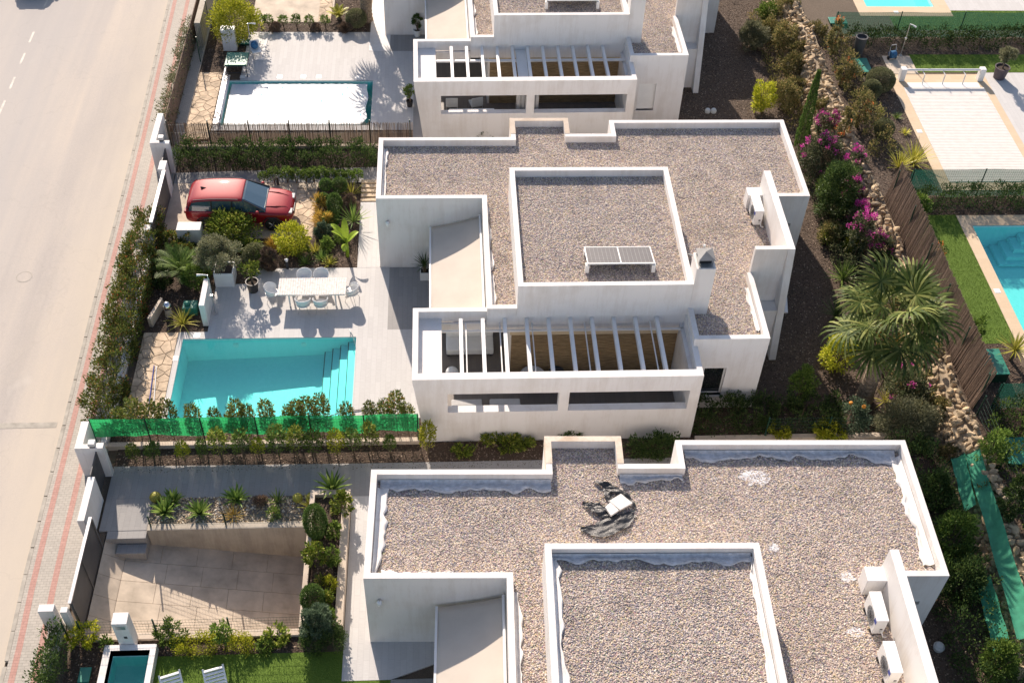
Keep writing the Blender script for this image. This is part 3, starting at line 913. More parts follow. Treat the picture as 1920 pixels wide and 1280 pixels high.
bark(structure('mulch_bed', sheet([(-9.4, -24, -8.25, -17.7), (-6.6, -18.25, -1.9, -17.65), (-8.25, -18.0, -6.6, -17.65)], [], 0.0), 'bark_mulch'))
gb = structure('gravel_bed', sheet([(-7.75, -13.2, -2.0, -12.02)], [], 0.018), 'gravel_bed')
scatter(gb, 'scatter_bed', 'pebble_ochre', 190, 0.04, 0.8, seed=4)

# flagstone paths beside the pools and by the car: each stone a piece
def flagstones(name, x0, y0, x1, y1, n, z, seed):
    base = structure(name, MB().prism(rect(x0, y0, x1, y1), z - 0.2, z), 'flag_joint')
    rs = np.random.default_rng(seed)
    W, H = x1 - x0, y1 - y0
    pts = []
    tries = 0
    while len(pts) < n and tries < 6000:
        tries += 1
        p = (rs.uniform(x0 - 0.1, x1 + 0.1), rs.uniform(y0 - 0.1, y1 + 0.1))
        if all((p[0] - q[0]) ** 2 + (p[1] - q[1]) ** 2 > 0.55 * W * H / n for q in pts): pts.append(p)
    for i, p in enumerate(pts):
        cell = [(x0 + 0.01, y0 + 0.01), (x1 - 0.01, y0 + 0.01), (x1 - 0.01, y1 - 0.01), (x0 + 0.01, y1 - 0.01)]
        for j, q in enumerate(pts):
            if i == j or (p[0] - q[0]) ** 2 + (p[1] - q[1]) ** 2 > 4: continue
            mx, my = (p[0] + q[0]) / 2, (p[1] + q[1]) / 2
            dx, dy = q[0] - p[0], q[1] - p[1]
            ln = math.hypot(dx, dy); g = 0.016
            out = []
            for k in range(len(cell)):
                a, b = cell[k], cell[(k + 1) % len(cell)]
                da = (a[0] - mx) * dx / ln + (a[1] - my) * dy / ln + g
                db = (b[0] - mx) * dx / ln + (b[1] - my) * dy / ln + g
                if da <= 0: out.append(a)
                if da * db < 0:
                    t = da / (da - db); out.append((a[0] + (b[0] - a[0]) * t, a[1] + (b[1] - a[1]) * t))
            cell = out
            if len(cell) < 3: break
        if len(cell) >= 3:
            MB().prism(cell, z - 0.02, z + 0.008 + rs.uniform(0, 0.014)).build('flagstone', 'flagstone', base)
flagstones('flagstone_path', -9.45, -8.5, -8.06, -3.76, 46, 0.012, 3)
flagstones('flagstone_path', -9.9, 9.2, -8.55, 14.9, 54, 0.012, 5)
flagstones('flagstone_path', -4.0, 2.0, -3.06, 5.5, 24, 0.012, 8)
flagstones('flagstone_path', -4.0, 19.8, -3.3, 22.6, 12, 0.025, 9)
# sunken drive of the lower plot: sloping beige slabs, a retaining wall and two steps
def ramp_z(x):
    return -0.10 - 0.5 * min(1, max(0, (x + 9.15) / 0.7)) - 0.20 * max(0, x + 8.45)
dr = structure('sunken_drive', MB().add(sum([[(x, RAMP[1], ramp_z(x) - 0.02), (x, RAMP[3], ramp_z(x) - 0.02)] for x in (-9.15, -8.45, -2.1)], []), [(0, 2, 3, 1), (2, 4, 5, 3)]), 'flag_joint')
xs_ = [-9.14, -8.47, -7.3, -6.1, -4.9, -3.7, -2.11]
ys_ = [-17.41, -16.6, -15.8, -15.0, -14.2, -13.37]
for i in range(6):
    for j in range(5):
        sh = 0.25 * (j % 2) if 0 < i < 5 else 0
        a, b = xs_[i] + (0.25 * (j % 2) if i > 1 else 0), xs_[i + 1] + (0.25 * (j % 2) if 0 < i < 5 else 0) - 0.012
        y0, y1 = ys_[j], ys_[j + 1] - 0.012
        MB().add([(a, y0, ramp_z(a) - 0.03), (b, y0, ramp_z(b) - 0.03), (b, y1, ramp_z(b) - 0.03), (a, y1, ramp_z(a) - 0.03), (a, y0, ramp_z(a)), (b, y0, ramp_z(b)), (b, y1, ramp_z(b)), (a, y1, ramp_z(a))],
                 [(0, 3, 2, 1), (4, 5, 6, 7), (0, 1, 5, 4), (1, 2, 6, 5), (2, 3, 7, 6), (3, 0, 4, 7)]).build('paving_slab', 'slab_beige', dr)
def thing(name, mb, mat, label, cat, group=None, **kw):
    return tag(mb.build(name, mat, **kw), label, cat, group, 'thing')
thing('retaining_wall', MB().box(-7.72, -13.46, -2.2, -2.1, -13.2, 0.12), 'concrete', 'stained concrete retaining wall along the sunken drive', 'wall', bevel=0.01)
for i in range(2):
    thing('stair_step', MB().box(-9.1 + 0.35 * i, -13.7 - 0.42 * i, -0.7, -7.74, -13.37 - 0.36 * i, -0.0 - 0.3 * i), 'slate_tile',
          ['upper grey step from the path down to the sunken drive', 'lower grey step from the path down to the sunken drive'][i], 'step', bevel=0.01)
thing('concrete_planter', grid_solid([(-2.1, -17.6, -2.2, -0.68, -12.15, 0.5)], [(-1.93, -17.4, 0.3, -0.95, -12.35, 0.5)]), 'pale_coping', 'long raised concrete planter beside the sunken drive', 'planter')
bark(tag(sheet([(-1.92, -17.39, -0.96, -12.36)], [], 0.32).build('planter_soil', 'bark_mulch'), kind='structure'))
thing('low_wall', MB().box(-9.1, -17.68, -2.2, -2.1, -17.44, 0.12), 'pale_coping', 'low cream wall between sunken drive and lawn bed', 'wall', bevel=0.01)
# small pool surround and pool coping
thing('pool_surround', grid_solid([(-8.24, -21, 0.0, -6.6, -18.0, 0.36)], [(-8.02, -20.9, 0.0, -6.78, -18.2, 0.36)]), 'white_render', 'raised white rim of the small plunge pool', 'pool rim')
# wooden sleeper steps beside the middle villa
for i in range(5):
    y = 4.45 + 0.27 * i
    thing('sleeper_step', MB().box(-1.04, y, 0.0, -0.1, y + 0.21, 0.05 + 0.05 * i), 'sleeper_wood',
          ['lowest', 'second lowest', 'middle', 'second highest', 'highest'][i] + ' of the pale timber steps beside the middle villa', 'step', 'timber steps', bevel=0.012)

# ---- the eastern terraces, a storey step up behind the rock wall
TZ = 1.3
POOL_E1 = (26.2, 19.35, 30.0, 26.0)
POOL_E3 = (26.15, -12.0, 34.0, 0.95)
structure('terrace_ground', sheet([(22.5, -40, 120, 120)], [POOL_E1, POOL_E3], TZ), 'earth')
structure('terrace_ground_edge', MB().quad((22.5, -40, -0.1), (22.5, 120, -0.1), (22.5, 120, TZ), (22.5, -40, TZ)), 'earth')
def tsheet(name, rects, holes, dz, mat): return structure(name, sheet(rects, holes, TZ + dz), mat)
tsheet('pool_coping', [(25.6, 18.35, 30.8, 27)], [POOL_E1], 0.02, 'coping_cream')
tsheet('tiled_yard', [(30.8, 18.95, 50, 27)], [], 0.02, 'deck_tile')
turf(tsheet('lawn_strip', [(27.2, 17.0, 50, 18.35), (30.8, 18.35, 50, 18.95)], [], 0.01, 'turf'))
tsheet('pool_coping', [(25.55, 3.4, 30.6, 12.75)], [], 0.02, 'coping_cream')
tsheet('tiled_yard', [(30.6, 3.4, 50, 12.9)], [], 0.02, 'deck_tile')
turf(tsheet('lawn_strip', [(27.2, 12.95, 40, 14.6)], [], 0.008, 'turf'))
tsheet('shower_slab', [(25.72, 12.8, 27.2, 14.45)], [], 0.02, 'slab_beige')
bark(tsheet('mulch_bed', [(22.6, 3.0, 25.55, 16.3), (25.5, 14.6, 40, 16.6)], [], 0.004, 'dry_mulch'))
bark(tsheet('mulch_bed', [(22.6, 1.7, 36, 3.0), (22.6, -30, 25.4, -6.2)], [], 0.004, 'bark_mulch'))
turf(tsheet('lawn_patch', [(23.0, -6.2, 25.62, 1.7)], [], 0.01, 'turf'))
tsheet('pool_coping', [(25.62, -12.5, 34.5, 1.65)], [POOL_E3], 0.02, 'coping_cream')
pool('swimming_pool', POOL_E1, 1.2, 1.2, 'pool_mosaic', 'water', '', zt=TZ)
pe3 = pool('swimming_pool', POOL_E3, 1.25, 1.25, 'pool_mosaic', 'water', '', zt=TZ)
for i in range(4):
    MB().box(27.3 + 0.35 * i, -0.4 + 0.25 * i, TZ - 1.23 + 0.002 * i, 33.9 - 0.004 * i, 0.94 - 0.003 * i, TZ - 1.1 + 0.22 * i).build('step', 'pool_mosaic', pe3)
for (x, y, lb) in ((25.8, 7.9, 'small white skimmer lid on the cream coping of the shuttered pool'), (25.85, -3.2, 'small white skimmer lid beside the turquoise eastern pool'), (27.7, 18.75, 'small white skimmer lid on the upper cream coping')):
    thing('skimmer_lid', MB().box(x - 0.13, y - 0.13, TZ + 0.02, x + 0.13, y + 0.13, TZ + 0.03), 'white_plastic', lb, 'pool lid', 'skimmer lids')
for k, (x, y) in enumerate(((-7.3, -3.95), (-5.6, 14.5), (-4.4, 14.5), (-3.6, 14.5), (-1.6, 14.45), (-7.5, 14.5))):
    thing('skimmer_lid', MB().box(x - 0.13, y - 0.13, 0.016, x + 0.13, y + 0.13, 0.024), 'white_plastic', ['square white lid at the street corner of the open pool', 'square white deck lid above the covered pool, second from the street', 'square white deck lid above the covered pool, third from the street', 'square white deck lid above the covered pool, fourth from the street', 'square white deck lid above the covered pool, last before the villa', 'square white deck lid above the covered pool, first from the street'][k], 'pool lid', 'deck lids')
for k, (x, y) in enumerate(((-7.96, -5.2), (-7.96, -7.4))):
    thing('skimmer_lid', MB().box(x - 0.11, y - 0.13, 0.016, x + 0.08, y + 0.13, 0.024), 'white_plastic', ['upper', 'lower'][k] + ' small white lid on the strip between flagstones and open pool', 'pool lid', 'coping lids')

# rock wall between the villa gardens and the terraces: stones piled against a battered core
rw = empty('rock_wall', (22.2, 0, 0), 0, 'long rough wall of pale ochre rocks behind the villa gardens', 'wall', kind='thing')
core = MB()
NY = 60
ysr = [-20 + 46 * i / NY for i in range(NY + 1)]
crest = [1.65 + 0.12 * math.sin(y * 0.9) + 0.08 * math.sin(y * 2.3 + 1) for y in ysr]
vs, fs = [], []
for y, c in zip(ysr, crest):
    vs += [(-1.0, y, 0.0), (-0.30, y, c * 0.85), (0.24, y, c - 0.1), (0.30, y, 0)]
for i in range(NY):
    for k in range(3):
        fs.append((4 * i + k, 4 * i + 4 + k, 4 * i + 5 + k, 4 * i + 1 + k))
core.add(vs, fs)
core.build('core', 'rock_grey', rw)
def rock_mesh(seed):
    bm = bmesh.new()
    bmesh.ops.create_icosphere(bm, subdivisions=2, radius=1.0)
    rs = random.Random(seed)
    ax = [Vector((rs.uniform(-1, 1), rs.uniform(-1, 1), rs.uniform(-1, 1))).normalized() for _ in range(7)]
    cut = [rs.uniform(0.38, 0.72) for _ in ax]
    for v in bm.verts:
        for a, c in zip(ax, cut):
            d = v.co.dot(a)
            if d > c: v.co -= a * (d - c)
    bmesh.ops.dissolve_limit(bm, angle_limit=0.12, verts=bm.verts, edges=bm.edges)
    bmesh.ops.triangulate(bm, faces=bm.faces)
    me = bpy.data.meshes.new('stone'); bm.to_mesh(me); bm.free()
    return me
rocks = [rock_mesh(s) for s in range(8)]
for i, r_ in enumerate(rocks): r_.materials.append(MATS['rock_pale' if i % 4 else 'rock_grey'])
rest = MB(); cnt = 0
rr_ = random.Random(12)
yy = -19.8
while yy < 23:
    c = 1.65 + 0.12 * math.sin(yy * 0.9) + 0.08 * math.sin(yy * 2.3 + 1)
    for lev in range(9):
        f = (lev + rr_.uniform(0.2, 0.8)) / 7.2
        px = -0.98 + 0.70 * f if f < 0.95 else -0.05 + rr_.uniform(-0.16, 0.24)
        pz = min(c - 0.02, f * c * 0.92) + 0.02
        sc = rr_.uniform(0.11, 0.24)
        if f >= 0.95: sc *= 0.95
        if cnt < 298 and rr_.random() < 0.25:
            o = link('stone', rocks[rr_.randrange(8)], None, rw)
            o.location = (px, yy + rr_.uniform(-0.12, 0.12), pz)
            o.scale = (sc * 0.8, sc * rr_.uniform(0.9, 1.3), sc * rr_.uniform(0.7, 0.95))
            o.rotation_euler = (rr_.uniform(-.5, .5), rr_.uniform(-.5, .5), rr_.uniform(0, 6))
            cnt += 1
        else:
            me = rocks[rr_.randrange(8)]
            M_ = Matrix.Translation((px, yy + rr_.uniform(-0.12, 0.12), pz)) @ Matrix.Rotation(rr_.uniform(0, 6), 4, 'Z') @ Matrix.Diagonal((sc * 0.8, sc * 1.1, sc * 0.8, 1))
            rest.add([M_ @ v.co for v in me.vertices], [tuple(p.vertices) for p in me.polygons])
    yy += 0.24
tag(rest.build('smaller_stones', 'rock_pale', rw, fix=False), kind='stuff')

# ------------------------------------------------------------------ the three white villas
GZ = 3.5      # gravel level
PT = 3.85     # parapet top
from mathutils import noise as mnoise
def strip_along(path, w0, w1, z, seed, mat, parent, name='roof_membrane', fold=0.06):
    """loose sheet lying along an inner parapet edge, its free side wavy and curled"""
    rs = random.Random(seed)
    mb = MB(); vs = []; n = 0
    for (a, b, nx, ny) in path:
        L = math.hypot(b[0] - a[0], b[1] - a[1]); k = max(2, int(L / 0.14))
        ph = rs.uniform(0, 6)
        vs = []
        for i in range(k + 1):
            f = i / k
            x, y = a[0] + (b[0] - a[0]) * f, a[1] + (b[1] - a[1]) * f
            nz = mnoise.noise((x * 0.9 + seed, y * 0.9, ph)) + 0.6 * mnoise.noise((x * 3.1, y * 3.1, ph + seed))
            w = max(0.02, w0 + (w1 - w0) * (0.5 + 0.85 * nz))
            for g, dz in ((0, 0.12), (0.35, 0.015), (0.7, 0.03 + fold * rs.random()), (0.9, 0.05 + fold * 1.3 * rs.random()), (1.0, 0.005)):
                vs.append((x + nx * w * g, y + ny * w * g, z + dz))
        fs = [(5 * i + q, 5 * i + 5 + q, 5 * i + 6 + q, 5 * i + 1 + q) for i in range(k) for q in range(4)]
        mb.add(vs, fs)
    return mb.build(name, mat, parent, smooth=True)

def make_window(parent, x0, x1, z0, z1, y, name='window', blind=False):
    """window in a wall facing the viewer: frame with two sashes, pane, sill"""
    w = empty(name, (0, 0, 0)); w.parent = parent
    fr = MB()
    t = 0.06
    for (a, b, c, d) in ((x0, x1, z0, z0 + t), (x0, x1, z1 - t, z1), (x0, x0 + t, z0 + t, z1 - t), (x1 - t, x1, z0 + t, z1 - t)):
        fr.box(a, y + 0.12, c, b, y + 0.18, d)
    fr.build('frame', 'white_paint', w)
    MB().box(x0 + t, y + 0.14, z0 + t, x1 - t, y + 0.16, z1 - t).build('pane', 'white_plastic' if blind else 'window_pane', w)
    MB().box(x0 - 0.05, y - 0.05, z0 - 0.05, x1 + 0.05, y + 0.12, z0).build('sill', 'white_render', w)
    return w

def villa(loc, rz, which, label):
    v = empty('villa', loc, rz, label, 'house', 'white villas along the street', 'thing')
    g = GZ - (0.06 if which == 'L' else 0.0)
    # lower storey
    body = [(0, 0, -0.3, 18.06, 4.12, g), (5.75, 4.12, -0.3, 8.33, 5.5, g), (8.33, 4.12, -0.3, 10.17, 4.35, g), (10.17, 4.12, -0.3, 18.06, 5.35, g),
            (5.2, -6.45, -0.3, 15.9, 0, g), (4.35, -6.45, 2.7, 5.2, 0, g), (11.9, -8.16, -0.3, 14.72, -6.45, g)]
    win = [(12.5, -8.16, 0.72, 13.36, -7.96, 2.26)]
    holes = [(14.72, -6.45, -0.3, 15.9, -4.6, g)] + win
    grid_solid(body, holes).build('wall', 'white_render', v)
    # parapet ring
    t = 0.2
    par = [(0, 0, g, 18.06, 4.12, PT), (5.75, 4.12, g, 8.33, 5.5, PT), (8.33, 4.12, g, 10.17, 4.35, PT), (10.17, 4.12, g, 18.06, 5.35, PT),
           (4.35, -6.45, g, 15.9, 0, PT), (11.9, -8.16, g, 14.72, -6.45, PT)]
    inn = [(t, t, g, 18.06 - t, 4.12 - t, PT), (5.95, 3.9, g, 8.13, 5.3, PT), (8.1, 3.9, g, 10.4, 4.15, PT), (10.37, 3.9, g, 17.86, 5.15, PT),
           (4.35 + t, -6.45 + t, g, 15.9, t, PT), (12.1, -7.96, g, 14.52, -6.2, PT), (14.52, -6.45, g, 15.9, -4.6, PT)]
    inn = [h for h in inn if h[3] > h[0]]
    par2 = [(14.52, -6.45, g, 14.72, -4.6, PT)]
    occ_holes = inn + [(15.9, -0.0, g, 15.9, 0, PT)] if False else inn
    mb = grid_solid(par, occ_holes)
    mb.build('parapet', 'white_render', v)
    MB().box(14.52, -6.45, g, 14.72, -4.62, PT).build('parapet', 'white_render', v)
    # unfinished capping of the little north shaft
    if which in 'ML':
        cp = grid_solid([(5.74, 4.36, PT, 8.34, 5.51, PT + 0.012)], [(5.96, 4.36, PT, 8.12, 5.29, PT + 0.012)])
        cp.build('capping', 'cream_render' if which == 'L' else 'pale_coping', v)
        MB().box(5.74, 4.13, g, 5.748, 5.5, PT).build('bare_render', 'cream_render', v)
    # gravel
    gr = sheet([(t, t, 18.06 - t, 4.12 - t), (5.95, 3.9, 8.13, 5.3), (8.1, 3.9, 10.4, 4.15), (10.37, 3.9, 17.86, 5.15), (4.55, -6.25, 15.9, t), (12.1, -7.96, 14.52, -6.2)],
               [(5.46, -6.54, 11.95, 0.42), (14.52, -6.45, 15.9, -4.6)], g + 0.012)
    tag(roof_gravel(gr.build('roof_gravel', 'roof_gravel_base', v)), kind='stuff')
    # upper block over the living room
    grid_solid([(5.46, -6.54, g + 0.0, 11.95, 0.42, 5.08)], [(5.66, -6.34, 4.72, 11.75, 0.22, 5.08)]).build('upper_wall', 'white_render', v)
    tag(roof_gravel(sheet([(5.66, -6.34, 11.75, 0.22)], [], 4.732).build('roof_gravel', 'roof_gravel_base', v)), kind='stuff')
    # chimney stack beside it
    ch = MB().extr([(11.95, -6.54, g), (12.66, -6.54, g), (12.66, -6.54, 5.85), (11.95, -6.54, 5.85)], (0, 0.9, 0)).build('chimney', 'white_render', v, bevel=0.015)
    MB().box(12.02, -6.5, 5.85, 12.6, -5.72, 5.87).build('flue_slab', 'galvanised', ch)
    hood = MB()
    for (a, b) in ((12.06, -6.3), (12.56, -6.3), (12.06, -5.76), (12.56, -5.76)):
        hood.box(a - 0.015, b - 0.015, 5.87, a + 0.015, b + 0.015, 6.12)
    hood.box(12.05, -5.78, 5.87, 12.57, -5.74, 6.12)
    MB().box(12.09, -6.26, 5.87, 12.53, -5.79, 6.1).build('flue', 'black_plastic', ch)
    hood.add([(12.0, -6.4, 6.12), (12.62, -6.4, 6.12), (12.62, -5.7, 6.12), (12.0, -5.7, 6.12), (12.31, -6.05, 6.27)], [(0, 3, 2, 1), (0, 1, 4), (1, 2, 4), (2, 3, 4), (3, 0, 4)])
    hood.build('chimney_hood', 'hood_grey', ch)
    # tall fin wall at the back with its return
    fin = MB().extr([(15.9, 0.18, -0.3), (15.9, 0.18, 5.05), (15.9, -4.62, 5.05), (15.9, -5.72, 0.0), (15.9, -5.72, -0.3)], (0.28, 0, 0))
    fin.build('fin_wall', 'white_render', v)
    MB().box(14.64, -4.62, g, 15.898, -4.42, 5.05).build('fin_return', 'white_render', v)
    MB().box(14.74, -5.2, -0.3, 15.896, -4.62, 2.3).build('porch_wall', 'white_render', v)
    # pergola: outer frame, slab, beams and rails
    PZ = 3.48
    ring = [(1.57, -6.2, 2.95, 4.35, -6.0, PZ), (1.57, -9.3, 2.95, 1.78, -6.2, PZ), (11.86, -9.3, 2.95, 12.07, -6.45, PZ), (1.78, -9.3, 3.0, 2.64, -6.2, 3.1)]
    grid_solid(ring).build('pergola_frame', 'white_render', v)
    fw = MB()
    zs0, zs1 = 1.66, 2.68
    def fwall(pts): fw.extr([(x, -9.62, z) for x, z in pts], (0, 0.32, 0))
    fwall([(1.57, PZ), (12.07, PZ), (12.07, zs1), (1.665, zs1)])
    fwall([(1.665, zs1), (2.83, zs1), (2.83, zs0), (1.785, zs0)])
    fwall([(6.88, zs1), (7.26, zs1), (7.26, zs0), (6.88, zs0)])
    fwall([(11.68, zs1), (12.07, zs1), (12.07, zs0), (11.68, zs0)])
    fwall([(1.785, zs0), (12.07, zs0), (12.07, -0.3), (2.0, -0.3)])
    fw.build('terrace_wall', 'white_render', v)
    sd = MB().add([(1.57, -9.3, PZ - 0.53), (1.77, -9.3, PZ - 0.53), (2.2, -9.3, 0), (1.98, -9.3, 0), (1.57, -8.9, PZ - 0.53), (1.77, -8.9, PZ - 0.53), (2.2, -8.9, 0), (1.98, -8.9, 0)],
                  [(0, 1, 2, 3), (4, 7, 6, 5), (0, 4, 5, 1), (1, 5, 6, 2), (2, 6, 7, 3), (3, 7, 4, 0)])
    sd.build('leaning_pier', 'white_render', v)
    MB().box(11.72, -9.3, -0.3, 11.895, -6.46, 2.94).build('end_wall', 'white_render', v)
    nb = 10 if which != 'T' else 11
    for i in range(nb):
        x = 3.36 + 0.825 * i if which != 'T' else 3.4 + 0.74 * i
        if which == 'T' and i == 4:
            MB().box(x + 0.16, -9.29, 3.1, x + 0.66, -6.47, 3.14).build('pergola_panel', 'white_paint', v)
        MB().box(x - 0.068, -9.3, 3.12, x + 0.068, -6.46, 3.36).build('pergola_beam', 'white_paint', v, bevel=0.008)
    if which == 'T':
        MB().box(2.66, -7.35, 3.02, 11.84, -7.22, 3.10).build('pergola_rail', 'white_paint', v)
    else:
        for x in (3.55, 4.83, 6.05, 8.05, 10.55):
            MB().box(x - 0.02, -9.3, 3.05, x + 0.02, -6.46, 3.11).build('pergola_rail', 'white_paint', v)
        MB().box(2.66, -6.72, 2.86, 11.84, -6.66, 2.94).build('pergola_rail', 'white_paint', v)
    # terrace behind the openings
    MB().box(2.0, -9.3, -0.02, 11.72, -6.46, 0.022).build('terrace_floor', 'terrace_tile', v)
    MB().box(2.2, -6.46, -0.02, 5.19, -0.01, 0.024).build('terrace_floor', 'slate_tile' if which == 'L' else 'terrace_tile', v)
    mt = MB()
    zz = 0.06
    while zz < 2.42:
        mt.box(5.3, -6.49 - 0.012 * random.random(), zz, 11.7, -6.452, zz + 0.034)
        zz += 0.036
    tag(mt.build('bamboo_mat', 'bamboo_mat', v), kind='stuff')
    MB().box(5.24, -6.478, 2.44, 11.72, -6.452, 2.68).build('lintel', 'ochre_render', v)
    MB().box(2.3, -6.3, 2.45, 4.345, -6.21, 2.93).build('lintel', 'white_render', v)
    # awning over the entrance court: sagging cloth, front bar, wall bar
    aw = MB(); NX, NYA = 14, 24
    vs = []
    for i in range(NX + 1):
        for j in range(NYA + 1):
            f, q = i / NX, j / NYA
            x = 4.32 - 2.1 * f; y = -0.14 - 5.72 * q
            z = 3.0 - 0.62 * f - 0.05 * math.sin(math.pi * f) + 0.012 * math.sin(q * 19 + f * 2) * f
            vs.append((x, y, z))
    aw.add(vs, [(i * (NYA + 1) + j, (i + 1) * (NYA + 1) + j, (i + 1) * (NYA + 1) + j + 1, i * (NYA + 1) + j + 1) for i in range(NX) for j in range(NYA)])
    a = aw.build('awning', 'awning_cloth', v, smooth=True, fix=False)
    sol = a.modifiers.new('thick', 'SOLIDIFY'); sol.thickness = 0.01
    MB().box(2.16, -5.9, 2.30, 2.24, -0.1, 2.40).build('front_bar', 'white_paint', a, bevel=0.01)
    MB().tube([(4.27, -0.1, 3.02), (4.27, -5.9, 3.02)], 0.05, 10).build('roller', 'white_paint', a)
    for y in (-0.5, -5.4):
        MB().tube([(4.3, y, 2.75), (3.2, y + 0.1, 2.55), (2.22, y, 2.34)], 0.02, 6).build('folding_arm', 'white_paint', a)
    # wall lamp on the court wall, back window, roof pipe
    lp = MB().lathe([(0.0, -0.16), (0.05, -0.15), (0.085, -0.05), (0.085, 0.05), (0.05, 0.09), (0.0, 0.1)], (0.43, -0.1, 2.6), 14)
    lp.build('wall_lamp', 'white_plastic', v, smooth=True)
    MB().box(0.41, -0.1, 2.66, 0.45, 0.005, 2.7).build('lamp_bracket', 'steel', v)
    make_window(v, 12.5, 13.36, 0.72, 2.26, -8.16, blind=(which == 'T'))
    MB().box(17.3, -0.02, 2.2, 17.55, 0.01, 2.36).build('vent_cover', 'galvanised', v)
    # masonry block carrying the pipes beside the fin
    MB().box(15.3, -0.42, g, 15.898, 0.1, 4.25).build('pipe_block', 'white_render', v, bevel=0.02)
    sp = MB().tube([(12.9, -7.7, g + 0.05), (12.9, -7.7, g + 0.06)], 0.01, 6)
    # loose roof felt showing along the edges
    z = g + 0.03
    if which == 'L':
        strip_along([((0.3, 3.9), (5.9, 3.9), 0, -1), ((8.2, 4.12), (10.3, 4.12), 0, -1), ((10.5, 5.12), (17.7, 5.12), 0, -1)], 0.12, 0.5, z, 3, 'membrane', v)
        strip_along([((0.22, 0.3), (0.22, 3.6), 1, 0), ((17.84, 0.6), (17.84, 4.9), -1, 0)], 0.15, 0.45, z, 5, 'white_render', v)
        strip_along([((0.5, 0.22), (4.1, 0.22), 0, 1), ((4.57, -6), (4.57, -0.3), 1, 0)], 0.08, 0.3, z, 6, 'white_render', v)
        strip_along([((5.68, -0.02 + 0.2), (11.7, 0.2), 0, -1)], 0.12, 0.4, 4.75, 7, 'membrane', v)
        strip_along([((5.68, -6.2), (5.68, 0.1), 1, 0), ((11.73, -6.2), (11.73, 0.1), -1, 0)], 0.06, 0.32, 4.75, 8, 'white_render', v)
        pch = MB()
        for (cx, cy, r) in ((12.75, 4.1, 0.55), (14.8, -1.7, 0.28), (12.9, 1.3, 0.22), (15.0, 0.2, 0.3)):
            pch.poly([(cx + r * random.uniform(0.55, 1.1) * math.cos(a), cy + 0.7 * r * random.uniform(0.55, 1.1) * math.sin(a), z - 0.010 + 0.014 * random.random()) for a in [2 * math.pi * k / 26 for k in range(26)]])
        pch.build('bare_patch', 'membrane', v)
    else:
        strip_along([((0.22, 0.3), (0.22, 3.7), 1, 0), ((4.57, -6), (4.57, -0.3), 1, 0), ((14.5, -7.5), (14.5, -5.2), -1, 0)], 0.03, 0.2, z, 9, 'white_render', v)
    return v
vM = villa((0, 0, 0), 0, 'M', 'white flat roofed villa between the two others, solar panel on its upper block')
vL = villa((0.207, -17.949, 0), R(-1.315), 'L', 'white villa at the bottom with loose felt and a black tarp on its gravel roof')
vT = villa((-0.277, 18.489, 0), R(0.889), 'T', 'white villa at the top cut off by the picture edge, a rail across its pergola')
def loc_of(v, x, y, z):
    c, s = math.cos(v.rotation_euler[2]), math.sin(v.rotation_euler[2])
    return (v.location[0] + c * x - s * y, v.location[1] + s * x + c * y, v.location[2] + z)

# ------------------------------------------------------------------ street walls, gates, fences
def wall(poly, z0, z1, label, mat='white_render'):
    return thing('garden_wall', MB().prism(poly, z0, z1), mat, label, 'wall', bevel=0.012)
def lamp_box(x, y, z, label):
    o = empty('gate_lamp', (x, y, z), 0, label, 'lamp')
    MB().box(-0.09, -0.09, 0, 0.09, 0.09, 0.10).build('base', 'charcoal_metal', o)
    MB().box(-0.12, -0.12, 0.10, 0.12, 0.12, 0.24).build('lantern', 'dish_grey', o, bevel=0.02)
    return o
# pier and wicket of the lower villa
wall([(-10.35, -11.0), (-10.08, -11.0), (-10.08, -9.75), (-10.35, -9.75)], 0, 1.66, 'white street wall ending in a pier above the lower wicket gate')
wall(rect(-10.08, -11.0, -9.62, -10.8), 0, 1.66, 'short white cross wall joining the piers of the lower wicket')
wall(rect(-9.62, -11.0, -9.36, -10.75), 0, 1.66, 'slim sunlit white pier beside the lower wicket gate')
lamp_box(-9.72, -10.9, 1.66, 'small pale lamp on the pier of the lower wicket gate')
wall(rect(-9.72, -13.9, -9.48, -12.05), 0, 1.4, 'white wall with bright top between lower wicket and sliding gate')
g_ = empty('wicket_gate', (0, 0, 0), 0, 'dark metal wicket gate standing open at the lower villa', 'gate', kind='thing')
MB().box(-9.64, -12.04, 0.08, -9.60, -11.02, 1.5).build('leaf', 'dark_grey_gate', g_)
MB().box(-9.68, -11.9, 0.95, -9.58, -11.86, 1.0).build('handle', 'steel', g_)
g_ = empty('sliding_gate', (0, 0, 0), 0, 'long dark grey sliding gate of the sunken drive', 'gate', kind='thing')
MB().box(-9.24, -17.2, -0.2, -9.18, -13.95, 1.6).build('panel', 'dark_grey_gate', g_)
MB().box(-9.26, -17.22, 1.6, -9.16, -13.93, 1.66).build('rail', 'steel', g_)
for y in (-17.15, -15.6, -14.0):
    MB().box(-9.18, y - 0.04, -0.2, -9.14, y + 0.04, 1.6).build('stile', 'dark_grey_gate', g_)
wall([(-10.2, -17.4), (-9.72, -17.4), (-9.72, -17.14), (-10.2, -17.14)], 0, 1.5, 'white end pier beside the lower end of the sliding gate')
wall(rect(-9.5, -17.45, -9.28, -17.25), 0, 1.5, 'narrow white gate post at the corner of the sunken drive')
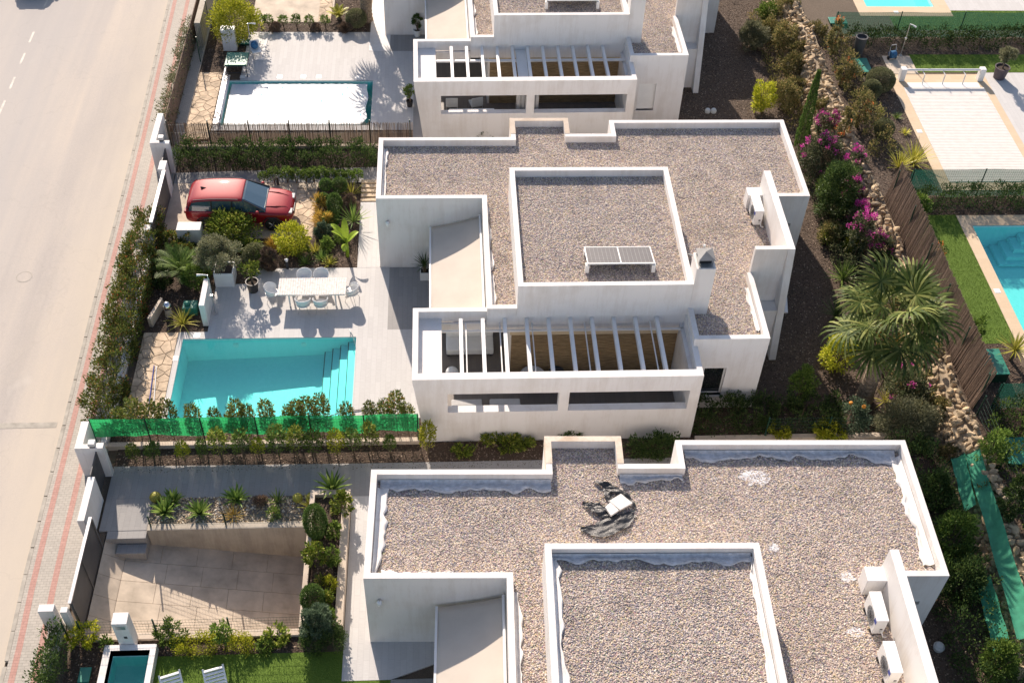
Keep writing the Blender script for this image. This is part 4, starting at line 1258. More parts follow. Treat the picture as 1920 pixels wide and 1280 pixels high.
# the same for the middle villa
wall([(-10.6, 6.6), (-10.33, 6.6), (-10.33, 8.9), (-10.6, 8.9)], 0, 1.75, 'white street wall end above the middle wicket gate')
wall(rect(-10.33, 6.6, -9.95, 6.8), 0, 1.75, 'short white cross wall at the middle wicket gate')
wall(rect(-9.95, 6.55, -9.72, 6.8), 0, 1.75, 'slim white pier beside the hedge at the middle wicket gate')
lamp_box(-10.08, 6.78, 1.75, 'small pale lamp on the pier of the middle wicket gate')
wall(rect(-9.98, 4.85, -9.66, 5.5), 0, 1.6, 'white gate pillar between wicket and parking gate of the middle villa')
g_ = empty('wicket_gate', (0, 0, 0), 0, 'dark wicket gate leaf at the middle villa', 'gate', kind='thing')
MB().box(-9.95, 5.52, 0.08, -9.91, 6.54, 1.5).build('leaf', 'dark_grey_gate', g_)
MB().box(-9.99, 5.65, 0.95, -9.87, 5.69, 1.0).build('handle', 'steel', g_)
g_ = empty('sliding_gate', (0, 0, 0), 0, 'dark sliding gate with pale rail beside the red car', 'gate', kind='thing')
MB().box(-9.74, 1.3, 0.05, -9.68, 4.84, 1.5).build('panel', 'dark_grey_gate', g_)
MB().box(-9.78, 1.3, 1.5, -9.64, 4.84, 1.58).build('rail', 'white_paint', g_)
wall(rect(-9.98, 0.75, -9.72, 1.28), 0, 1.45, 'white gate post half hidden by the photinia hedge')
wall(rect(-9.95, -9.74, -9.75, 0.74), 0, 0.4, 'low white wall behind the photinia hedge')
wall(rect(-8.72, 1.24, -7.7, 1.78), 0, 1.15, 'thick white slab wall with dazzling top beside the car')
wall(rect(-7.12, -3.42, -6.9, -1.85), 0, 1.2, 'free standing white garden wall at the edge of the pool deck')
wall([(-9.3, -3.4), (-8.95, -2.2), (-8.85, -2.25), (-9.15, -3.45)], 0, 0.5, 'low curved stone kerb wall beside the mirrored ball', 'pale_coping')
# street boundary of the upper plot: brown boarded fence
fo = empty('board_fence', (0, 0, 0), 0, 'brown boarded fence along the pavement of the upper plot', 'fence', kind='thing')
yb = 9.0
while yb < 23:
    MB().box(-10.34, yb, 0.0, -10.30, yb + 0.28, 1.45).build('plank', 'brush_brown', fo)
    yb += 0.29
MB().box(-10.40, 9.0, 0.0, -10.342, 23, 0.5).build('footing', 'pale_coping', fo)
wall(rect(-10.1, 17.2, -9.8, 23), 0, 1.5, 'grey wall behind the yellow green shrub of the upper plot', 'concrete')
# brushwood fence between upper and middle plot
def reed_screen(name, x0, x1, y, h, step, mat, label, lw, parent=None, xaxis=True, z=0.0, th=0.012):
    o = empty(name, (0, 0, 0), 0, label, 'fence', kind='thing')
    mb = MB(); n = int((x1 - x0) / step)
    rs = random.Random(len(label))
    for i in range(n):
        a = x0 + step * i + rs.uniform(-0.006, 0.006)
        q = h * (1 + rs.uniform(-0.03, 0.035)); d = rs.uniform(-0.012, 0.012); ln = rs.uniform(-0.02, 0.02)
        w = th * rs.uniform(0.7, 1.3)
        if xaxis: pts = [(a, y + d, z), (a + w, y + d, z), (a + w + ln, y + d, z + q), (a + ln, y + d, z + q)]; e = (0, w, 0)
        else: pts = [(y + d, a, z), (y + d, a + w, z), (y + d + 0.28, a + w + ln, z + q), (y + d + 0.28, a + ln, z + q)]; e = (w, 0, 0)
        mb.extr(pts, e)
    tag(mb.build('reeds', mat, o, fix=False), kind='stuff')
    return o
bf = reed_screen('reed_fence', -10.28, 1.35, 8.5, 1.45, 0.028, 'reed_tan', 'see through reed fence between the covered pool and the dark hedge', 0, th=0.016)
for i in range(7):
    x = -10.2 + 1.9 * i
    MB().tube([(x, 8.54, 0), (x, 8.54, 1.6)], 0.03, 8).build('post', 'green_metal', bf)
for z in (0.35, 0.9, 1.35):
    MB().tube([(-10.28, 8.52, z), (1.35, 8.52, z)], 0.006, 5).build('wire', 'galvanised', bf)
MB().box(-10.28, 8.46, -0.05, 1.35, 8.64, 0.14).build('footing', 'pale_coping', bf)
# wire fences with woven green cloth
def net_fence(x0, x1, y, h, mat, label, posts, z=0.0, footing=0.0, cloth0=0.3, dip=0.0, yaxis=False):
    o = empty('net_fence', (0, 0, 0), 0, label, 'fence', kind='thing')
    P3 = (lambda a, b, c: (b, a, c)) if yaxis else (lambda a, b, c: (a, b, c))
    n = max(8, int((x1 - x0) / 0.25)); vs = []
    for i in range(n + 1):
        a = x0 + (x1 - x0) * i / n
        w = 0.025 * math.sin(a * 2.1) + 0.015 * math.sin(a * 5.3)
        vs += [P3(a, y + w * 0.4, z + h - 0.02 + 0.02 * math.sin(a * 1.7)), P3(a, y + w, z + (h + cloth0) / 2), P3(a, y + w * 1.5, z + cloth0 + 0.03 * math.sin(a * 3.1))]
    MB().add(vs, [(3 * i + k, 3 * i + 3 + k, 3 * i + 4 + k, 3 * i + 1 + k) for i in range(n) for k in range(2)]).build('cloth', mat, o, fix=False)
    for k in range(posts):
        a = x0 + (x1 - x0) * (k + 0.02) / (posts - 1 + 0.04)
        MB().tube([P3(a, y - 0.05, z), P3(a, y - 0.05, z + h + 0.06)], 0.028, 8).build('post', 'green_metal', o)
    wm = MB()
    for q in range(9):
        zz = z + cloth0 * 0.2 + (h - cloth0 * 0.2) * q / 8
        wm.tube([P3(x0, y - 0.035, zz), P3(x1, y - 0.035, zz)], 0.0035, 4)
    for q in range(int((x1 - x0) / 0.1)):
        a = x0 + 0.1 * q
        wm.tube([P3(a, y - 0.035, z + cloth0 * 0.2), P3(a, y - 0.035, z + h)], 0.003, 3)
    tag(wm.build('wire_mesh', 'green_metal', o, fix=False), kind='stuff')
    if footing:
        bx = (x0, y - 0.14, z - 0.1, x1, y + 0.06, z + footing) if not yaxis else (y - 0.1, x0, z - 0.1, y + 0.1, x1, z + footing)
        MB().box(*bx).build('footing', 'pale_coping', o, bevel=0.01)
    return o
net_fence(-10.15, 1.75, -9.62, 1.62, 'net_bright_green', 'bright green cloth fence along the open pool', 7, footing=0.2, cloth0=0.62)
net_fence(23.4, 44, 16.2, 1.55, 'net_dark_green', 'dark green netting fence behind the shuttered pool', 7, z=TZ, cloth0=0.05)
net_fence(23.6, 40, 2.95, 1.6, 'net_dark_green', 'dark green netting fence above the small lawn', 6, z=TZ, cloth0=0.05)
net_fence(23.3, 34, -9.6, 1.5, 'net_dark_green', 'dark green netting fence below the teal pump box', 4, z=TZ, cloth0=0.05)
# plain wire fences (posts, rails and mesh)
def wire_fence(pts, h, label, z=0.0, dx=0.1):
    o = empty('wire_fence', (0, 0, 0), 0, label, 'fence', kind='thing')
    wm = MB()
    for a, b in zip(pts, pts[1:]):
        L = math.hypot(b[0] - a[0], b[1] - a[1])
        k = max(1, round(L / 2.4))
        for i in range(k + 1):
            f = i / k
            x, y = a[0] + (b[0] - a[0]) * f, a[1] + (b[1] - a[1]) * f
            MB().tube([(x, y, z), (x, y, z + h + 0.05)], 0.03, 8).build('post', 'green_metal', o)
        for q in range(6):
            zz = z + 0.08 + (h - 0.1) * q / 5
            wm.tube([(*a, zz), (*b, zz)], 0.005, 4)
        for i in range(int(L / dx)):
            f = i * dx / L
            x, y = a[0] + (b[0] - a[0]) * f, a[1] + (b[1] - a[1]) * f
            wm.tube([(x, y, z + 0.05), (x, y, z + h)], 0.0028, 3)
    tag(wm.build('wire_mesh', 'green_metal', o, fix=False), kind='stuff')
    return o
wire_fence([(-9.05, -17.56), (-1.95, -17.56)], 0.95, 'thin wire fence on the low cream wall of the lawn', z=0.12)
wire_fence([(-7.6, -13.3), (-5.0, -13.3), (-2.2, -13.3)], 0.6, 'wire guard fence along the top of the concrete retaining wall', z=0.12)
wire_fence([(-9.45, -22), (-9.45, -17.7)], 1.3, 'green corner fence overgrown by the climber at the lower street corner')
wire_fence([(-9.8, 15.8), (-9.8, 19.3)], 1.5, 'green wire fence panel beside the upper street fence')
wire_fence([(22.75, -20), (22.75, -9.9)], 1.2, 'green wire fence above the rock wall near the shade cloth', z=1.2)
wire_fence([(14.9, -9.75), (22.0, -9.75)], 1.0, 'thin wire fence in the hedge above the lower roof', z=0.15)
wall(rect(12.2, -9.92, 22.0, -9.7), 0, 0.16, 'low cream kerb wall between the middle and lower back gardens', 'pale_coping')
# brushwood screen on the terrace edge
bs = reed_screen('brushwood_fence', -9.6, 2.9, 22.66, 2.05, 0.03, 'brush_brown', 'tall dark brushwood fence leaning along the eastern terrace edge', 0, xaxis=False, z=TZ, th=0.022)
for i in range(6):
    MB().tube([(22.8, -9.5 + 2.4 * i, TZ), (22.8, -9.5 + 2.4 * i, TZ + 1.9)], 0.03, 8).build('post', 'green_metal', bs)

# ------------------------------------------------------------------ cars
def loft(sections, closed_ends=True):
    mb = MB(); n = len(sections[0])
    vs = [p for s in sections for p in s]
    fs = [(i * n + j, i * n + j + 1, (i + 1) * n + j + 1, (i + 1) * n + j) for i in range(len(sections) - 1) for j in range(n - 1)]
    if closed_ends:
        fs.append(tuple(range(n))[::-1]); fs.append(tuple(range((len(sections) - 1) * n, len(sections) * n)))
    return mb.add(vs, fs)
def subsurf(o, lv=2):
    m_ = o.modifiers.new('smooth', 'SUBSURF'); m_.levels = lv; m_.render_levels = lv
    for p in o.data.polygons: p.use_smooth = True
    return o
def car(loc, rz, paint, label):
    """estate-bodied off-roader, nose towards +x"""
    c = empty('car', loc, rz, label, 'car', kind='thing')
    st = [  # x, half width, sill z, waist z (edge), deck z (centre)
        (-2.37, 0.70, 0.52, 0.86, 0.90), (-2.33, 0.84, 0.40, 1.02, 1.06), (-2.15, 0.93, 0.34, 1.08, 1.12), (-1.5, 0.965, 0.32, 1.09, 1.12), (-0.5, 0.965, 0.32, 1.07, 1.10), (0.5, 0.965, 0.32, 1.05, 1.09),
        (0.92, 0.965, 0.33, 1.03, 1.10), (1.25, 0.96, 0.34, 1.00, 1.09), (1.7, 0.945, 0.34, 0.97, 1.05), (2.05, 0.90, 0.36, 0.91, 0.985), (2.26, 0.80, 0.40, 0.80, 0.87), (2.36, 0.62, 0.46, 0.66, 0.70)]
    secs = []
    for x, w, zb, zw, zd in st:
        half = [(0, zb), (w * 0.9, zb), (w, zb + 0.16), (w * 1.0, (zb + zw) / 2 + 0.05), (w * 0.985, zw - 0.07), (w * 0.90, zw), (w * 0.55, zd - 0.012), (0, zd)]
        full = [(-y, z) for y, z in half] + [(y, z) for y, z in half[-2:0:-1]] + [(0, zb)]
        secs.append([(x, y, z) for y, z in full])
    b = loft(secs).build('body', paint, c); subsurf(b, 2)
    # bonnet creases
    for s in (-1, 1):
        cr = MB().tube([(1.02, 0.52 * s, 1.088), (1.6, 0.48 * s, 1.06), (2.1, 0.36 * s, 0.965)], [0.012, 0.02, 0.006], 6); cr.build('bonnet_crease', paint, b)
    # glasshouse
    gs = [(-2.26, 0.82, 0.76, 1.06, 1.14), (-1.98, 0.86, 0.72, 1.06, 1.50), (-1.6, 0.88, 0.71, 1.05, 1.585), (-0.6, 0.89, 0.72, 1.04, 1.63), (0.05, 0.89, 0.71, 1.04, 1.615), (0.30, 0.89, 0.70, 1.04, 1.565), (1.18, 0.86, 0.78, 1.04, 1.08)]
    secs = []
    for x, wb, wt, zb, zt in gs:
        half = [(0, zb - 0.06), (wb, zb - 0.06), (wb, zb), (wt + 0.02, zt - 0.05), (wt - 0.06, zt), (0, zt + 0.012)]
        full = [(-y, z) for y, z in half] + [(y, z) for y, z in half[-2:0:-1]] + [(0, zb - 0.06)]
        secs.append([(x, y, z) for y, z in full])
    gl = loft(secs).build('glasshouse', 'car_glass', c)
    for p in gl.data.polygons: p.use_smooth = False
    # roof skin
    rs_ = []
    for x, w, z in ((-2.20, 0.72, 1.36), (-2.02, 0.755, 1.52), (-1.6, 0.755, 1.615), (-0.6, 0.765, 1.66), (0.02, 0.755, 1.645), (0.22, 0.72, 1.60)):
        rs_.append([(x, -w, z - 0.10), (x, -w * 0.97, z - 0.03), (x, -w * 0.6, z + 0.004), (x, 0, z + 0.016), (x, w * 0.6, z + 0.004), (x, w * 0.97, z - 0.03), (x, w, z - 0.10)])
    rf = loft(rs_, False).build('roof', paint, c, fix=False); subsurf(rf, 2)
    so = rf.modifiers.new('thick', 'SOLIDIFY'); so.thickness = 0.02; so.offset = -1
    MB().extr([(-1.66, 0, 1.62), (-1.40, 0, 1.64), (-1.62, 0, 1.71), (-1.68, 0, 1.69)], (0, 0.035, 0)).build('antenna_fin', 'black_plastic', rf)
    for s in (-1, 1):
        MB().tube([(-1.9, 0.735 * s, 1.55), (-1.2, 0.745 * s, 1.625), (-0.4, 0.75 * s, 1.645), (0.05, 0.74 * s, 1.62)], 0.014, 6).build('roof_rail', 'plum_iron', rf)
        MB().tube([(0.28, 0.71 * s, 1.55), (0.75, 0.79 * s, 1.30), (1.16, 0.865 * s, 1.06)], [0.03, 0.03, 0.035], 6).build('pillar', 'black_plastic', c)
        MB().tube([(-2.0, 0.745 * s, 1.47), (-2.12, 0.79 * s, 1.30), (-2.2, 0.84 * s, 1.08)], [0.045, 0.06, 0.07], 6).build('pillar', paint, c)
        for x in (-1.15, -0.25):
            MB().tube([(x, 0.885 * s, 1.06), (x + 0.02, 0.73 * s, 1.58)], 0.03, 6).build('pillar', 'black_plastic', c)
        mi = MB().ball((0.86, 1.02 * s, 1.12), 0.09, 0.11, 0.085, 10, 7); mi.build('mirror', paint, c, smooth=True)
        MB().box(2.06, 0.52 * s - 0.17, 0.78, 2.31, 0.52 * s + 0.17, 0.86).build('headlight', 'lamp_lens', c, bevel=0.02)
        MB().box(-2.37, 0.68 * s - 0.15, 0.88, -2.27, 0.68 * s + 0.15, 1.0).build('taillight', 'tail_lens', c, bevel=0.02)
        for x in (-1.42, 1.46):
            t = MB()
            wv = 0.0
            t.lathe([(0.22, -0.11), (0.34, -0.12), (0.375, -0.07), (0.375, 0.07), (0.34, 0.12), (0.22, 0.11)], (0, 0, 0), 24)
            w_ = t.build('wheel', 'rubber', c, smooth=True)
            w_.rotation_euler = (R(90), 0, 0); w_.location = (x, 0.86 * s, 0.375)
            rm = MB().lathe([(0.0, -0.09), (0.22, -0.09), (0.235, -0.10), (0.235, 0.10), (0.22, 0.09), (0.0, 0.06)], (0, 0, 0), 20)
            for k in range(5):
                a = 2 * math.pi * k / 5
                rm.tube([(0.03 * math.cos(a), 0.03 * math.sin(a), 0.11 * -s), (0.21 * math.cos(a), 0.21 * math.sin(a), 0.115 * -s)], 0.025, 5)
            rm.build('rim', 'steel', w_)
            MB().tube([(x - 0.44, 0.93 * s, 0.36), (x - 0.40, 0.965 * s, 0.60), (x - 0.2, 0.975 * s, 0.78), (x + 0.2, 0.975 * s, 0.78), (x + 0.40, 0.965 * s, 0.60), (x + 0.44, 0.93 * s, 0.36)], 0.03, 6).build('wheel_arch', 'black_plastic', c)
    MB().box(2.27, -0.42, 0.56, 2.37, 0.42, 0.74).build('grille', 'black_plastic', c, bevel=0.02)
    MB().box(0.98, -0.66, 1.075, 1.16, 0.66, 1.112).build('cowl', 'black_plastic', c, bevel=0.01)
    return c
car((-6.22, 3.42, 0.012), R(-1.5), 'car_red', 'red off roader parked behind the dark sliding gate')
car((-20.0, 24.75, -0.028), R(-90), 'car_black', 'black car on the road whose shadow reaches into the picture')

# ------------------------------------------------------------------ dining set on the pool deck
tb = empty('dining_table', (-2.72, -1.91, 0.016), 0, 'long slatted pale wood table on the pool deck', 'table')
for i in range(28):
    x = -1.40 + 0.1 * i
    MB().box(x, -0.5, 0.72, x + 0.088, 0.5, 0.75).build('slat', 'wood_grey', tb)
for s in (-1, 1):
    MB().box(-1.38, 0.44 * s - 0.03, 0.66, 1.38, 0.44 * s + 0.03, 0.72).build('rail', 'white_paint', tb)
    for q in (-1, 1):
        MB().box(0.95 * q - 0.03, 0.42 * s - 0.03, 0, 0.95 * q + 0.03, 0.42 * s + 0.03, 0.66).build('leg', 'white_paint', tb)
def shell_chair(loc, rz, label):
    """bucket chair of white plastic on wire legs; it faces +x"""
    o = empty('bucket_chair', loc, rz, label, 'chair', 'white bucket chairs around the long table')
    mb = MB(); NA, NR = 20, 6; vs = []
    for i in range(NA + 1):
        a = R(-125) + R(250) * i / NA       # around the back
        rim = 0.80 - 0.17 * (abs(a) / R(125)) ** 2.2
        for j in range(NR + 1):
            f = j / NR
            rad = 0.10 + 0.185 * min(1, f * 1.8) + 0.03 * max(0, f - 0.5)
            z = 0.44 + 0.01 * f + (max(0, f - 0.42) / 0.58) ** 0.8 * (rim - 0.45)
            vs.append((-rad * math.cos(a) * 1.02, rad * math.sin(a) * 1.08, z))
    fs = [(i * (NR + 1) + j, i * (NR + 1) + j + 1, (i + 1) * (NR + 1) + j + 1, (i + 1) * (NR + 1) + j) for i in range(NA) for j in range(NR)]
    mb.add(vs, fs)
    sh = mb.build('shell', 'white_plastic', o, smooth=True, fix=False)
    sm = sh.modifiers.new('thick', 'SOLIDIFY'); sm.thickness = 0.015
    seat = MB().prism([(0.29 * math.cos(t) * (1.0 if math.cos(t) < 0 else 0.9), 0.29 * math.sin(t)) for t in [2 * math.pi * k / 24 for k in range(24)]], 0.425, 0.45)
    seat.build('seat', 'white_plastic', o, bevel=0.008)
    for sx in (-1, 1):
        for sy in (-1, 1):
            MB().tube([(0.10 * sx, 0.12 * sy, 0.43), (0.23 * sx, 0.23 * sy, 0.0)], 0.011, 6).build('leg', 'steel', o)
    return o
c0 = shell_chair((-4.42, -1.93, 0.016), R(0), 'white bucket chair at the street end of the long table')
place(c0, (-3.12, -1.12, 0.016), R(-90), 'white bucket chair on the planting side of the table, towards the street end')
place(c0, (-2.42, -1.12, 0.016), R(-88), 'white bucket chair on the planting side of the table, towards the house')
place(c0, (-3.08, -2.6, 0.016), R(90), 'white bucket chair on the pool side of the table, towards the street end')
place(c0, (-2.36, -2.6, 0.016), R(94), 'white bucket chair on the pool side of the table, towards the house')
place(c0, (-1.12, -1.95, 0.016), R(160), 'white bucket chair at the house end of the long table, turned askew')

# ------------------------------------------------------------------ pots, lamps, showers
def planter_box(x0, y0, x1, y1, z0, h, label):
    o = empty('planter_box', ((x0 + x1) / 2, (y0 + y1) / 2, z0), 0, label, 'planter')
    w, d = (x1 - x0) / 2, (y1 - y0) / 2
    grid_solid([(-w, -d, 0, w, d, h)], [(-w + .04, -d + .04, h - .12, w - .04, d - .04, h)]).build('box', 'white_plastic', o)
    MB().box(-w + .041, -d + .041, h - .13, w - .041, d - .041, h - .06).build('soil', 'pot_soil', o)
    return o
planter_box(-6.9, -1.12, -6.1, -0.34, 0.016, 0.74, 'white cube planter holding the olive tree')
def tree_ball(x, y, z, trunk, r, h, kind, label, name='small_tree', cat='tree', lean=0.0):
    mat, ll, lw, dens, crf = KIND[kind]
    o = empty(name, (x, y, z), 0, label, cat)
    t = MB().tube([(0, 0, 0), (0.03, 0.02, trunk * 0.5), (lean, 0.0, trunk + h * 0.25)], [0.055, 0.045, 0.02], 7)
    for k in range(5):
        a = 1.3 * k
        t.tube([(lean * 0.8, 0, trunk * 0.85), (lean + r * 0.5 * math.cos(a), r * 0.5 * math.sin(a), trunk + h * 0.5)], [0.025, 0.008], 5)
    t.build('trunk', 'bark_trunk', o)
    area = 4 * math.pi * ((r * r + r * h) / 3)
    n = int(min(12000, max(200, dens * area * 1.9 / (ll * lw)))); nc = int(max(12, 30 * r + 6))
    P, D = crown_points(r * 0.9, r * 0.9, h, nc, max(6, n // nc), max(0.09, 0.26 * r), z0=trunk, hug=0.45)
    P[:, 0] += lean
    link('crown', leaf_mesh('crown', P, D, ll, lw, mat), None, o)
    return o
tree_ball(-6.6, -0.62, 0.62, 0.35, 1.0, 1.2, 'olive', 'grey green olive tree growing in the white cube planter', 'olive_tree')
def round_pot(x, y, z, r, h, mat, label):
    o = empty('plant_pot', (x, y, z), 0, label, 'pot')
    MB().lathe([(r * 0.78, 0), (r, h), (r * 1.06, h), (r * 1.06, h + 0.03), (r * 0.92, h + 0.03), (r * 0.9, h - 0.06), (0.0, h - 0.06)], (0, 0, 0), 22).build('shell', mat, o)
    MB().lathe([(r * 0.89, h - 0.10), (r * 0.89, h - 0.05), (0.0, h - 0.045)], (0, 0, 0), 18).build('soil', 'pot_soil', o)
    return o
round_pot(-5.3, -1.35, 0.016, 0.26, 0.5, 'pot_black', 'black plastic pot with a small citrus on the pool deck')
tree_ball(-5.3, -1.35, 0.42, 0.5, 0.45, 0.55, 'citrus', 'small citrus bush growing in the black pot')
round_pot(31.3, 12.45, TZ + 0.02, 0.36, 0.62, 'plum_iron', 'big dark pot on the paving beside the shuttered pool')
tree_ball(31.3, 12.45, TZ + 0.5, 0.5, 0.55, 0.8, 'olive', 'thin leaved young tree in the big dark pot')
round_pot(1.45, 18.42, 0.02, 0.2, 0.34, 'white_plastic', 'white pot against the entrance wall of the upper villa')
tree_ball(1.45, 18.42, 0.3, 0.15, 0.28, 0.85, 'pine', 'slim green plant in the white pot of the upper villa', 'potted_plant', 'plant')
round_pot(1.12, 11.9, 0.02, 0.17, 0.3, 'pot_black', 'black pot beside the pergola corner of the upper villa')
tree_ball(1.12, 11.9, 0.25, 0.2, 0.3, 0.85, 'green', 'leafy plant in the black pot by the upper pergola', 'potted_plant', 'plant')
planter_box(1.72, -0.86, 2.12, -0.46, 0.02, 0.42, 'small white cube pot under the awning edge')
rosette(1.92, -0.66, 0.36, 60, 0.62, 0.035, 'leaf_dark', 'dark grassy palm lily in the small white cube pot', 'palm_lily', tilt=(0.1, 1.5), droop=0.5, stem=0.35)
def shower(x, y, z, h, ax, label, head=0.35):
    o = empty('garden_shower', (x, y, z), 0, label, 'shower')
    MB().tube([(0, 0, 0), (0, 0, h)], 0.022, 8).build('pole', 'steel', o)
    ex, ey = head * math.cos(ax), head * math.sin(ax)
    MB().tube([(0, 0, h), (ex * 0.5, ey * 0.5, h + 0.01), (ex, ey, h - 0.02)], [0.02, 0.03, 0.05], 8).build('head', 'white_paint', o)
    MB().box(-0.05, -0.05, 0.95, 0.05, 0.05, 1.05).build('tap', 'steel', o)
    MB().lathe([(0.1, 0), (0.1, 0.02), (0.0, 0.02)], (0, 0, 0), 14).build('base', 'steel', o)
    return o
shower(-6.72, -2.68, 0.016, 2.15, R(175), 'garden shower beside the free standing white wall', 0.42)
shower(-7.25, 16.72, 0.016, 1.75, R(0), 'garden shower beside the green table of the upper garden', 0.40)
shower(26.73, 14.5, TZ + 0.02, 1.85, R(-50), 'garden shower on the beige slab by the shuttered pool', 0.36)
hm = MB().ball((-6.62, -2.25, 1.0), 0.07, 0.07, 0.2, 8, 6)
def bollard(x, y, label):
    o = empty('bollard_lamp', (x, y, 0.0), 0, label, 'lamp')
    MB().lathe([(0.06, 0), (0.06, 0.42), (0.05, 0.43)], (0, 0, 0), 12).build('post', 'charcoal_metal', o)
    MB().lathe([(0.055, 0.43), (0.07, 0.50), (0.08, 0.53), (0.0, 0.56)], (0, 0, 0), 12).build('lamp_head', 'white_plastic', o)
bollard(-3.98, 0.0, 'white capped bollard lamp at the edge of the dining deck')
bollard(-4.9, 5.72, 'white capped bollard lamp beside the car bonnet')
sp = empty('mirror_ball', (-8.6, -2.75, 0), 0, 'shiny mirrored ball on a stone post near the pool corner', 'garden ball')
MB().lathe([(0.16, 0), (0.13, 0.35), (0.15, 0.38)], (0, 0, 0), 14).build('post', 'pale_coping', sp)
MB().ball((0, 0, 0.55), 0.19, 0.19, 0.19, 20, 12).build('ball', 'mirror_ball', sp, smooth=True)
hr = empty('hose_reel', (-7.72, -2.55, 0), 0, 'green hose reel cabinet behind the free standing wall', 'hose reel')
MB().box(-0.28, -0.25, 0, 0.3, 0.25, 0.42).build('cabinet', 'teal_plastic', hr, bevel=0.04)
MB().ball((-0.1, 0.0, 0.46), 0.13, 0.13, 0.1, 10, 7).build('lid', 'teal_plastic', hr, smooth=True)
for k, (xa, ya, xb, yb, m_) in enumerate(((-8.74, -5.6, -8.55, -8.5, 'blue_label'), (-8.64, -5.65, -8.33, -8.5, 'white_paint'))):
    thing('pool_pole', MB().tube([(xa, ya, 0.06), (xb, yb, 0.06)], 0.02, 8), m_, ['blue telescopic pool pole lying on the flagstones', 'white telescopic pool pole lying on the flagstones'][k], 'pole')
hl = MB().tube([(-1.1, -4.05, 0.02), (-1.1, -4.05, 0.35), (-1.05, -4.25, 0.40), (-0.95, -4.4, 0.25), (-0.92, -4.45, -0.2)], 0.02, 8)
ph = empty('pool_nozzle', (0, 0, 0), 0, 'small steel handrail at the pool steps', 'handrail')
hl.build('rail', 'steel', ph)
thing('garden_hose', MB().tube([(-2.2, -8.55, 0.05), (-1.6, -8.3, 0.05), (-0.9, -8.1, 0.05), (-0.2, -8.0, 0.05), (0.1, -8.1, 0.05)], 0.02, 6), 'plum_iron', 'grey hose lying across the pool end by the green fence', 'hose')

# ------------------------------------------------------------------ things on the villa roofs
def solar(v, x, y, z, label):
    p = loc_of(v, x, y, z)
    o = empty('solar_panel', p, v.rotation_euler[2], label, 'solar panel')
    T = R(22)
    def tp(a, b, c): return (a, b * math.cos(T) - c * math.sin(T), 0.33 + b * math.sin(T) + c * math.cos(T))
    fr = MB()
    def tbox(x0, y0, z0, x1, y1, z1):
        fr.add([tp(*q) for q in ((x0, y0, z0), (x1, y0, z0), (x1, y1, z0), (x0, y1, z0), (x0, y0, z1), (x1, y0, z1), (x1, y1, z1), (x0, y1, z1))],
               [(0, 3, 2, 1), (4, 5, 6, 7), (0, 1, 5, 4), (1, 2, 6, 5), (2, 3, 7, 6), (3, 0, 4, 7)])
    T = R(-12)
    tbox(-1.27, -0.62, 0, 1.27, -0.58, 0.05); tbox(-1.27, 0.58, 0, 1.27, 0.62, 0.05)
    for a in (-1.27, -0.02, 1.23): tbox(a, -0.58, 0, a + 0.04, 0.58, 0.05)
    fr.build('frame', 'white_paint', o)
    for k, (a, b) in enumerate(((-1.23, -0.02), (0.02, 1.23))):
        fr = MB()
        for i in range(8):
            for j in range(5):
                xa = a + (b - a) * i / 8; ya = -0.58 + 1.16 * j / 5
                fr.add([tp(xa + 0.005, ya + 0.005, 0.045), tp(xa + (b - a) / 8 - 0.005, ya + 0.005, 0.045), tp(xa + (b - a) / 8 - 0.005, ya + 0.227, 0.045), tp(xa + 0.005, ya + 0.227, 0.045)], [(0, 1, 2, 3)])
        fr.build('cell_field', 'solar_cell', o)
        fr = MB(); tbox(a, -0.58, 0.02, b, 0.58, 0.04); fr.build('back_sheet', 'panel_back', o)
    for a in (-1.25, 1.25):
        MB().box(a - 0.07, -0.58, 0, a + 0.07, -0.40, 0.38).build('foot', 'white_plastic', o)
        MB().box(a - 0.04, 0.38, 0, a + 0.04, 0.52, 0.21).build('foot', 'white_plastic', o)
    return o
solar(vM, 9.35, -4.95, 4.75, 'tilted solar panel in a white frame on the middle roof')
solar(vT, 9.3, -4.9, 4.75, 'solar panel at the top edge of the picture on the upper roof')
def aircon(v, x, y, z, label):
    o = empty('air_conditioner', loc_of(v, x, y, z), v.rotation_euler[2], label, 'air conditioner', 'rooftop air conditioners')
    MB().box(-0.17, -0.5, 0.08, 0.17, 0.5, 0.80).build('case', 'white_plastic', o, bevel=0.025)
    MB().box(-0.185, -0.505, 0.76, 0.185, 0.505, 0.815).build('top_cover', 'white_plastic', o, bevel=0.02)
    g = MB()
    for r_ in (0.08, 0.15, 0.22, 0.29):
        g.tube([(-0.182, -0.08 + r_ * math.cos(t), 0.42 + r_ * math.sin(t)) for t in [2 * math.pi * k / 20 for k in range(21)]], 0.006, 4, False)
    for k in range(6):
        t = math.pi * k / 6
        g.tube([(-0.185, -0.08 + 0.3 * math.cos(t), 0.42 + 0.3 * math.sin(t)), (-0.185, -0.08 - 0.3 * math.cos(t), 0.42 - 0.3 * math.sin(t))], 0.005, 4)
    g.build('fan_guard', 'charcoal_metal', o)
    MB().tube([(-0.171, -0.08, 0.42), (-0.174, -0.08, 0.42)], 0.28, 20).build('fan_opening', 'dish_grey', o)
    MB().box(-0.176, -0.49, 0.56, -0.172, -0.33, 0.72).build('badge', 'blue_label', o)
    for (zz, mt_) in ((0.3, 'charcoal_metal'), (0.2, 'dish_grey')):
        MB().box(0.02, -0.508, zz, 0.10, -0.5, zz + 0.06).build('valve_cover', mt_, o)
    for b in (-0.35, 0.35):
        MB().box(-0.2, b - 0.04, 0, 0.2, b + 0.04, 0.08).build('foot', 'rubber', o)
    MB().tube([(0.1, -0.51, 0.22), (0.14, -0.62, 0.1), (0.26, -0.6, 0.05)], 0.018, 6).build('pipe', 'white_plastic', o)
    return o
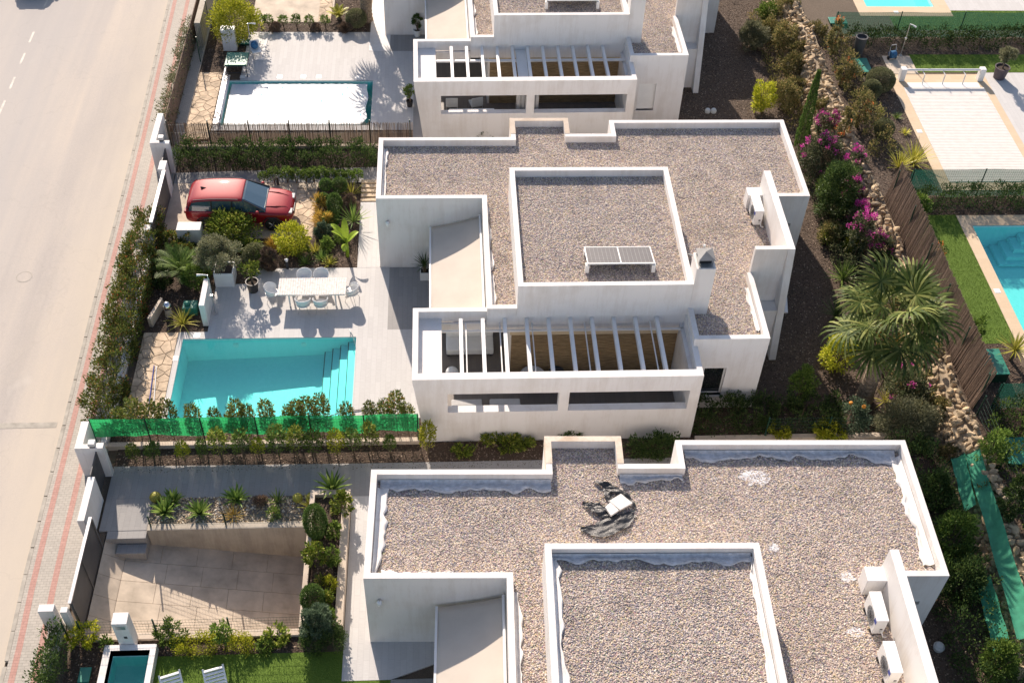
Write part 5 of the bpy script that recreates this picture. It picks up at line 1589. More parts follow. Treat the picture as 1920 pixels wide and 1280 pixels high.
aircon(vM, 15.55, -1.05, GZ + 0.03, 'air conditioner beside the fin wall on the middle roof')
aircon(vL, 15.42, -1.3, GZ - 0.03, 'air conditioner next to the white block on the lower roof')
aircon(vL, 15.42, -2.95, GZ - 0.03, 'air conditioner at the bottom edge of the picture on the lower roof')
ds = empty('satellite_dish', loc_of(vM, 12.42, -4.9, GZ), 0, 'grey satellite dish behind the chimney of the middle villa', 'satellite dish')
MB().tube([(0.05, -0.1, 0), (0.05, -0.1, 1.35)], 0.025, 8).build('mast', 'galvanised', ds)
dm = MB(); vs = []
for i in range(7):
    for j in range(20):
        r_ = 0.42 * i / 6; a = 2 * math.pi * j / 20
        vs.append((r_ * math.cos(a), r_ * math.sin(a) * 0.92, 0.55 * r_ * r_))
dm.add(vs, [(i * 20 + j, i * 20 + (j + 1) % 20, (i + 1) * 20 + (j + 1) % 20, (i + 1) * 20 + j) for i in range(6) for j in range(20)])
dd = dm.build('reflector', 'dish_grey', ds, smooth=True, fix=False)
dd.location = (-0.05, -0.05, 1.4); dd.rotation_euler = (R(-38), R(18), 0)
so = dd.modifiers.new('thick', 'SOLIDIFY'); so.thickness = 0.012
MB().tube([(0.05, -0.12, 1.25), (0.25, 0.42, 1.62)], 0.012, 6).build('feed_arm', 'galvanised', ds)
MB().box(0.21, 0.38, 1.58, 0.29, 0.47, 1.68).build('receiver', 'dish_grey', ds)
# black tarp with two paving slabs on the lower roof
def tarp_ribbon(path, widths, z, seed):
    rs = random.Random(seed); mb = MB(); vs = []; K = 11
    n = len(path)
    for i in range(n):
        p = Vector(path[i]); d = (Vector(path[min(i + 1, n - 1)]) - Vector(path[max(i - 1, 0)])).normalized()
        s = Vector((-d.y, d.x))
        for k in range(K):
            f = k / (K - 1) - 0.5
            q = p + s * widths[i] * f
            vs.append((q.x + rs.uniform(-.04, .04), q.y + rs.uniform(-.04, .04), z + 0.015 + 0.16 * abs(mnoise.noise((q.x * 2.2, q.y * 5.5, seed * 3.7))) + 0.08 * abs(mnoise.noise((q.x * 7, q.y * 9, seed)))))
    mb.add(vs, [(i * K + k, i * K + k + 1, (i + 1) * K + k + 1, (i + 1) * K + k) for i in range(n - 1) for k in range(K - 1)])
    return mb
tz = GZ - 0.06 + 0.04
tp_ = empty('black_tarp', (0, 0, 0), 0, 'crumpled black plastic tarp lying on the lower gravel roof', 'tarp', kind='thing')
def fine(path, m_=6):
    out = []
    for a, b in zip(path, path[1:]):
        for k in range(m_): out.append((a[0] + (b[0] - a[0]) * k / m_, a[1] + (b[1] - a[1]) * k / m_))
    return out + [path[-1]]
def ws(path, ww, m_=6):
    out = []
    for a, b in zip(ww, ww[1:]):
        for k in range(m_): out.append(a + (b - a) * k / m_)
    return out + [ww[-1]]
for q, (pth, ww) in enumerate((([(7.0, -16.12), (7.6, -16.2), (8.3, -15.9), (8.8, -15.55)], [0.12, 0.6, 0.62, 0.25]), ([(7.15, -15.12), (7.55, -15.3), (7.95, -15.6), (8.3, -15.85)], [0.1, 0.42, 0.4, 0.3]),
                               ([(7.62, -14.25), (8.1, -14.5), (8.6, -14.85), (8.87, -15.35)], [0.08, 0.28, 0.24, 0.12]), ([(8.0, -14.5), (8.05, -14.9), (8.25, -15.2)], [0.25, 0.3, 0.2]))):
    o_ = tarp_ribbon(fine(pth), ws(pth, ww), tz, q).build('fold', 'tarp_black', tp_, smooth=False, fix=False)
    subsurf(o_, 1)
for k, (pts, lb) in enumerate((([(8.02, -15.14), (8.44, -14.86), (8.78, -15.24), (8.34, -15.5)], 'larger pale paving slab weighing down the black tarp'), ([(7.86, -15.38), (8.06, -15.2), (8.3, -15.52), (8.02, -15.72)], 'smaller pale paving slab half under the black tarp'))):
    thing('paving_slab', MB().prism(pts, tz + 0.1, tz + 0.18 + 0.01 * k), 'white_render', lb, 'slab', bevel=0.01)

# ------------------------------------------------------------------ furniture under the pergola
so_ = empty('outdoor_sofa', (3.75, -5.0, 0.03), 0, 'white cushioned sofa in the shade behind the middle pergola', 'sofa')
MB().box(-0.95, -0.35, 0.12, 0.95, 0.4, 0.42).build('seat', 'white_plastic', so_, bevel=0.05)
MB().box(-0.95, 0.4, 0.12, 0.95, 0.6, 0.78).build('backrest', 'white_plastic', so_, bevel=0.05)
for sx in (-1, 1):
    MB().box(0.86 * sx - 0.05, -0.3, 0, 0.86 * sx + 0.05, -0.2, 0.12).build('leg', 'charcoal_metal', so_)
    MB().box(0.86 * sx - 0.05, 0.4, 0, 0.86 * sx + 0.05, 0.5, 0.12).build('leg', 'charcoal_metal', so_)
bl = empty('ball_lamp', (3.02, -6.45, 0.03), 0, 'white globe floor lamp under the middle pergola', 'lamp')
MB().lathe([(0.12, 0), (0.12, 0.03), (0.0, 0.03)], (0, 0, 0), 14).build('base', 'white_plastic', bl)
MB().ball((0, 0, 0.28), 0.26, 0.26, 0.26, 18, 12).build('globe', 'white_plastic', bl, smooth=True)
def low_table(x, y, r, mat, label):
    o = empty('round_table', (x, y, 0.03), 0, label, 'table')
    MB().lathe([(r, 0.68), (r, 0.72), (0.0, 0.72)], (0, 0, 0), 24).build('table_top', mat, o)
    MB().tube([(0, 0, 0.02), (0, 0, 0.68)], 0.04, 8).build('pillar', 'charcoal_metal', o)
    MB().lathe([(r * 0.5, 0), (r * 0.5, 0.02), (0.0, 0.03)], (0, 0, 0), 18).build('foot', 'charcoal_metal', o)
low_table(6.15, -7.02, 0.5, 'grey_cushion', 'round pale table seen between the pergola beams')
low_table(7.1, -6.9, 0.33, 'charcoal_metal', 'small dark round table seen between the pergola beams')
for k, x in enumerate((3.55, 5.0)):
    o = empty('lounge_chair', (x, -8.75, 0.03), 0, ['grey cushioned lounge chair behind the wall opening, towards the street', 'grey cushioned lounge chair behind the wall opening, towards the middle pier'][k], 'chair')
    MB().box(-0.58, -0.4, 0.2, 0.58, 0.4, 0.9).build('seat', 'grey_cushion', o, bevel=0.05)
    MB().box(-0.58, -0.5, 0.2, 0.58, -0.36, 1.45).build('backrest', 'grey_cushion', o, bevel=0.04)
    for sx in (-1, 1):
        MB().box(0.52 * sx - 0.03, -0.3, 0, 0.52 * sx + 0.03, -0.24, 0.2).build('leg', 'charcoal_metal', o)
        MB().box(0.52 * sx - 0.03, 0.24, 0, 0.52 * sx + 0.03, 0.3, 0.2).build('leg', 'charcoal_metal', o)
cu = empty('curtain', loc_of(vT, 7.0, -8.9, 0.03), 0, 'grey drape hanging behind the middle pier of the upper pergola', 'curtain', kind='thing')
cm = MB(); vs = []
for i in range(25):
    a = -0.55 + 1.1 * i / 24
    vs += [(a, 0.05 * math.sin(i * 1.4), 0.05), (a, 0.05 * math.sin(i * 1.4), 2.85)]
cm.add(vs, [(2 * i, 2 * i + 2, 2 * i + 3, 2 * i + 1) for i in range(24)]).build('cloth', 'grey_cushion', cu, fix=False)
so2 = empty('outdoor_sofa', loc_of(vT, 4.3, -8.85, 0.03), vT.rotation_euler[2], 'white sofa back showing in the wall opening of the upper villa', 'sofa')
MB().box(-1.1, -0.4, 0.1, 1.1, 0.5, 0.45).build('seat', 'white_plastic', so2, bevel=0.05)
MB().box(-1.1, -0.42, 0.45, 1.1, -0.22, 1.55).build('backrest', 'white_plastic', so2, bevel=0.05)
for k, x in enumerate((3.4, 4.6)):
    o = empty('patio_chair', loc_of(vT, x, -7.0, 0.03), R(180 + 15 * k), ['grey chair under the upper pergola near its white slab', 'grey chair under the upper pergola near the bamboo wall'][k], 'chair')
    MB().box(-0.3, -0.3, 0.38, 0.3, 0.3, 0.45).build('seat', 'dish_grey', o, bevel=0.02)
    MB().box(-0.3, 0.26, 0.45, 0.3, 0.31, 0.9).build('backrest', 'dish_grey', o, bevel=0.02)
    for sx in (-1, 1):
        for sy in (-1, 1): MB().tube([(0.27 * sx, 0.27 * sy, 0), (0.27 * sx, 0.27 * sy, 0.38)], 0.015, 6).build('leg', 'steel', o)

# ------------------------------------------------------------------ upper garden things
cv = empty('pool_cover', (0, 0, 0), 0, 'white bubble cover floating on the upper pool', 'pool cover', kind='thing')
cm = MB(); vs = []; NX, NY_ = 48, 24
for i in range(NX + 1):
    for j in range(NY_ + 1):
        x = -8.0 + (6.95 + 0.05 * math.sin(j * 0.5) - 0.25 * max(0, 4 - j) / 4) * i / NX; y = 10.5 + 3.5 * j / NY_
        vs.append((x, y, -0.085 + 0.014 * math.sin(i * 1.1 + j * 0.3) * math.sin(j * 0.8) + 0.008 * math.sin(i * 2.7)))
cm.add(vs, [(i * (NY_ + 1) + j, (i + 1) * (NY_ + 1) + j, (i + 1) * (NY_ + 1) + j + 1, i * (NY_ + 1) + j + 1) for i in range(NX) for j in range(NY_)]).build('sheet', 'cover_white', cv, smooth=True, fix=False)
rl = empty('cover_reel', (0, 0, 0), 0, 'cover reel with spoked wheels across the end of the upper pool', 'cover reel', kind='thing')
MB().box(-8.5, 10.4, 0.016, -8.13, 14.6, 0.06).build('track', 'white_paint', rl)
MB().tube([(-8.32, 10.4, 0.42), (-8.32, 15.2, 0.42)], 0.06, 10).build('roller', 'white_paint', rl)
for y in (10.5, 13.9, 15.1):
    w_ = MB().tube([(-8.32 + 0.26 * math.cos(t), y, 0.42 + 0.26 * math.sin(t)) for t in [2 * math.pi * k / 18 for k in range(19)]], 0.015, 5, False)
    for k in range(4):
        t = math.pi * k / 4
        w_.tube([(-8.32 + 0.26 * math.cos(t), y, 0.42 + 0.26 * math.sin(t)), (-8.32 - 0.26 * math.cos(t), y, 0.42 - 0.26 * math.sin(t))], 0.008, 4)
    w_.build('wheel', 'plum_iron', rl)
for y in (10.9, 14.4):
    MB().tube([(-8.32, y, 0.42), (-8.5, y, 0.03)], 0.02, 6).build('stand', 'steel', rl)
    MB().tube([(-8.32, y, 0.42), (-8.14, y, 0.03)], 0.02, 6).build('stand', 'steel', rl)
gt = empty('folding_table', (-7.75, 14.98, 0.016), 0, 'dark green folding table beside the upper pool', 'table')
MB().box(-0.55, -0.55, 0.72, 0.55, 0.6, 0.76).build('table_top', 'teal_plastic', gt, bevel=0.01)
MB().box(-0.57, -0.57, 0.68, 0.57, 0.62, 0.72).build('apron', 'green_metal', gt)
for sx in (-1, 1):
    for sy in (-1, 1): MB().tube([(0.5 * sx, 0.5 * sy, 0), (0.5 * sx, 0.5 * sy, 0.68)], 0.02, 6).build('leg', 'charcoal_metal', gt)
MB().tube([(-0.5, -0.5, 0.25), (0.5, -0.5, 0.25)], 0.014, 6).build('brace', 'charcoal_metal', gt)
cb = empty('garden_cabinet', (-8.4, 17.1, 0.0), 0, 'white garden cabinet under the yellow green shrub', 'cabinet')
MB().box(-0.35, -0.2, 0.0, 0.35, 0.25, 1.2).build('case', 'white_plastic', cb, bevel=0.015)
MB().box(-0.37, -0.22, 1.2, 0.37, 0.27, 1.25).build('lid', 'white_plastic', cb, bevel=0.01)
MB().box(-0.005, -0.206, 0.05, 0.005, -0.2, 1.15).build('door_gap', 'dish_grey', cb)
th = empty('garden_chair', (-6.95, 16.35, 0.016), R(20), 'white garden chair with a blue towel in the upper garden', 'chair')
MB().box(-0.25, -0.25, 0.38, 0.25, 0.25, 0.43).build('seat', 'white_plastic', th, bevel=0.02)
MB().box(-0.25, 0.22, 0.43, 0.25, 0.27, 0.85).build('backrest', 'white_plastic', th, bevel=0.02)
for sx in (-1, 1):
    for sy in (-1, 1): MB().tube([(0.22 * sx, 0.22 * sy, 0), (0.2 * sx, 0.2 * sy, 0.38)], 0.014, 6).build('leg', 'steel', th)
MB().ball((-0.03, 0.1, 0.66), 0.2, 0.2, 0.22, 12, 8).build('towel', 'blue_towel', th, smooth=True)
thing('step_slab', MB().box(-7.05, 16.0, 0.016, -6.55, 18.5, 0.05), 'white_render', 'bright white paving strip beside the blue towel chair', 'slab')
for (x, y, z, sx, sy, lb) in ((-7.75, 17.6, 0.02, 0.28, 0.2, 'small green valve box lid behind the shower of the upper garden'), (24.35, 13.4, TZ, 0.4, 0.62, 'flat teal hatch cover beside the dark bin'),
                             (24.15, 17.7, TZ, 0.45, 0.3, 'teal hatch cover speckled by leaf shade near the upper netting'), (24.05, -7.6, TZ, 0.4, 0.65, 'turquoise pump box lid beside the brushwood fence'),
                             (23.65, -11.7, TZ, 0.5, 0.6, 'dull teal slab in shade below the lower netting'), (-8.75, -18.9, 0.0, 0.16, 0.24, 'small green box lid in the mulch beside the plunge pool'), (-8.7, -19.5, 0.0, 0.16, 0.18, 'second green box lid at the bottom edge beside the plunge pool')):
    o = empty('hatch_box', (x, y, z), 0, lb, 'hatch')
    hh = 0.5 if 'pump' in lb else 0.16
    MB().box(-sx, -sy, 0, sx, sy, hh - 0.05).build('case', 'green_metal', o)
    MB().box(-sx - 0.02, -sy - 0.02, hh - 0.05, sx + 0.02, sy + 0.02, hh).build('lid', 'teal_plastic', o, bevel=0.02)

# ------------------------------------------------------------------ eastern terrace things
sh = empty('shutter_cover', (0, 0, TZ), 0, 'white slatted shutter closing the eastern pool', 'pool shutter', kind='thing')
ny = 62
for i in range(ny):
    y = 4.0 + 7.55 * i / ny
    xa = 25.95 + 0.0 * i
    MB().box(26.05 - 0.0, y, 0.022, 30.2, y + 7.55 / ny - 0.022, 0.05).build('slat', 'cream_slat', sh)
MB().box(26.35, 11.58, 0.021, 30.05, 12.0, 0.03).build('roller_lid', 'white_paint', sh)
rb = empty('shutter_reel', (0, 0, TZ), 0, 'white shutter reel bridge at the end of the eastern pool', 'pool reel', kind='thing')
for x in (26.1, 30.2):
    MB().box(x - 0.14, 12.1, 0.02, x + 0.14, 12.4, 0.72).build('post', 'white_paint', rb, bevel=0.02)
MB().tube([(26.1, 12.25, 0.62), (30.2, 12.25, 0.62)], 0.06, 10).build('axle', 'white_paint', rb)
for x in (27.1, 28.15, 29.2):
    MB().box(x - 0.02, 11.9, 0.55, x + 0.02, 12.3, 0.58).build('strap', 'dish_grey', rb)
    MB().box(x - 0.02, 11.85, 0.03, x + 0.02, 11.9, 0.58).build('strap', 'dish_grey', rb)
bi = empty('waste_bin', (24.45, 14.6, TZ), 0, 'dark grey slatted bin beside the green netting', 'bin')
MB().lathe([(0.24, 0), (0.30, 1.0), (0.32, 1.02), (0.32, 1.08), (0.26, 1.08), (0.25, 0.95), (0.0, 0.95)], (0, 0, 0), 18).build('shell', 'dark_grey_gate', bi)
MB().tube([(-0.3, 0.1, 1.05), (-0.32, 0.3, 1.12), (0.3, 0.32, 1.12), (0.3, 0.1, 1.05)], 0.015, 6).build('handle', 'charcoal_metal', bi)
pw = empty('hose_trolley', (26.15, 14.15, TZ + 0.02), R(15), 'grey blue hose trolley standing by the eastern shower', 'hose trolley')
MB().tube([(-0.18, 0, 0), (-0.18, 0.1, 0.6), (-0.14, 0.12, 0.78), (0.14, 0.12, 0.78), (0.18, 0.1, 0.6), (0.18, 0, 0)], 0.016, 6).build('frame', 'dish_grey', pw)
MB().tube([(-0.14, 0, 0.28), (0.14, 0, 0.28)], 0.2, 16).build('drum', 'blue_towel', pw)
for s in (-1, 1): MB().tube([(0.2 * s, 0, 0.1), (0.23 * s, 0, 0.1)], 0.1, 12).build('wheel', 'rubber', pw)
lb_ = [('white garden lounger folded behind the fin wall of the middle villa', 17.2, -2.2)]
o = empty('garden_lounger', (17.0, -2.4, 0.0), R(80), lb_[0][0], 'lounger')
MB().box(-0.9, -0.3, 0.25, 0.5, 0.3, 0.32).build('bed', 'white_paint', o, bevel=0.01)
MB().extr([(0.5, -0.3, 0.26), (1.0, -0.3, 0.75), (0.97, -0.3, 0.80), (0.47, -0.3, 0.32)], (0, 0.6, 0)).build('backrest', 'white_paint', o)
for sx in (-0.8, 0.4):
    for sy in (-0.25, 0.25): MB().tube([(sx, sy, 0), (sx, sy, 0.25)], 0.02, 6).build('leg', 'steel', o)
for k, (x, y) in enumerate(((16.2, 11.35), (16.5, 11.35))):
    thing('ground_lamp', MB().lathe([(0.0, 0.0), (0.14, 0.0), (0.15, 0.12), (0.10, 0.2), (0.0, 0.22)], (x, y, 0), 14), 'dish_grey', ['pale round garden lamp in the shade behind the upper villa, nearer the wall', 'pale round garden lamp in the shade behind the upper villa, towards the mulch'][k], 'lamp')
for k, (x, y) in enumerate(((18.55, -17.55), (18.95, -18.75))):
    thing('ground_lamp', MB().lathe([(0.0, 0.0), (0.17, 0.0), (0.19, 0.14), (0.12, 0.24), (0.0, 0.26)], (x, y, 0), 14), 'dish_grey', ['pale round lamp in the shade behind the lower fin wall, upper of two', 'pale round lamp in the shade behind the lower fin wall, lower of two'][k], 'lamp')
# green shade cloth sagging along the rock wall of the lower plot
def shade_strip(pa, pb, w0, w1, za, zb, label, seed):
    o = empty('shade_cloth', (0, 0, 0), 0, label, 'shade cloth', 'loose green shade cloth strips', 'thing')
    mb = MB(); vs = []; n = 30; K = 7
    for i in range(n + 1):
        f = i / n
        x, y, z = pa[0] + (pb[0] - pa[0]) * f, pa[1] + (pb[1] - pa[1]) * f, za + (zb - za) * f
        w = w0 + (w1 - w0) * f
        for k in range(K):
            q = k / (K - 1)
            vs.append((x + w * q, y + 0.03 * math.sin(i * 0.7 + seed), z + 0.35 * q - 0.10 * math.sin(math.pi * q) + 0.03 * math.sin(i * 0.5 + k + seed)))
    mb.add(vs, [(i * K + k, i * K + k + 1, (i + 1) * K + k + 1, (i + 1) * K + k) for i in range(n) for k in range(K - 1)])
    mb.build('cloth', 'cloth_green', o, smooth=True, fix=False)
    MB().tube([(pa[0] - 0.3, pa[1], 0.0), (pa[0], pa[1], za), (pa[0] + w0, pa[1], za + 0.36)], 0.022, 6).build('pole', 'green_metal', o)
    return o
shade_strip((21.15, -11.9), (20.95, -14.1), 0.4, 0.32, 1.25, 1.2, 'short green cloth strip hanging nearest the villa corner', 1)
shade_strip((21.6, -11.9), (21.0, -19.2), 0.42, 0.55, 1.5, 1.35, 'long green cloth strip running down beside the rock wall', 2)
shade_strip((20.55, -16.8), (20.3, -19.4), 0.4, 0.45, 0.95, 0.95, 'lower green cloth strip beside the dark shrubs', 3)

# ------------------------------------------------------------------ lower garden things
mp = empty('letterbox_pillar', (-7.55, -17.78, 0), 0, 'white letterbox pillar beside the plunge pool', 'pillar', kind='thing')
MB().box(-0.24, -0.2, 0, 0.24, 0.22, 1.6).build('pillar_body', 'white_render', mp, bevel=0.015)
MB().box(-0.15, -0.215, 1.28, 0.15, -0.2, 1.46).build('letter_flap', 'steel', mp)
MB().box(0.0, -0.21, 0.72, 0.1, -0.2, 0.84).build('bell', 'charcoal_metal', mp)
def sun_lounger(loc, rz, label):
    o = empty('sun_lounger', loc, rz, label, 'lounger', 'white sun loungers on the lawn')
    for i in range(7):     # back slats
        f = i / 7; y = 0.0 + 0.62 * f; z = 0.34 + 0.42 * f
        MB().box(-0.3, y, z, 0.3, y + 0.075, z + 0.05).build('slat', 'white_plastic', o, bevel=0.01)
    for i in range(14):
        y = -0.1 - 0.095 * i
        MB().box(-0.3, y, 0.32, 0.3, y + 0.075, 0.35).build('slat', 'white_plastic', o)
    for s in (-1, 1):
        MB().tube([(0.31 * s, 0.64, 0.78), (0.31 * s, 0.0, 0.34), (0.31 * s, -1.42, 0.33)], 0.03, 8).build('side_rail', 'white_plastic', o)
        MB().tube([(0.33 * s, -0.1, 0.34), (0.36 * s, -0.3, 0.52), (0.34 * s, -0.6, 0.34)], 0.03, 8).build('armrest', 'white_plastic', o)
        for y in (0.1, -1.25): MB().tube([(0.28 * s, y, 0), (0.28 * s, y, 0.33)], 0.025, 6).build('leg', 'white_plastic', o)
    return o
l0 = sun_lounger((-5.75, -19.85, 0.0), R(18), 'white plastic sun lounger on the lawn close to the plunge pool')
place(l0, (-4.45, -19.7, 0.0), R(16), 'white plastic sun lounger on the lawn away from the plunge pool')
MBg = None

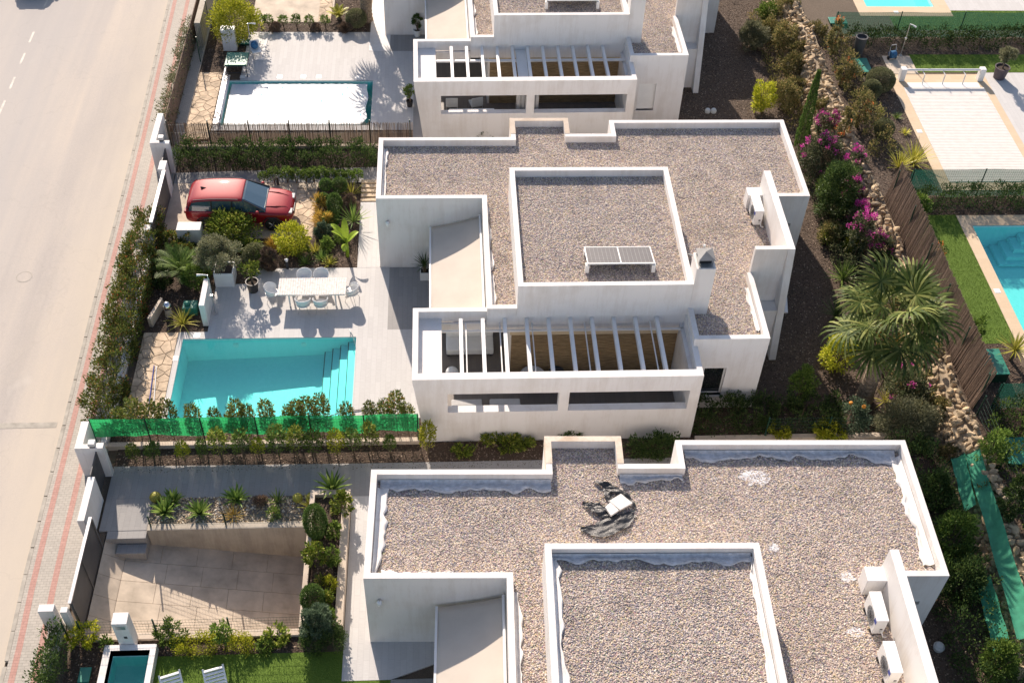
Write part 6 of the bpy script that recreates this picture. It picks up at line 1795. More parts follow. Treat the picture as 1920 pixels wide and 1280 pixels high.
# ------------------------------------------------------------------ plants
PLANTS = [
    ('citrus', -6.5, 1.8, 0.0, 1.2, 1.45, 'big glossy green shrub pressed against the side of the red car'),
    ('photinia', -8.23, 1.56, 0.0, 0.44, 0.75, 'low yellow and red shrub in front of the white gate slab'),
    ('photinia', -8.99, 1.3, 0.0, 0.3, 1.08, 'small red tipped shrub between the photinia hedge and the white gate slab'),
    ('green', -7.72, -1.27, 0.0, 0.44, 1.39, 'loose green shrub beside the white garden wall near the pool deck'),
    ('silver', -5.31, 0.25, 0.0, 0.54, 1.09, 'grey green clipped shrub behind the black citrus pot'),
    ('dry', -4.67, -0.16, 0.0, 0.41, 1.39, 'brown dry lavender bush beside the grey green clipped shrub'),
    ('lime', -3.86, 1.05, 0.0, 0.8, 1.56, 'bright lime green shrub in front of the red car bonnet'),
    ('gold', -4.76, 1.37, 0.0, 0.28, 0.38, 'small golden tuft between clipped shrub and lime shrub'),
    ('pine', -2.63, 5.06, 0.25, 0.26, 0.55, 'small round pine ball at the top of the bed beside the path row'),
    ('pine', -1.99, 4.97, 0.25, 0.33, 0.66, 'larger round pine ball beside the wooden sleeper steps'),
    ('pine', -2.69, 4.09, 0.15, 0.28, 0.59, 'dark pine ball next to the red car nose'),
    ('pine', -2.12, 3.57, 0.0, 0.32, 1.19, 'tall double pine ball in the middle of the planting bed'),
    ('dry', -1.51, 3.7, 0.0, 0.41, 0.97, 'brown heather dome beside the pale tiled path'),
    ('blue', -2.58, 2.06, 0.0, 0.4, 0.75, 'blue green juniper cushion at the corner of the flagstones'),
    ('green', -2.34, 1.19, 0.0, 0.35, 0.69, 'fresh green cushion shrub beside the banana plant'),
    ('gold', -2.85, 3.88, 0.0, 0.2, 0.87, 'golden grass tuft against the flagstone edge by the car'),
    ('gold', -2.64, 2.86, 0.0, 0.35, 0.71, 'broad golden grass tuft below the pine balls'),
    ('green', -4.94, 0.23, 0.0, 0.42, 0.67, 'low green shrub behind the black pot at the deck edge'),
    ('lime', -8.15, 16.39, 0.0, 1.28, 3.14, 'large bright yellow green shrub overhanging the white cabinet'),
    ('ball', -1.87, 19.39, 0.0, 0.56, 0.97, 'round clipped dark bush at the corner of the upper garden bed'),
    ('dry', -2.42, 18.84, 0.0, 0.4, 0.56, 'brown dry tuft beside the round clipped bush in the upper garden'),
    ('dry', -6.21, 18.9, 0.0, 0.31, 0.47, 'small rust brown plant in the narrow bed above the covered pool'),
    ('dry', -4.07, 18.93, 0.0, 0.32, 0.38, 'second rust brown plant in the narrow bed above the covered pool'),
    ('green', 21.05, 20.04, 0.0, 0.69, 1.23, 'dark green shrub at the top of the mulch strip behind the upper villa'),
    ('olive', 19.58, 17.19, 0.0, 0.82, 1.67, 'grey green feathery bush standing in the brown mulch strip'),
    ('lime', 18.96, 11.41, 0.0, 0.68, 1.89, 'glossy lime green shrub at the end of the dark mulch strip'),
    ('creeper', 21.45, 16.73, 0.4, 0.72, 2.35, 'green creeper hanging over the rock wall near the top'),
    ('creeper', 21.41, 14.36, 0.3, 0.66, 1.99, 'tangled grey green creeper in the middle of the upper rock wall'),
    ('creeper', 20.41, 11.72, 0.0, 0.78, 2.57, 'brownish creeper mound at the foot of the upper rock wall'),
    ('creeper', 22.96, 16.54, 1.0, 0.55, 1.71, 'green creeper on top of the rock wall beside the green netting'),
    ('flower_orange', 23.01, 14.48, 1.3, 0.38, 2.22, 'orange flowered climber behind the rock wall by the dark bin'),
    ('flower_orange', 23.03, 11.88, 1.3, 0.48, 1.49, 'orange flowered shrub by the teal hatch behind the rock wall'),
    ('flower_orange', 22.79, 8.26, 1.3, 0.42, 2.1, 'orange flowered shrub below the two clipped balls'),
    ('ball', 24.7, 11.45, 1.3, 0.71, 1.15, 'large clipped olive ball beside the shuttered pool'),
    ('ball', 24.04, 10.68, 1.3, 0.49, 1.01, 'small clipped olive ball overlapping the large one'),
    ('ball', 23.86, 7.57, 1.3, 0.47, 0.9, 'flat clipped olive ball in the mulch bed below the pair'),
    ('bougain', 20.96, 6.22, 0.2, 1.13, 2.51, 'broad dark leaved bougainvillea with magenta flowers beside the villa roof corner'),
    ('bougain', 21.53, 8.4, 0.6, 0.55, 1.91, 'magenta bougainvillea clump climbing the pale rock wall'),
    ('bougain', 21.85, 4.66, 0.8, 0.56, 2.47, 'magenta bougainvillea trailing over the rock wall crest'),
    ('bougain', 21.0, 0.06, 0.5, 0.54, 3.1, 'vivid magenta bougainvillea in front of the brushwood fence'),
    ('dark', 20.54, 3.1, 0.0, 1.01, 3.19, 'large dark green shrub below the bougainvillea'),
    ('creeper', 20.36, 1.37, 0.0, 0.63, 1.74, 'bronze leaved shrub at the edge of the sunlit mulch'),
    ('lime', 20.84, 0.57, 0.0, 0.38, 1.74, 'olive yellow shrub standing between mulch and bougainvillea'),
    ('bougain', 21.79, -0.6, 0.8, 0.58, 1.87, 'faded purple bougainvillea leaning on the brushwood fence'),
    ('dark', 21.68, -1.24, 0.5, 0.58, 1.17, 'dark shrub behind the top fronds of the fan palm'),
    ('lime', 18.46, -6.25, 0.0, 0.74, 2.02, 'round lime green shrub beside the fan palm trunk'),
    ('green', 16.55, -7.99, 0.0, 0.55, 2.07, 'upright green shrub in the deep shade behind the middle villa'),
    ('lime', 15.46, -9.67, 0.2, 0.46, 0.33, 'lime shoots rising from the hedge above the lower roof parapet'),
    ('lime', 17.43, -9.7, 0.2, 0.77, 0.54, 'sprawling lime green shrub above the lower roof parapet'),
    ('rose', 18.38, -9.31, 0.0, 0.77, 1.36, 'rose bush with an orange bloom below the fan palm'),
    ('olive', 20.34, -9.69, 0.0, 1.33, 1.63, 'big silvery olive bush beside the corner of the lower roof'),
    ('bougain', 20.94, -8.06, 0.3, 0.97, 1.65, 'dark leaved climber with few purple flowers under the fan palm'),
    ('creeper', 22.25, -6.64, 0.6, 0.59, 2.06, 'ochre creeper on the rock wall beside the brushwood screen'),
    ('dark', 20.41, -13.09, 0.0, 0.59, 1.96, 'dark green shrub beside the parapet corner of the lower roof'),
    ('green', 20.2, -15.27, 0.0, 0.75, 2.67, 'leafy green shrub between lower roof and green shade cloth'),
    ('dark', 20.07, -16.92, 0.0, 0.78, 2.2, 'dark overgrown shrub at the foot of the green shade cloth'),
    ('green', 20.35, -19.82, 0.0, 0.63, 2.03, 'bright leaf shrub at the lower end of the shade cloth'),
    ('creeper', 21.7, -11.4, 0.4, 0.5, 1.4, 'dry creeper on the rock wall above the shade cloth'),
    ('green', 22.39, -12.14, 1.2, 0.53, 1.96, 'shrub against the far side of the rock wall by the teal slab'),
    ('dark', 22.1, -14.57, 1.2, 0.42, 2.88, 'dark shrub behind the rock wall crest'),
    ('green', 23.63, -6.19, 1.3, 0.48, 1.65, 'green shrub at the corner of the small lawn'),
    ('green', 23.53, 1.28, 1.3, 0.6, 1.56, 'small light green shrub behind the brushwood fence corner'),
    ('flower_orange', 23.63, -1.4, 1.3, 0.35, 1.05, 'reddish shrub at the lawn edge behind the brushwood fence'),
    ('flower_orange', 21.82, 7.42, 1.3, 0.39, 1.78, 'thin orange flowered climber beside the magenta clump'),
    ('green', -3.37, -12.93, 0.0, 0.24, 0.43, 'pale variegated shrub in the agave bed'),
    ('citrus', -0.94, -12.99, 0.1, 0.37, 1.29, 'dense green shrub spilling over the planter corner'),
    ('pine', -1.75, -13.97, 0.3, 0.38, 1.73, 'needle leaved shrub hanging over the concrete retaining wall'),
    ('green', -1.18, -14.03, 0.3, 0.29, 0.83, 'small leafy shrub inside the concrete planter'),
    ('citrus', -1.65, -15.27, 0.3, 0.36, 1.59, 'yellow green shrub overhanging the driveway wall'),
    ('green', -1.13, -15.22, 0.3, 0.25, 1.24, 'round leafy plant in the middle of the concrete planter'),
    ('lime', -1.14, -16.1, 0.4, 0.21, 0.59, 'small lime green plant in the concrete planter'),
    ('photinia', -1.49, -16.04, 0.4, 0.14, 0.69, 'tiny red leaved plant in the concrete planter'),
    ('pine', -1.65, -16.88, 0.3, 0.37, 1.35, 'feathery conifer shrub on the planter edge'),
    ('citrus', -1.26, -16.72, 0.4, 0.19, 0.65, 'small bright shrub beside the feathery conifer'),
    ('blue', -1.46, -17.76, 0.1, 0.53, 1.76, 'large cascading rosemary at the end of the concrete planter'),
    ('green', -1.14, -17.3, 0.4, 0.21, 0.59, 'small leafy plant beside the cascading rosemary'),
    ('green', -6.26, -17.6, 0.1, 0.57, 0.4, 'leafy low shrub behind the small pool'),
    ('citrus', -2.87, -17.7, 0.0, 0.49, 0.34, 'bushy citrus tree at the lawn edge'),
    ('green', -3.22, -18.11, 0.0, 0.27, 0.19, 'pair of tiny shrubs at the lawn edge'),
    ('green', -8.24, -17.9, 0.0, 0.15, 0.54, 'small spiky green plant beside the plunge pool'),
    ('lime', -8.97, -17.67, 0.3, 0.59, 0.41, 'climber with bright leaves on the green corner fence'),
    ('citrus', 3.35, -10.21, 0.0, 0.37, 0.26, 'small bright green bush in the bark bed behind the lower villa'),
    ('citrus', 4.8, -10.24, 0.0, 1.43, 1.0, 'low spreading juniper against the front wall of the middle villa'),
    ('dark', 10.49, -10.38, 0.0, 1.31, 0.92, 'dense green hedge plant between the two roof notches'),
    ('dark', 7.46, -9.61, 0.0, 0.61, 0.43, 'dark creeping plant at the foot of the terrace wall'),
    ('dark', 4.9, 9.23, 0.0, 0.85, 0.59, 'dark shrub row at the foot of the upper villa wall'),
    ('dark', 9.91, 9.62, 0.0, 0.99, 0.69, 'dark shrub peeking between the roof notches of the middle villa'),
]
for p in PLANTS:
    kind, x, y, z, r, h, lb = p[:7]
    ry = None
    if r > 1.2: ry = min(r, 0.75)
    if kind == 'creeper' and x > 20: h *= 0.6; x -= 0.25
    if kind == 'bougain': h *= 0.78; x -= 0.2
    if 'overhanging the white cabinet' in lb: y = 17.9; r = 1.45; ry = 1.2; h = 2.6
    if 'juniper against' in lb: ry = 0.45; h = 0.5; y = -10.0
    if 'notches' in lb: ry = 0.5; h = min(h, 1.0)
    if 'shrub row' in lb: ry = 0.4
    if 'creeping plant' in lb: ry = 0.25
    bush(kind, x, y, z, r, h, lb, ry=ry)
# hedges
for args in (('photinia', -8.3, 0.75, 0.0, 0.6, 1.15, 'red and green shrub between the white slab wall and the feather palm'),
             ('green', -7.35, 0.35, 0.0, 0.55, 0.95, 'mid green shrub behind the olive planter'),
             ('citrus', -5.55, 0.95, 0.0, 0.5, 0.8, 'small glossy shrub between olive tree and clipped shrub'),
             ('dark', -9.1, -0.9, 0.0, 0.5, 1.1, 'dark shrub in the shade of the photinia hedge'),
             ('green', -7.5, -0.5, 0.0, 0.45, 0.9, 'fresh green shrub close to the white cube planter'),
             ('green', -1.75, 1.7, 0.0, 0.35, 0.5, 'low green filler plant between banana and pine balls'),
             ('photinia', -3.35, 0.75, 0.0, 0.35, 0.55, 'low reddish plant under the lime shrub'),
             ('pine', -2.3, 2.9, 0.0, 0.4, 0.6, 'spreading pine cushion beside the golden grass'),
             ('creeper', 21.0, 13.0, 0.0, 0.6, 1.0, 'olive creeper sheet on the face of the upper rock wall'),
             ('creeper', 20.9, 18.3, 0.0, 0.8, 1.2, 'dense creeper mound below the upper wall crest'),
             ('green', 20.9, 4.2, 0.0, 0.9, 1.5, 'mid green shrub between bougainvillea and dark shrub'),
             ('dark', 21.0, 1.0, 0.0, 0.8, 1.3, 'dark shrub at the foot of the vivid bougainvillea'),
             ('bougain', 21.4, 3.4, 0.5, 0.5, 1.5, 'pinkish bougainvillea clump halfway down the rock wall'),
             ('bougain', 21.3, 1.7, 0.5, 0.5, 1.5, 'small bougainvillea clump between dark shrub and brushwood fence'),
             ('creeper', 21.6, 15.4, 0.4, 0.6, 1.2, 'creeper patch covering the middle of the upper rock wall'),
             ('creeper', 21.7, 10.4, 0.5, 0.5, 1.0, 'creeper patch on the rock wall above the magenta clump'),
             ('creeper', 21.9, 19.6, 0.6, 0.7, 1.2, 'creeper patch on the rock wall at the top edge'),
             ('creeper', 21.8, -4.0, 0.4, 0.7, 1.3, 'green creeper on the rock wall behind the fan palm'),
             ('creeper', 21.7, -9.2, 0.5, 0.5, 0.9, 'leafy creeper spilling over the lower rock wall'),
             ('creeper', 22.0, -13.4, 0.8, 0.5, 0.9, 'creeper between the two green cloth strips'),
             ('citrus', 20.2, 1.4, 0.0, 0.5, 0.9, 'yellow green shrub on the sunny mulch edge')):
    bush(*args)
hedge_run('photinia_hedge', -10.6, -9.0, -9.62, 2.5, 1.45, 'leaf_photinia', 'long photinia hedge with red tips along the pavement', dens=1.25, z=0.0, ragged=0.25)
hedge_run('laurel_hedge', -9.6, 6.75, -0.5, 7.75, 1.0, 'leaf_dark', 'dark laurel hedge below the reed fence', dens=1.0, ragged=0.15)
hedge_run('creeper_hedge', -10.72, 9.0, -10.4, 18.0, 1.35, 'leaf_olive', 'thin creeper along the pavement side of the boarded fence', ll=0.11, lw=0.05, dens=0.5, ragged=0.25)
hedge_run('back_hedge', 12.3, -9.6, 17.8, -8.4, 0.95, 'leaf_dark', 'dense dark hedge beside the end of the middle villa', dens=1.1)
hedge_run('netting_hedge', 24.2, 15.1, 40, 15.9, 0.8, 'leaf_dark', 'row of dark shrubs below the upper green netting', dens=0.7, z=TZ)
hedge_run('netting_hedge', 23.9, 1.9, 40, 2.8, 0.85, 'leaf_dark', 'row of dark shrubs below the green netting at the small lawn', dens=0.7, z=TZ)
hedge_run('netting_hedge', 23.4, -10.8, 30, -9.75, 0.8, 'leaf_dark', 'dark shrubs below the lowest green netting', dens=0.7, z=TZ)
hedge_run('corner_hedge', -9.95, -21.5, -9.5, -17.7, 1.25, 'leaf_dark', 'dark hedge on the street corner of the lower plot', dens=1.0, ragged=0.25)
hedge_run('box_hedge', -1.85, -18.3, -0.72, -17.68, 0.75, 'leaf_dark', 'clipped dark hedge block at the foot of the concrete planter', ll=0.07, lw=0.04, dens=1.2, ragged=0.05)
for (a, b, lb) in ((-6.0, -4.65, 'clipped lime hedge block behind the lawn, the longer one'), (-4.3, -3.68, 'clipped lime hedge block behind the lawn, the shorter one')):
    hedge_run('box_hedge', a, -18.2, b, -17.78, 0.42, 'leaf_lime', lb, ll=0.06, lw=0.035, dens=1.2, ragged=0.08)
ORD = 'first second third fourth fifth sixth seventh eighth ninth tenth eleventh twelfth thirteenth fourteenth fifteenth sixteenth seventeenth eighteenth nineteenth'.split()
def undergrowth(x0, y0, x1, y1, h, mat, label, z=0.0, dens=0.7):
    o = hedge_run('undergrowth', x0, y0, x1, y1, h, mat, label, dens=dens, z=z, cat='undergrowth', ragged=0.8)
    o['kind'] = 'stuff'
undergrowth(22.9, 6.0, 23.9, 16.0, 0.55, 'leaf_creeper', 'tangled olive green undergrowth behind the upper rock wall', TZ, 0.6)
undergrowth(20.1, 9.5, 20.9, 20.5, 0.35, 'leaf_creeper', 'dry tangled undergrowth at the foot of the upper rock wall', 0.0, 0.45)
undergrowth(20.0, -5.0, 20.9, 7.5, 0.6, 'leaf_boug', 'dark leaved undergrowth below the bougainvillea', 0.0, 0.7)
undergrowth(20.8, -9.4, 21.7, -5.0, 0.7, 'leaf_creeper', 'ochre undergrowth under the fan palm', 0.0, 0.6)
undergrowth(19.3, -20.5, 20.9, -10.6, 1.0, 'leaf_dark', 'dense dark undergrowth beside the lower villa roof', 0.0, 0.75)
undergrowth(22.9, -20.0, 24.4, -10.5, 0.9, 'leaf_green', 'green undergrowth on the terrace edge below the netting', TZ, 0.5)
undergrowth(22.95, -6.0, 23.4, 1.5, 0.6, 'leaf_green', 'low growth between brushwood fence and small lawn', TZ, 0.5)
# the row of young shrubs beside the path, saplings along the green fence
def sapling(mat, h, r, name, lb, cat, group, dens=1.0):
    o = empty(name, (0, 0, 0), 0, lb, cat, group)
    st = MB()
    for k in range(4):
        a = 1.57 * k + random.uniform(-.4, .4)
        st.tube([(0, 0, 0), (r * 0.3 * math.cos(a), r * 0.3 * math.sin(a), h * 0.5), (r * 0.55 * math.cos(a), r * 0.55 * math.sin(a), h * 0.95)], [0.016, 0.011, 0.004], 5)
    st.build('stem', 'twig', o)
    n = int(420 * dens * (r / 0.3) ** 1.6 * h)
    z = rng.uniform(0.35, 1.0, n) ** 0.8 * h
    rad = r * np.sqrt(rng.uniform(0.02, 1, n)) * np.where(z / h > 0.85, 0.65, 1.0)
    a = rng.uniform(0, 6.28, n)
    P = np.stack([rad * np.cos(a), rad * np.sin(a), z], 1)
    D = np.stack([np.cos(a), np.sin(a), rng.uniform(0.2, 1.2, n)], 1) + rng.normal(size=(n, 3)) * 0.4
    link('foliage', leaf_mesh('foliage', P, D, 0.115, 0.05, mat), None, o)
    return o
row = [(-5.56, 5.82), (-5.07, 5.84), (-4.46, 5.84), (-4.04, 5.83), (-3.6, 5.84), (-3.23, 5.83), (-2.85, 5.84), (-2.43, 5.82), (-1.99, 5.83), (-1.62, 5.8), (-1.22, 5.82)]
protos = [sapling('leaf_green', 0.75, 0.26, 'young_shrub', 'small bushy shrub in the row between path and red car', 'shrub', 'young shrubs along the garden path', 1.4) for _ in range(3)]
for i, (x, y) in enumerate(row):
    o = protos[i] if i < 3 else copy_tree(protos[i % 3])
    o['label'] = f'small bushy shrub beside the garden path, {ORD[i]} from the car end of its row'
    o.location = (x, y, 0.0); o.rotation_euler[2] = i * 1.3; q = random.uniform(0.8, 1.15); o.scale = (q, q, q)
small = [(-7.0, 19.2), (-6.6, 19.25), (-5.8, 19.2), (-5.1, 19.25), (-4.4, 19.2), (-3.55, 19.2)]
protos = [sapling('leaf_green', 0.7, 0.24, 'young_shrub', 'small shrub in the narrow bed above the covered pool deck', 'shrub', 'young shrubs in the upper bed', 1.3) for _ in range(2)]
for i, (x, y) in enumerate(small):
    o = protos[i] if i < 2 else copy_tree(protos[i % 2])
    o['label'] = f'small shrub in the bed above the covered pool deck, {ORD[i]} from the street'
    o.location = (x, y, 0.0); o.rotation_euler[2] = i * 1.7
sap = [(-8.6, -10.46), (-7.92, -10.42), (-6.82, -10.45), (-6.13, -10.41), (-5.5, -10.38), (-4.68, -10.35), (-4.14, -10.31), (-3.39, -10.38), (-2.71, -10.35), (-2.08, -10.36), (-1.28, -10.33), (-0.67, -10.22), (-0.02, -10.21), (0.67, -10.2), (2.08, -10.3)]
protos = [sapling(m_, h_, 0.36, 'laurel_sapling', 'young leafy sapling in the bark bed before the green cloth fence', 'sapling', 'saplings before the green fence', 0.75) for m_, h_ in (('leaf_citrus', 1.75), ('leaf_green', 1.6), ('leaf_lime', 1.7), ('leaf_green', 1.85))]
for i, (x, y) in enumerate(sap):
    o = protos[i] if i < 4 else copy_tree(protos[i % 4])
    o['label'] = f'leafy sapling in the bark bed before the green cloth fence, {ORD[i]} from the street'
    o.location = (x, y, 0.0); o.rotation_euler[2] = i * 1.1; q = random.uniform(0.62, 1.12); o.scale = (q * random.uniform(0.75, 1.2), q, q)
msd = [(-9.2, -9.3), (-8.6, -9.25), (-8.0, -9.3), (-7.41, -9.27), (-6.52, -9.3), (-5.75, -9.3), (-5.25, -9.28), (-4.92, -9.3), (-4.54, -9.3), (-3.83, -9.3), (-3.07, -9.25), (-2.76, -9.3), (-2.38, -9.3), (-1.84, -9.26), (-0.91, -9.3), (-0.07, -9.2), (0.46, -9.15), (0.93, -9.2), (1.35, -9.3)]
protos = [sapling('leaf_photinia', h_, 0.3, 'photinia_sapling', 'red tipped photinia sapling between the open pool and the green cloth fence', 'sapling', 'photinia saplings by the pool', 0.85) for h_ in (1.95, 2.15, 1.85, 2.05)]
for i, (x, y) in enumerate(msd):
    o = protos[i] if i < 4 else copy_tree(protos[i % 4])
    o['label'] = f'red tipped photinia sapling between pool and green cloth fence, {ORD[i]} from the street'
    o.location = (x, y, 0.0); o.rotation_euler[2] = i * 0.9; q = random.uniform(0.74, 1.1)
    if 4 < i < 10: q *= 0.92
    o.scale = (q, q, q)
# rosette plants
AG = [(-7.24, -12.62, 0.62, 'agave with broad bright leaves at the corner of the gravel bed'), (-7.03, -12.17, 0.5, 'dark green agave behind the corner agave'), (-6.02, -12.7, 0.6, 'bright agave in the middle of the gravel bed near the wall'), (-4.78, -12.14, 0.6, 'large green agave touching the grey path'), (-1.35, -12.0, 0.75, 'tall agave crowning the planter corner')]
for x, y, L_, lb in AG: rosette(x, y, 0.02 if x < -2 else 0.35, 34, L_, 0.12, 'blade_green', lb)
rosette(-3.3, -12.3, 0.02, 26, 0.6, 0.05, 'blade_green', 'narrow leaved yucca in the gravel bed', 'yucca', tilt=(0.1, 1.2), droop=0.15)
rosette(-4.8, -12.9, 0.02, 60, 0.55, 0.022, 'leaf_gold', 'tuft of pale ornamental grass above the retaining wall', 'grass_tuft', tilt=(0.1, 1.3), droop=0.8)
rosette(-2.12, -12.55, 0.02, 40, 0.5, 0.05, 'blade_yellow', 'yellow green spurge beside the planter corner', 'spurge', tilt=(0.1, 1.2))
for (x, y, r_, lb) in ((-2.58, -12.25, 0.18, 'golden barrel cactus nearest the planter corner'), (-2.1, -12.2, 0.17, 'second golden barrel cactus half behind the spurge'), (-7.62, -12.1, 0.2, 'golden barrel cactus at the street end of the gravel bed')):
    o = empty('barrel_cactus', (x, y, 0.02), 0, lb, 'cactus')
    mb = MB(); vs = []
    for i in range(9):
        p = math.pi * (i / 8) - math.pi / 2
        for j in range(32):
            rr2 = r_ * (1 + (0.07 if j % 2 else -0.03)) * max(0.05, math.cos(p)); t = 2 * math.pi * j / 32
            vs.append((rr2 * math.cos(t), rr2 * math.sin(t), r_ * 0.95 * (1 + math.sin(p))))
    mb.add(vs, [(i * 32 + j, i * 32 + (j + 1) % 32, (i + 1) * 32 + (j + 1) % 32, (i + 1) * 32 + j) for i in range(8) for j in range(32)])
    mb.build('ribbed_body', 'cactus', o, fix=False)
bush('dry', -3.9, -12.32, 0.02, 0.2, 0.32, 'dark round tuft in the middle of the gravel bed', 'plant', None, 'dark_tuft')
rosette(-1.46, 5.0, 0.0, 34, 0.75, 0.04, 'blade_yellow', 'yellow striped yucca near the timber steps', 'yucca', tilt=(0.1, 1.3), droop=0.2)
rosette(-1.28, 2.75, 0.0, 46, 0.95, 0.05, 'blade_green', 'large spiky yucca leaning over the tiled path', 'yucca', tilt=(0.1, 1.4), droop=0.15, stem=0.3)
rosette(-2.9, 1.1, 0.0, 40, 0.5, 0.05, 'blade_yellow', 'bright strappy plant beside the lime shrub', 'strap_plant')
rosette(-2.55, 0.58, 0.0, 40, 0.5, 0.05, 'blade_green', 'green strappy plant behind the dining table', 'strap_plant')
rosette(-2.2, 0.28, 0.0, 34, 0.45, 0.045, 'blade_yellow', 'light strappy plant at the deck edge behind the table', 'strap_plant')
rosette(-3.25, 0.3, 0.0, 34, 0.42, 0.045, 'blade_green', 'dark strappy plant next to the bollard lamp', 'strap_plant')
rosette(-7.97, -3.25, 0.0, 46, 0.85, 0.045, 'blade_yellow', 'arching yellow green plant at the pool corner', 'strap_plant', tilt=(0.2, 1.3), droop=0.7)
rosette(19.96, -1.4, 0.0, 70, 0.95, 0.05, 'blade_green', 'spiky green yucca at the edge of the sunlit mulch', 'yucca', tilt=(0.05, 1.5), droop=0.15, stem=0.4)
rosette(19.1, -3.6, 0.0, 60, 0.95, 0.045, 'leaf_dark', 'dark yucca in the shade behind the middle villa', 'yucca', tilt=(0.05, 1.5), droop=0.15, stem=0.4)
rosette(20.3, -6.3, 0.0, 50, 1.1, 0.05, 'leaf_dark', 'dark spiky plant between lime shrub and palm trunk', 'yucca', tilt=(0.1, 1.5), droop=0.2, stem=0.3)
rosette(20.1, -8.0, 0.0, 24, 0.7, 0.04, 'blade_yellow', 'thin yellow leaved plant at the foot of the fan palm', 'strap_plant', tilt=(0.2, 1.4), droop=0.5)
rosette(24.75, 5.4, TZ, 70, 1.25, 0.06, 'blade_yellow', 'large yellow flax behind the brushwood fence corner', 'flax', tilt=(0.05, 1.2), droop=0.75)
rosette(24.0, 5.1, TZ, 50, 1.0, 0.06, 'blade_yellow', 'smaller yellow flax beside the rock wall crest', 'flax', tilt=(0.05, 1.2), droop=0.7)
rosette(25.05, -7.1, TZ, 70, 0.85, 0.05, 'blade_yellow', 'yellow yucca beside the turquoise pump box', 'yucca', tilt=(0.05, 1.6), droop=0.2, stem=0.6)
for (x, y, lb) in ((24.98, 9.0, 'small bulb plant in the middle of the terrace mulch'), (25.05, 7.75, 'small green tuft near the shuttered pool'), (24.25, 9.4, 'bright tuft beside the orange flowered shrub')):
    rosette(x, y, TZ, 26, 0.36, 0.05, 'blade_yellow' if 'tuft' in lb else 'blade_green', lb, 'bulb_plant')
# banana plant
bn = empty('banana_plant', (-1.45, 0.75, 0.0), 0, 'young banana plant with big lime leaves beside the tiled path', 'plant')
MB().tube([(0, 0, 0), (0.02, 0, 0.5), (0.0, 0.02, 1.0)], [0.08, 0.07, 0.04], 8).build('stem', 'blade_banana', bn)
for k, (a, t0, L_) in enumerate(((2.5, 0.55, 1.1), (1.7, 0.2, 1.15), (0.6, 0.75, 0.75), (4.6, 1.2, 0.6), (3.3, 0.35, 1.0))):
    mb = MB(); vs = []; p = Vector((0, 0, 0.75)); sd = Vector((-math.sin(a), math.cos(a), 0))
    for s in range(9):
        f = s / 8; tt = t0 + 1.1 * f * f
        wd = 0.03 if f < 0.15 else 0.145 * math.sin(math.pi * min(1, (f - 0.12) / 0.9)) ** 0.6 + 0.01
        up = Vector((-math.cos(a) * math.cos(tt), -math.sin(a) * math.cos(tt), math.sin(tt)))
        vs += [p - sd * wd + up * wd * 0.25, p, p + sd * wd + up * wd * 0.25]
        p = p + Vector((math.cos(a) * math.sin(tt), math.sin(a) * math.sin(tt), math.cos(tt))) * (L_ / 8)
    mb.add(vs, [(3 * s + q, 3 * s + 1 + q, 3 * s + 4 + q, 3 * s + 3 + q) for s in range(8) for q in range(2)])
    mb.build('leaf', 'blade_banana', bn, fix=False)
# feather palms
def feather_frond(L_, width, n=26):
    mb = MB(); p = Vector((0, 0, 0)); pts = []
    for s in range(n + 1):
        f = s / n; tt = 0.55 + 1.25 * f * f
        pts.append(p.copy())
        p = p + Vector((math.sin(tt), 0, math.cos(tt))) * (L_ / n)
    mb.tube(pts, [0.02 * (1 - 0.8 * i / n) for i in range(n + 1)], 4, False)
    for i in range(3, n):
        f = i / n; w = width * math.sin(math.pi * min(1, f * 0.92 + 0.08)) ** 0.7
        for s in (-1, 1):
            a = pts[i]; d = Vector((0.55, s, 0.18)).normalized()
            e = a + d * w + Vector((0, 0, -0.12 * w))
            t = Vector((0.02, 0, 0.006))
            mb.add([a - t, a + t, e], [(0, 1, 2)])
    return mb.mesh('frond', fix=False)
def feather_palm(x, y, z, L_, n, label, trunk=0.25):
    o = empty('feather_palm', (x, y, z), 0, label, 'palm')
    MB().lathe([(0.13, 0), (0.15, trunk * 0.6), (0.08, trunk)], (0, 0, 0), 10).build('trunk', 'palm_trunk', o)
    me = feather_frond(L_, L_ * 0.24); me.materials.append(MATS['leaf_green' if 'upper' not in label else 'blade_yellow'])
    for k in range(n):
        f = link('frond', me, None, o)
        f.location = (0, 0, trunk * 0.9); f.rotation_euler = (0, -0.45 + 0.75 * (k / n), k * 2.4); q = random.uniform(0.85, 1.1); f.scale = (q, q, q)
feather_palm(-8.35, -0.55, 0.0, 1.45, 24, 'bright feather palm between the photinia hedge and the olive tree', 0.35)
feather_palm(-2.85, 20.1, 0.0, 0.75, 18, 'small yellow green cycad in the upper garden bed', 0.15)
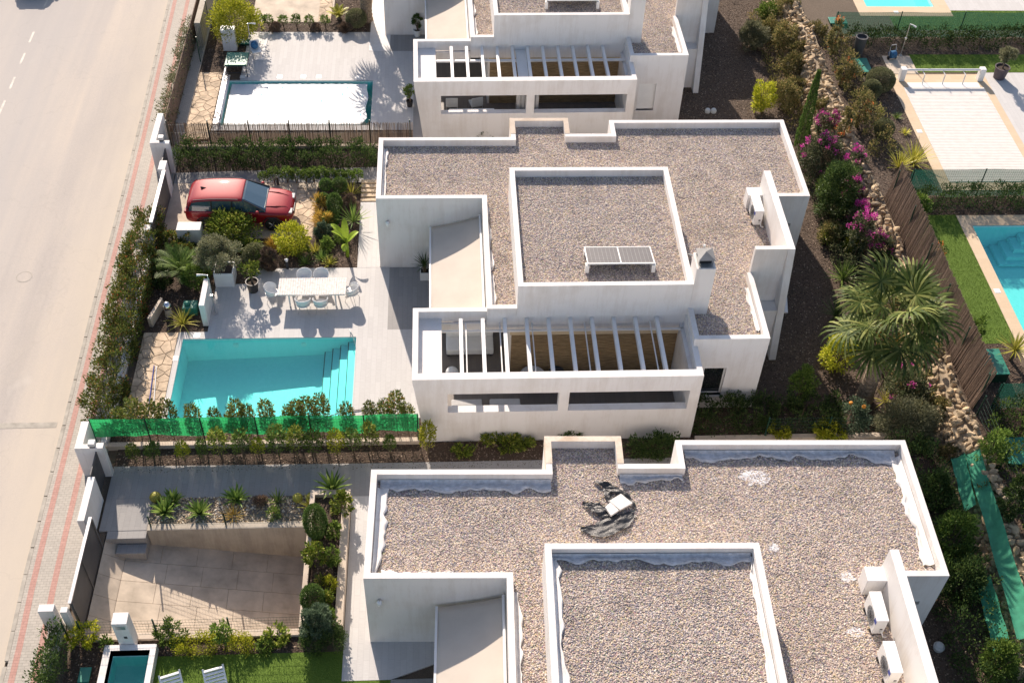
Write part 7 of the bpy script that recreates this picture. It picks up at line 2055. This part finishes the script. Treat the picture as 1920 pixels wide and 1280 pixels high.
# fan palm
fp = empty('fan_palm', (19.23, -7.94, 0.0), 0, 'tall fan palm with shaggy trunk in front of the rock wall', 'palm', kind='thing')
TH = 4.7
prof = [(0.36, 0)]
for i in range(1, 40):
    z = TH * i / 40
    prof.append((0.26 + 0.08 * math.exp(-z) + (0.035 if i % 2 else 0.0), z))
prof.append((0.12, TH))
MB().lathe(prof, (0, 0, 0), 14).build('trunk', 'palm_trunk', fp)
def fan_mesh(seed, droop):
    rs = random.Random(seed); mb = MB()
    pet = 1.4 + rs.uniform(-.15, .15)
    pp = [Vector((pet * f, 0, 0.28 * math.sin(f * 1.7))) for f in (0, 0.25, 0.5, 0.75, 1)]
    mb.tube(pp, [0.032, 0.026, 0.022, 0.02, 0.018], 5)
    hub = pp[-1]; N_ = 34
    for i in range(N_):
        a = R(-150) + R(300) * i / (N_ - 1)
        L_ = (1.0 + 0.28 * math.cos(a * 0.55)) * rs.uniform(0.9, 1.08)
        d = Vector((math.cos(a), math.sin(a), 0.10 + 0.16 * (i % 2))).normalized(); s = Vector((-math.sin(a), math.cos(a), 0))
        vs = []; p = hub.copy(); K = 5
        for k in range(K + 1):
            f = k / K
            w = 0.046 * (0.35 + 1.5 * f if f < 0.5 else 1.1 * (1 - (f - 0.5) / 0.5) ** 0.7 + 0.06)
            vs += [p - s * w, p + s * w]
            dd = (d + Vector((0, 0, -droop * f ** 2.2 * 1.5))).normalized()
            p = p + dd * (L_ / K)
        mb.add(vs, [(2 * k, 2 * k + 1, 2 * k + 3, 2 * k + 2) for k in range(K)])
    me = mb.mesh('frond', fix=False)
    return me
fans = [fan_mesh(s, dr_) for s, dr_ in ((1, 1.0), (2, 1.5), (3, 1.2), (4, 1.9))]
for f_ in fans: f_.materials.append(MATS['frond'])
for k in range(23):
    lev = k / 22
    o = link('frond', fans[k % 4], None, fp)
    o.location = (0, 0, TH - 0.05 - 0.35 * lev)
    o.rotation_euler = (random.uniform(-.35, .35), -0.95 + 1.75 * lev + random.uniform(-.1, .1), k * 2.39996)
    q = random.uniform(0.88, 1.05); o.scale = (q, q, q)
dead = MB()
for k in range(26):
    a = k * 2.4; z = TH - 0.45 - 0.05 * (k % 8)
    dead.tube([(0.2 * math.cos(a), 0.2 * math.sin(a), z), (0.42 * math.cos(a), 0.42 * math.sin(a), z - 0.15), (0.36 * math.cos(a), 0.36 * math.sin(a), z - 0.75)], [0.02, 0.025, 0.008], 4)
dead.build('dead_stalks', 'leaf_gold', fp)
# slim cypress
cy = empty('cypress', (20.21, 8.2, 0.0), 0, 'slim dark cypress rising beside the corner of the middle roof', 'tree', kind='thing')
MB().tube([(0, 0, 0), (0, 0, 4.2)], [0.07, 0.015], 7).build('trunk', 'bark_trunk', cy)
n = 7000
zc = rng.uniform(0.02, 1, n) ** 0.85; a = rng.uniform(0, 6.28, n)
rc = 0.34 * np.minimum(1, (1.02 - zc) ** 0.55) * np.minimum(1, 0.55 + zc * 3) * rng.uniform(0.75, 1.0, n) * (1 + 0.12 * np.sin(zc * 40 + a * 2))
link('crown', leaf_mesh('crown', np.stack([rc * np.cos(a), rc * np.sin(a), zc * 4.5], 1), np.stack([np.cos(a) * 0.4, np.sin(a) * 0.4, np.ones(n)], 1) + rng.normal(size=(n, 3)) * 0.2, 0.11, 0.03, 'leaf_pine'), None, cy)
# young tree on the lawn edge and creepers
tree_ball(-4.45, -18.0, 0.0, 0.75, 0.42, 0.55, 'green', 'thin young tree on the lawn edge between hedge blocks')
# palm of the upper garden standing outside the picture, whose shadow crosses the deck
fq = place(fp, (-1.35, 20.0, 0.0), 1.0, 'tall slim palm at the villa path whose shadow falls across the upper deck')
bpy.data.objects.remove(fq.children[0]) if False else None
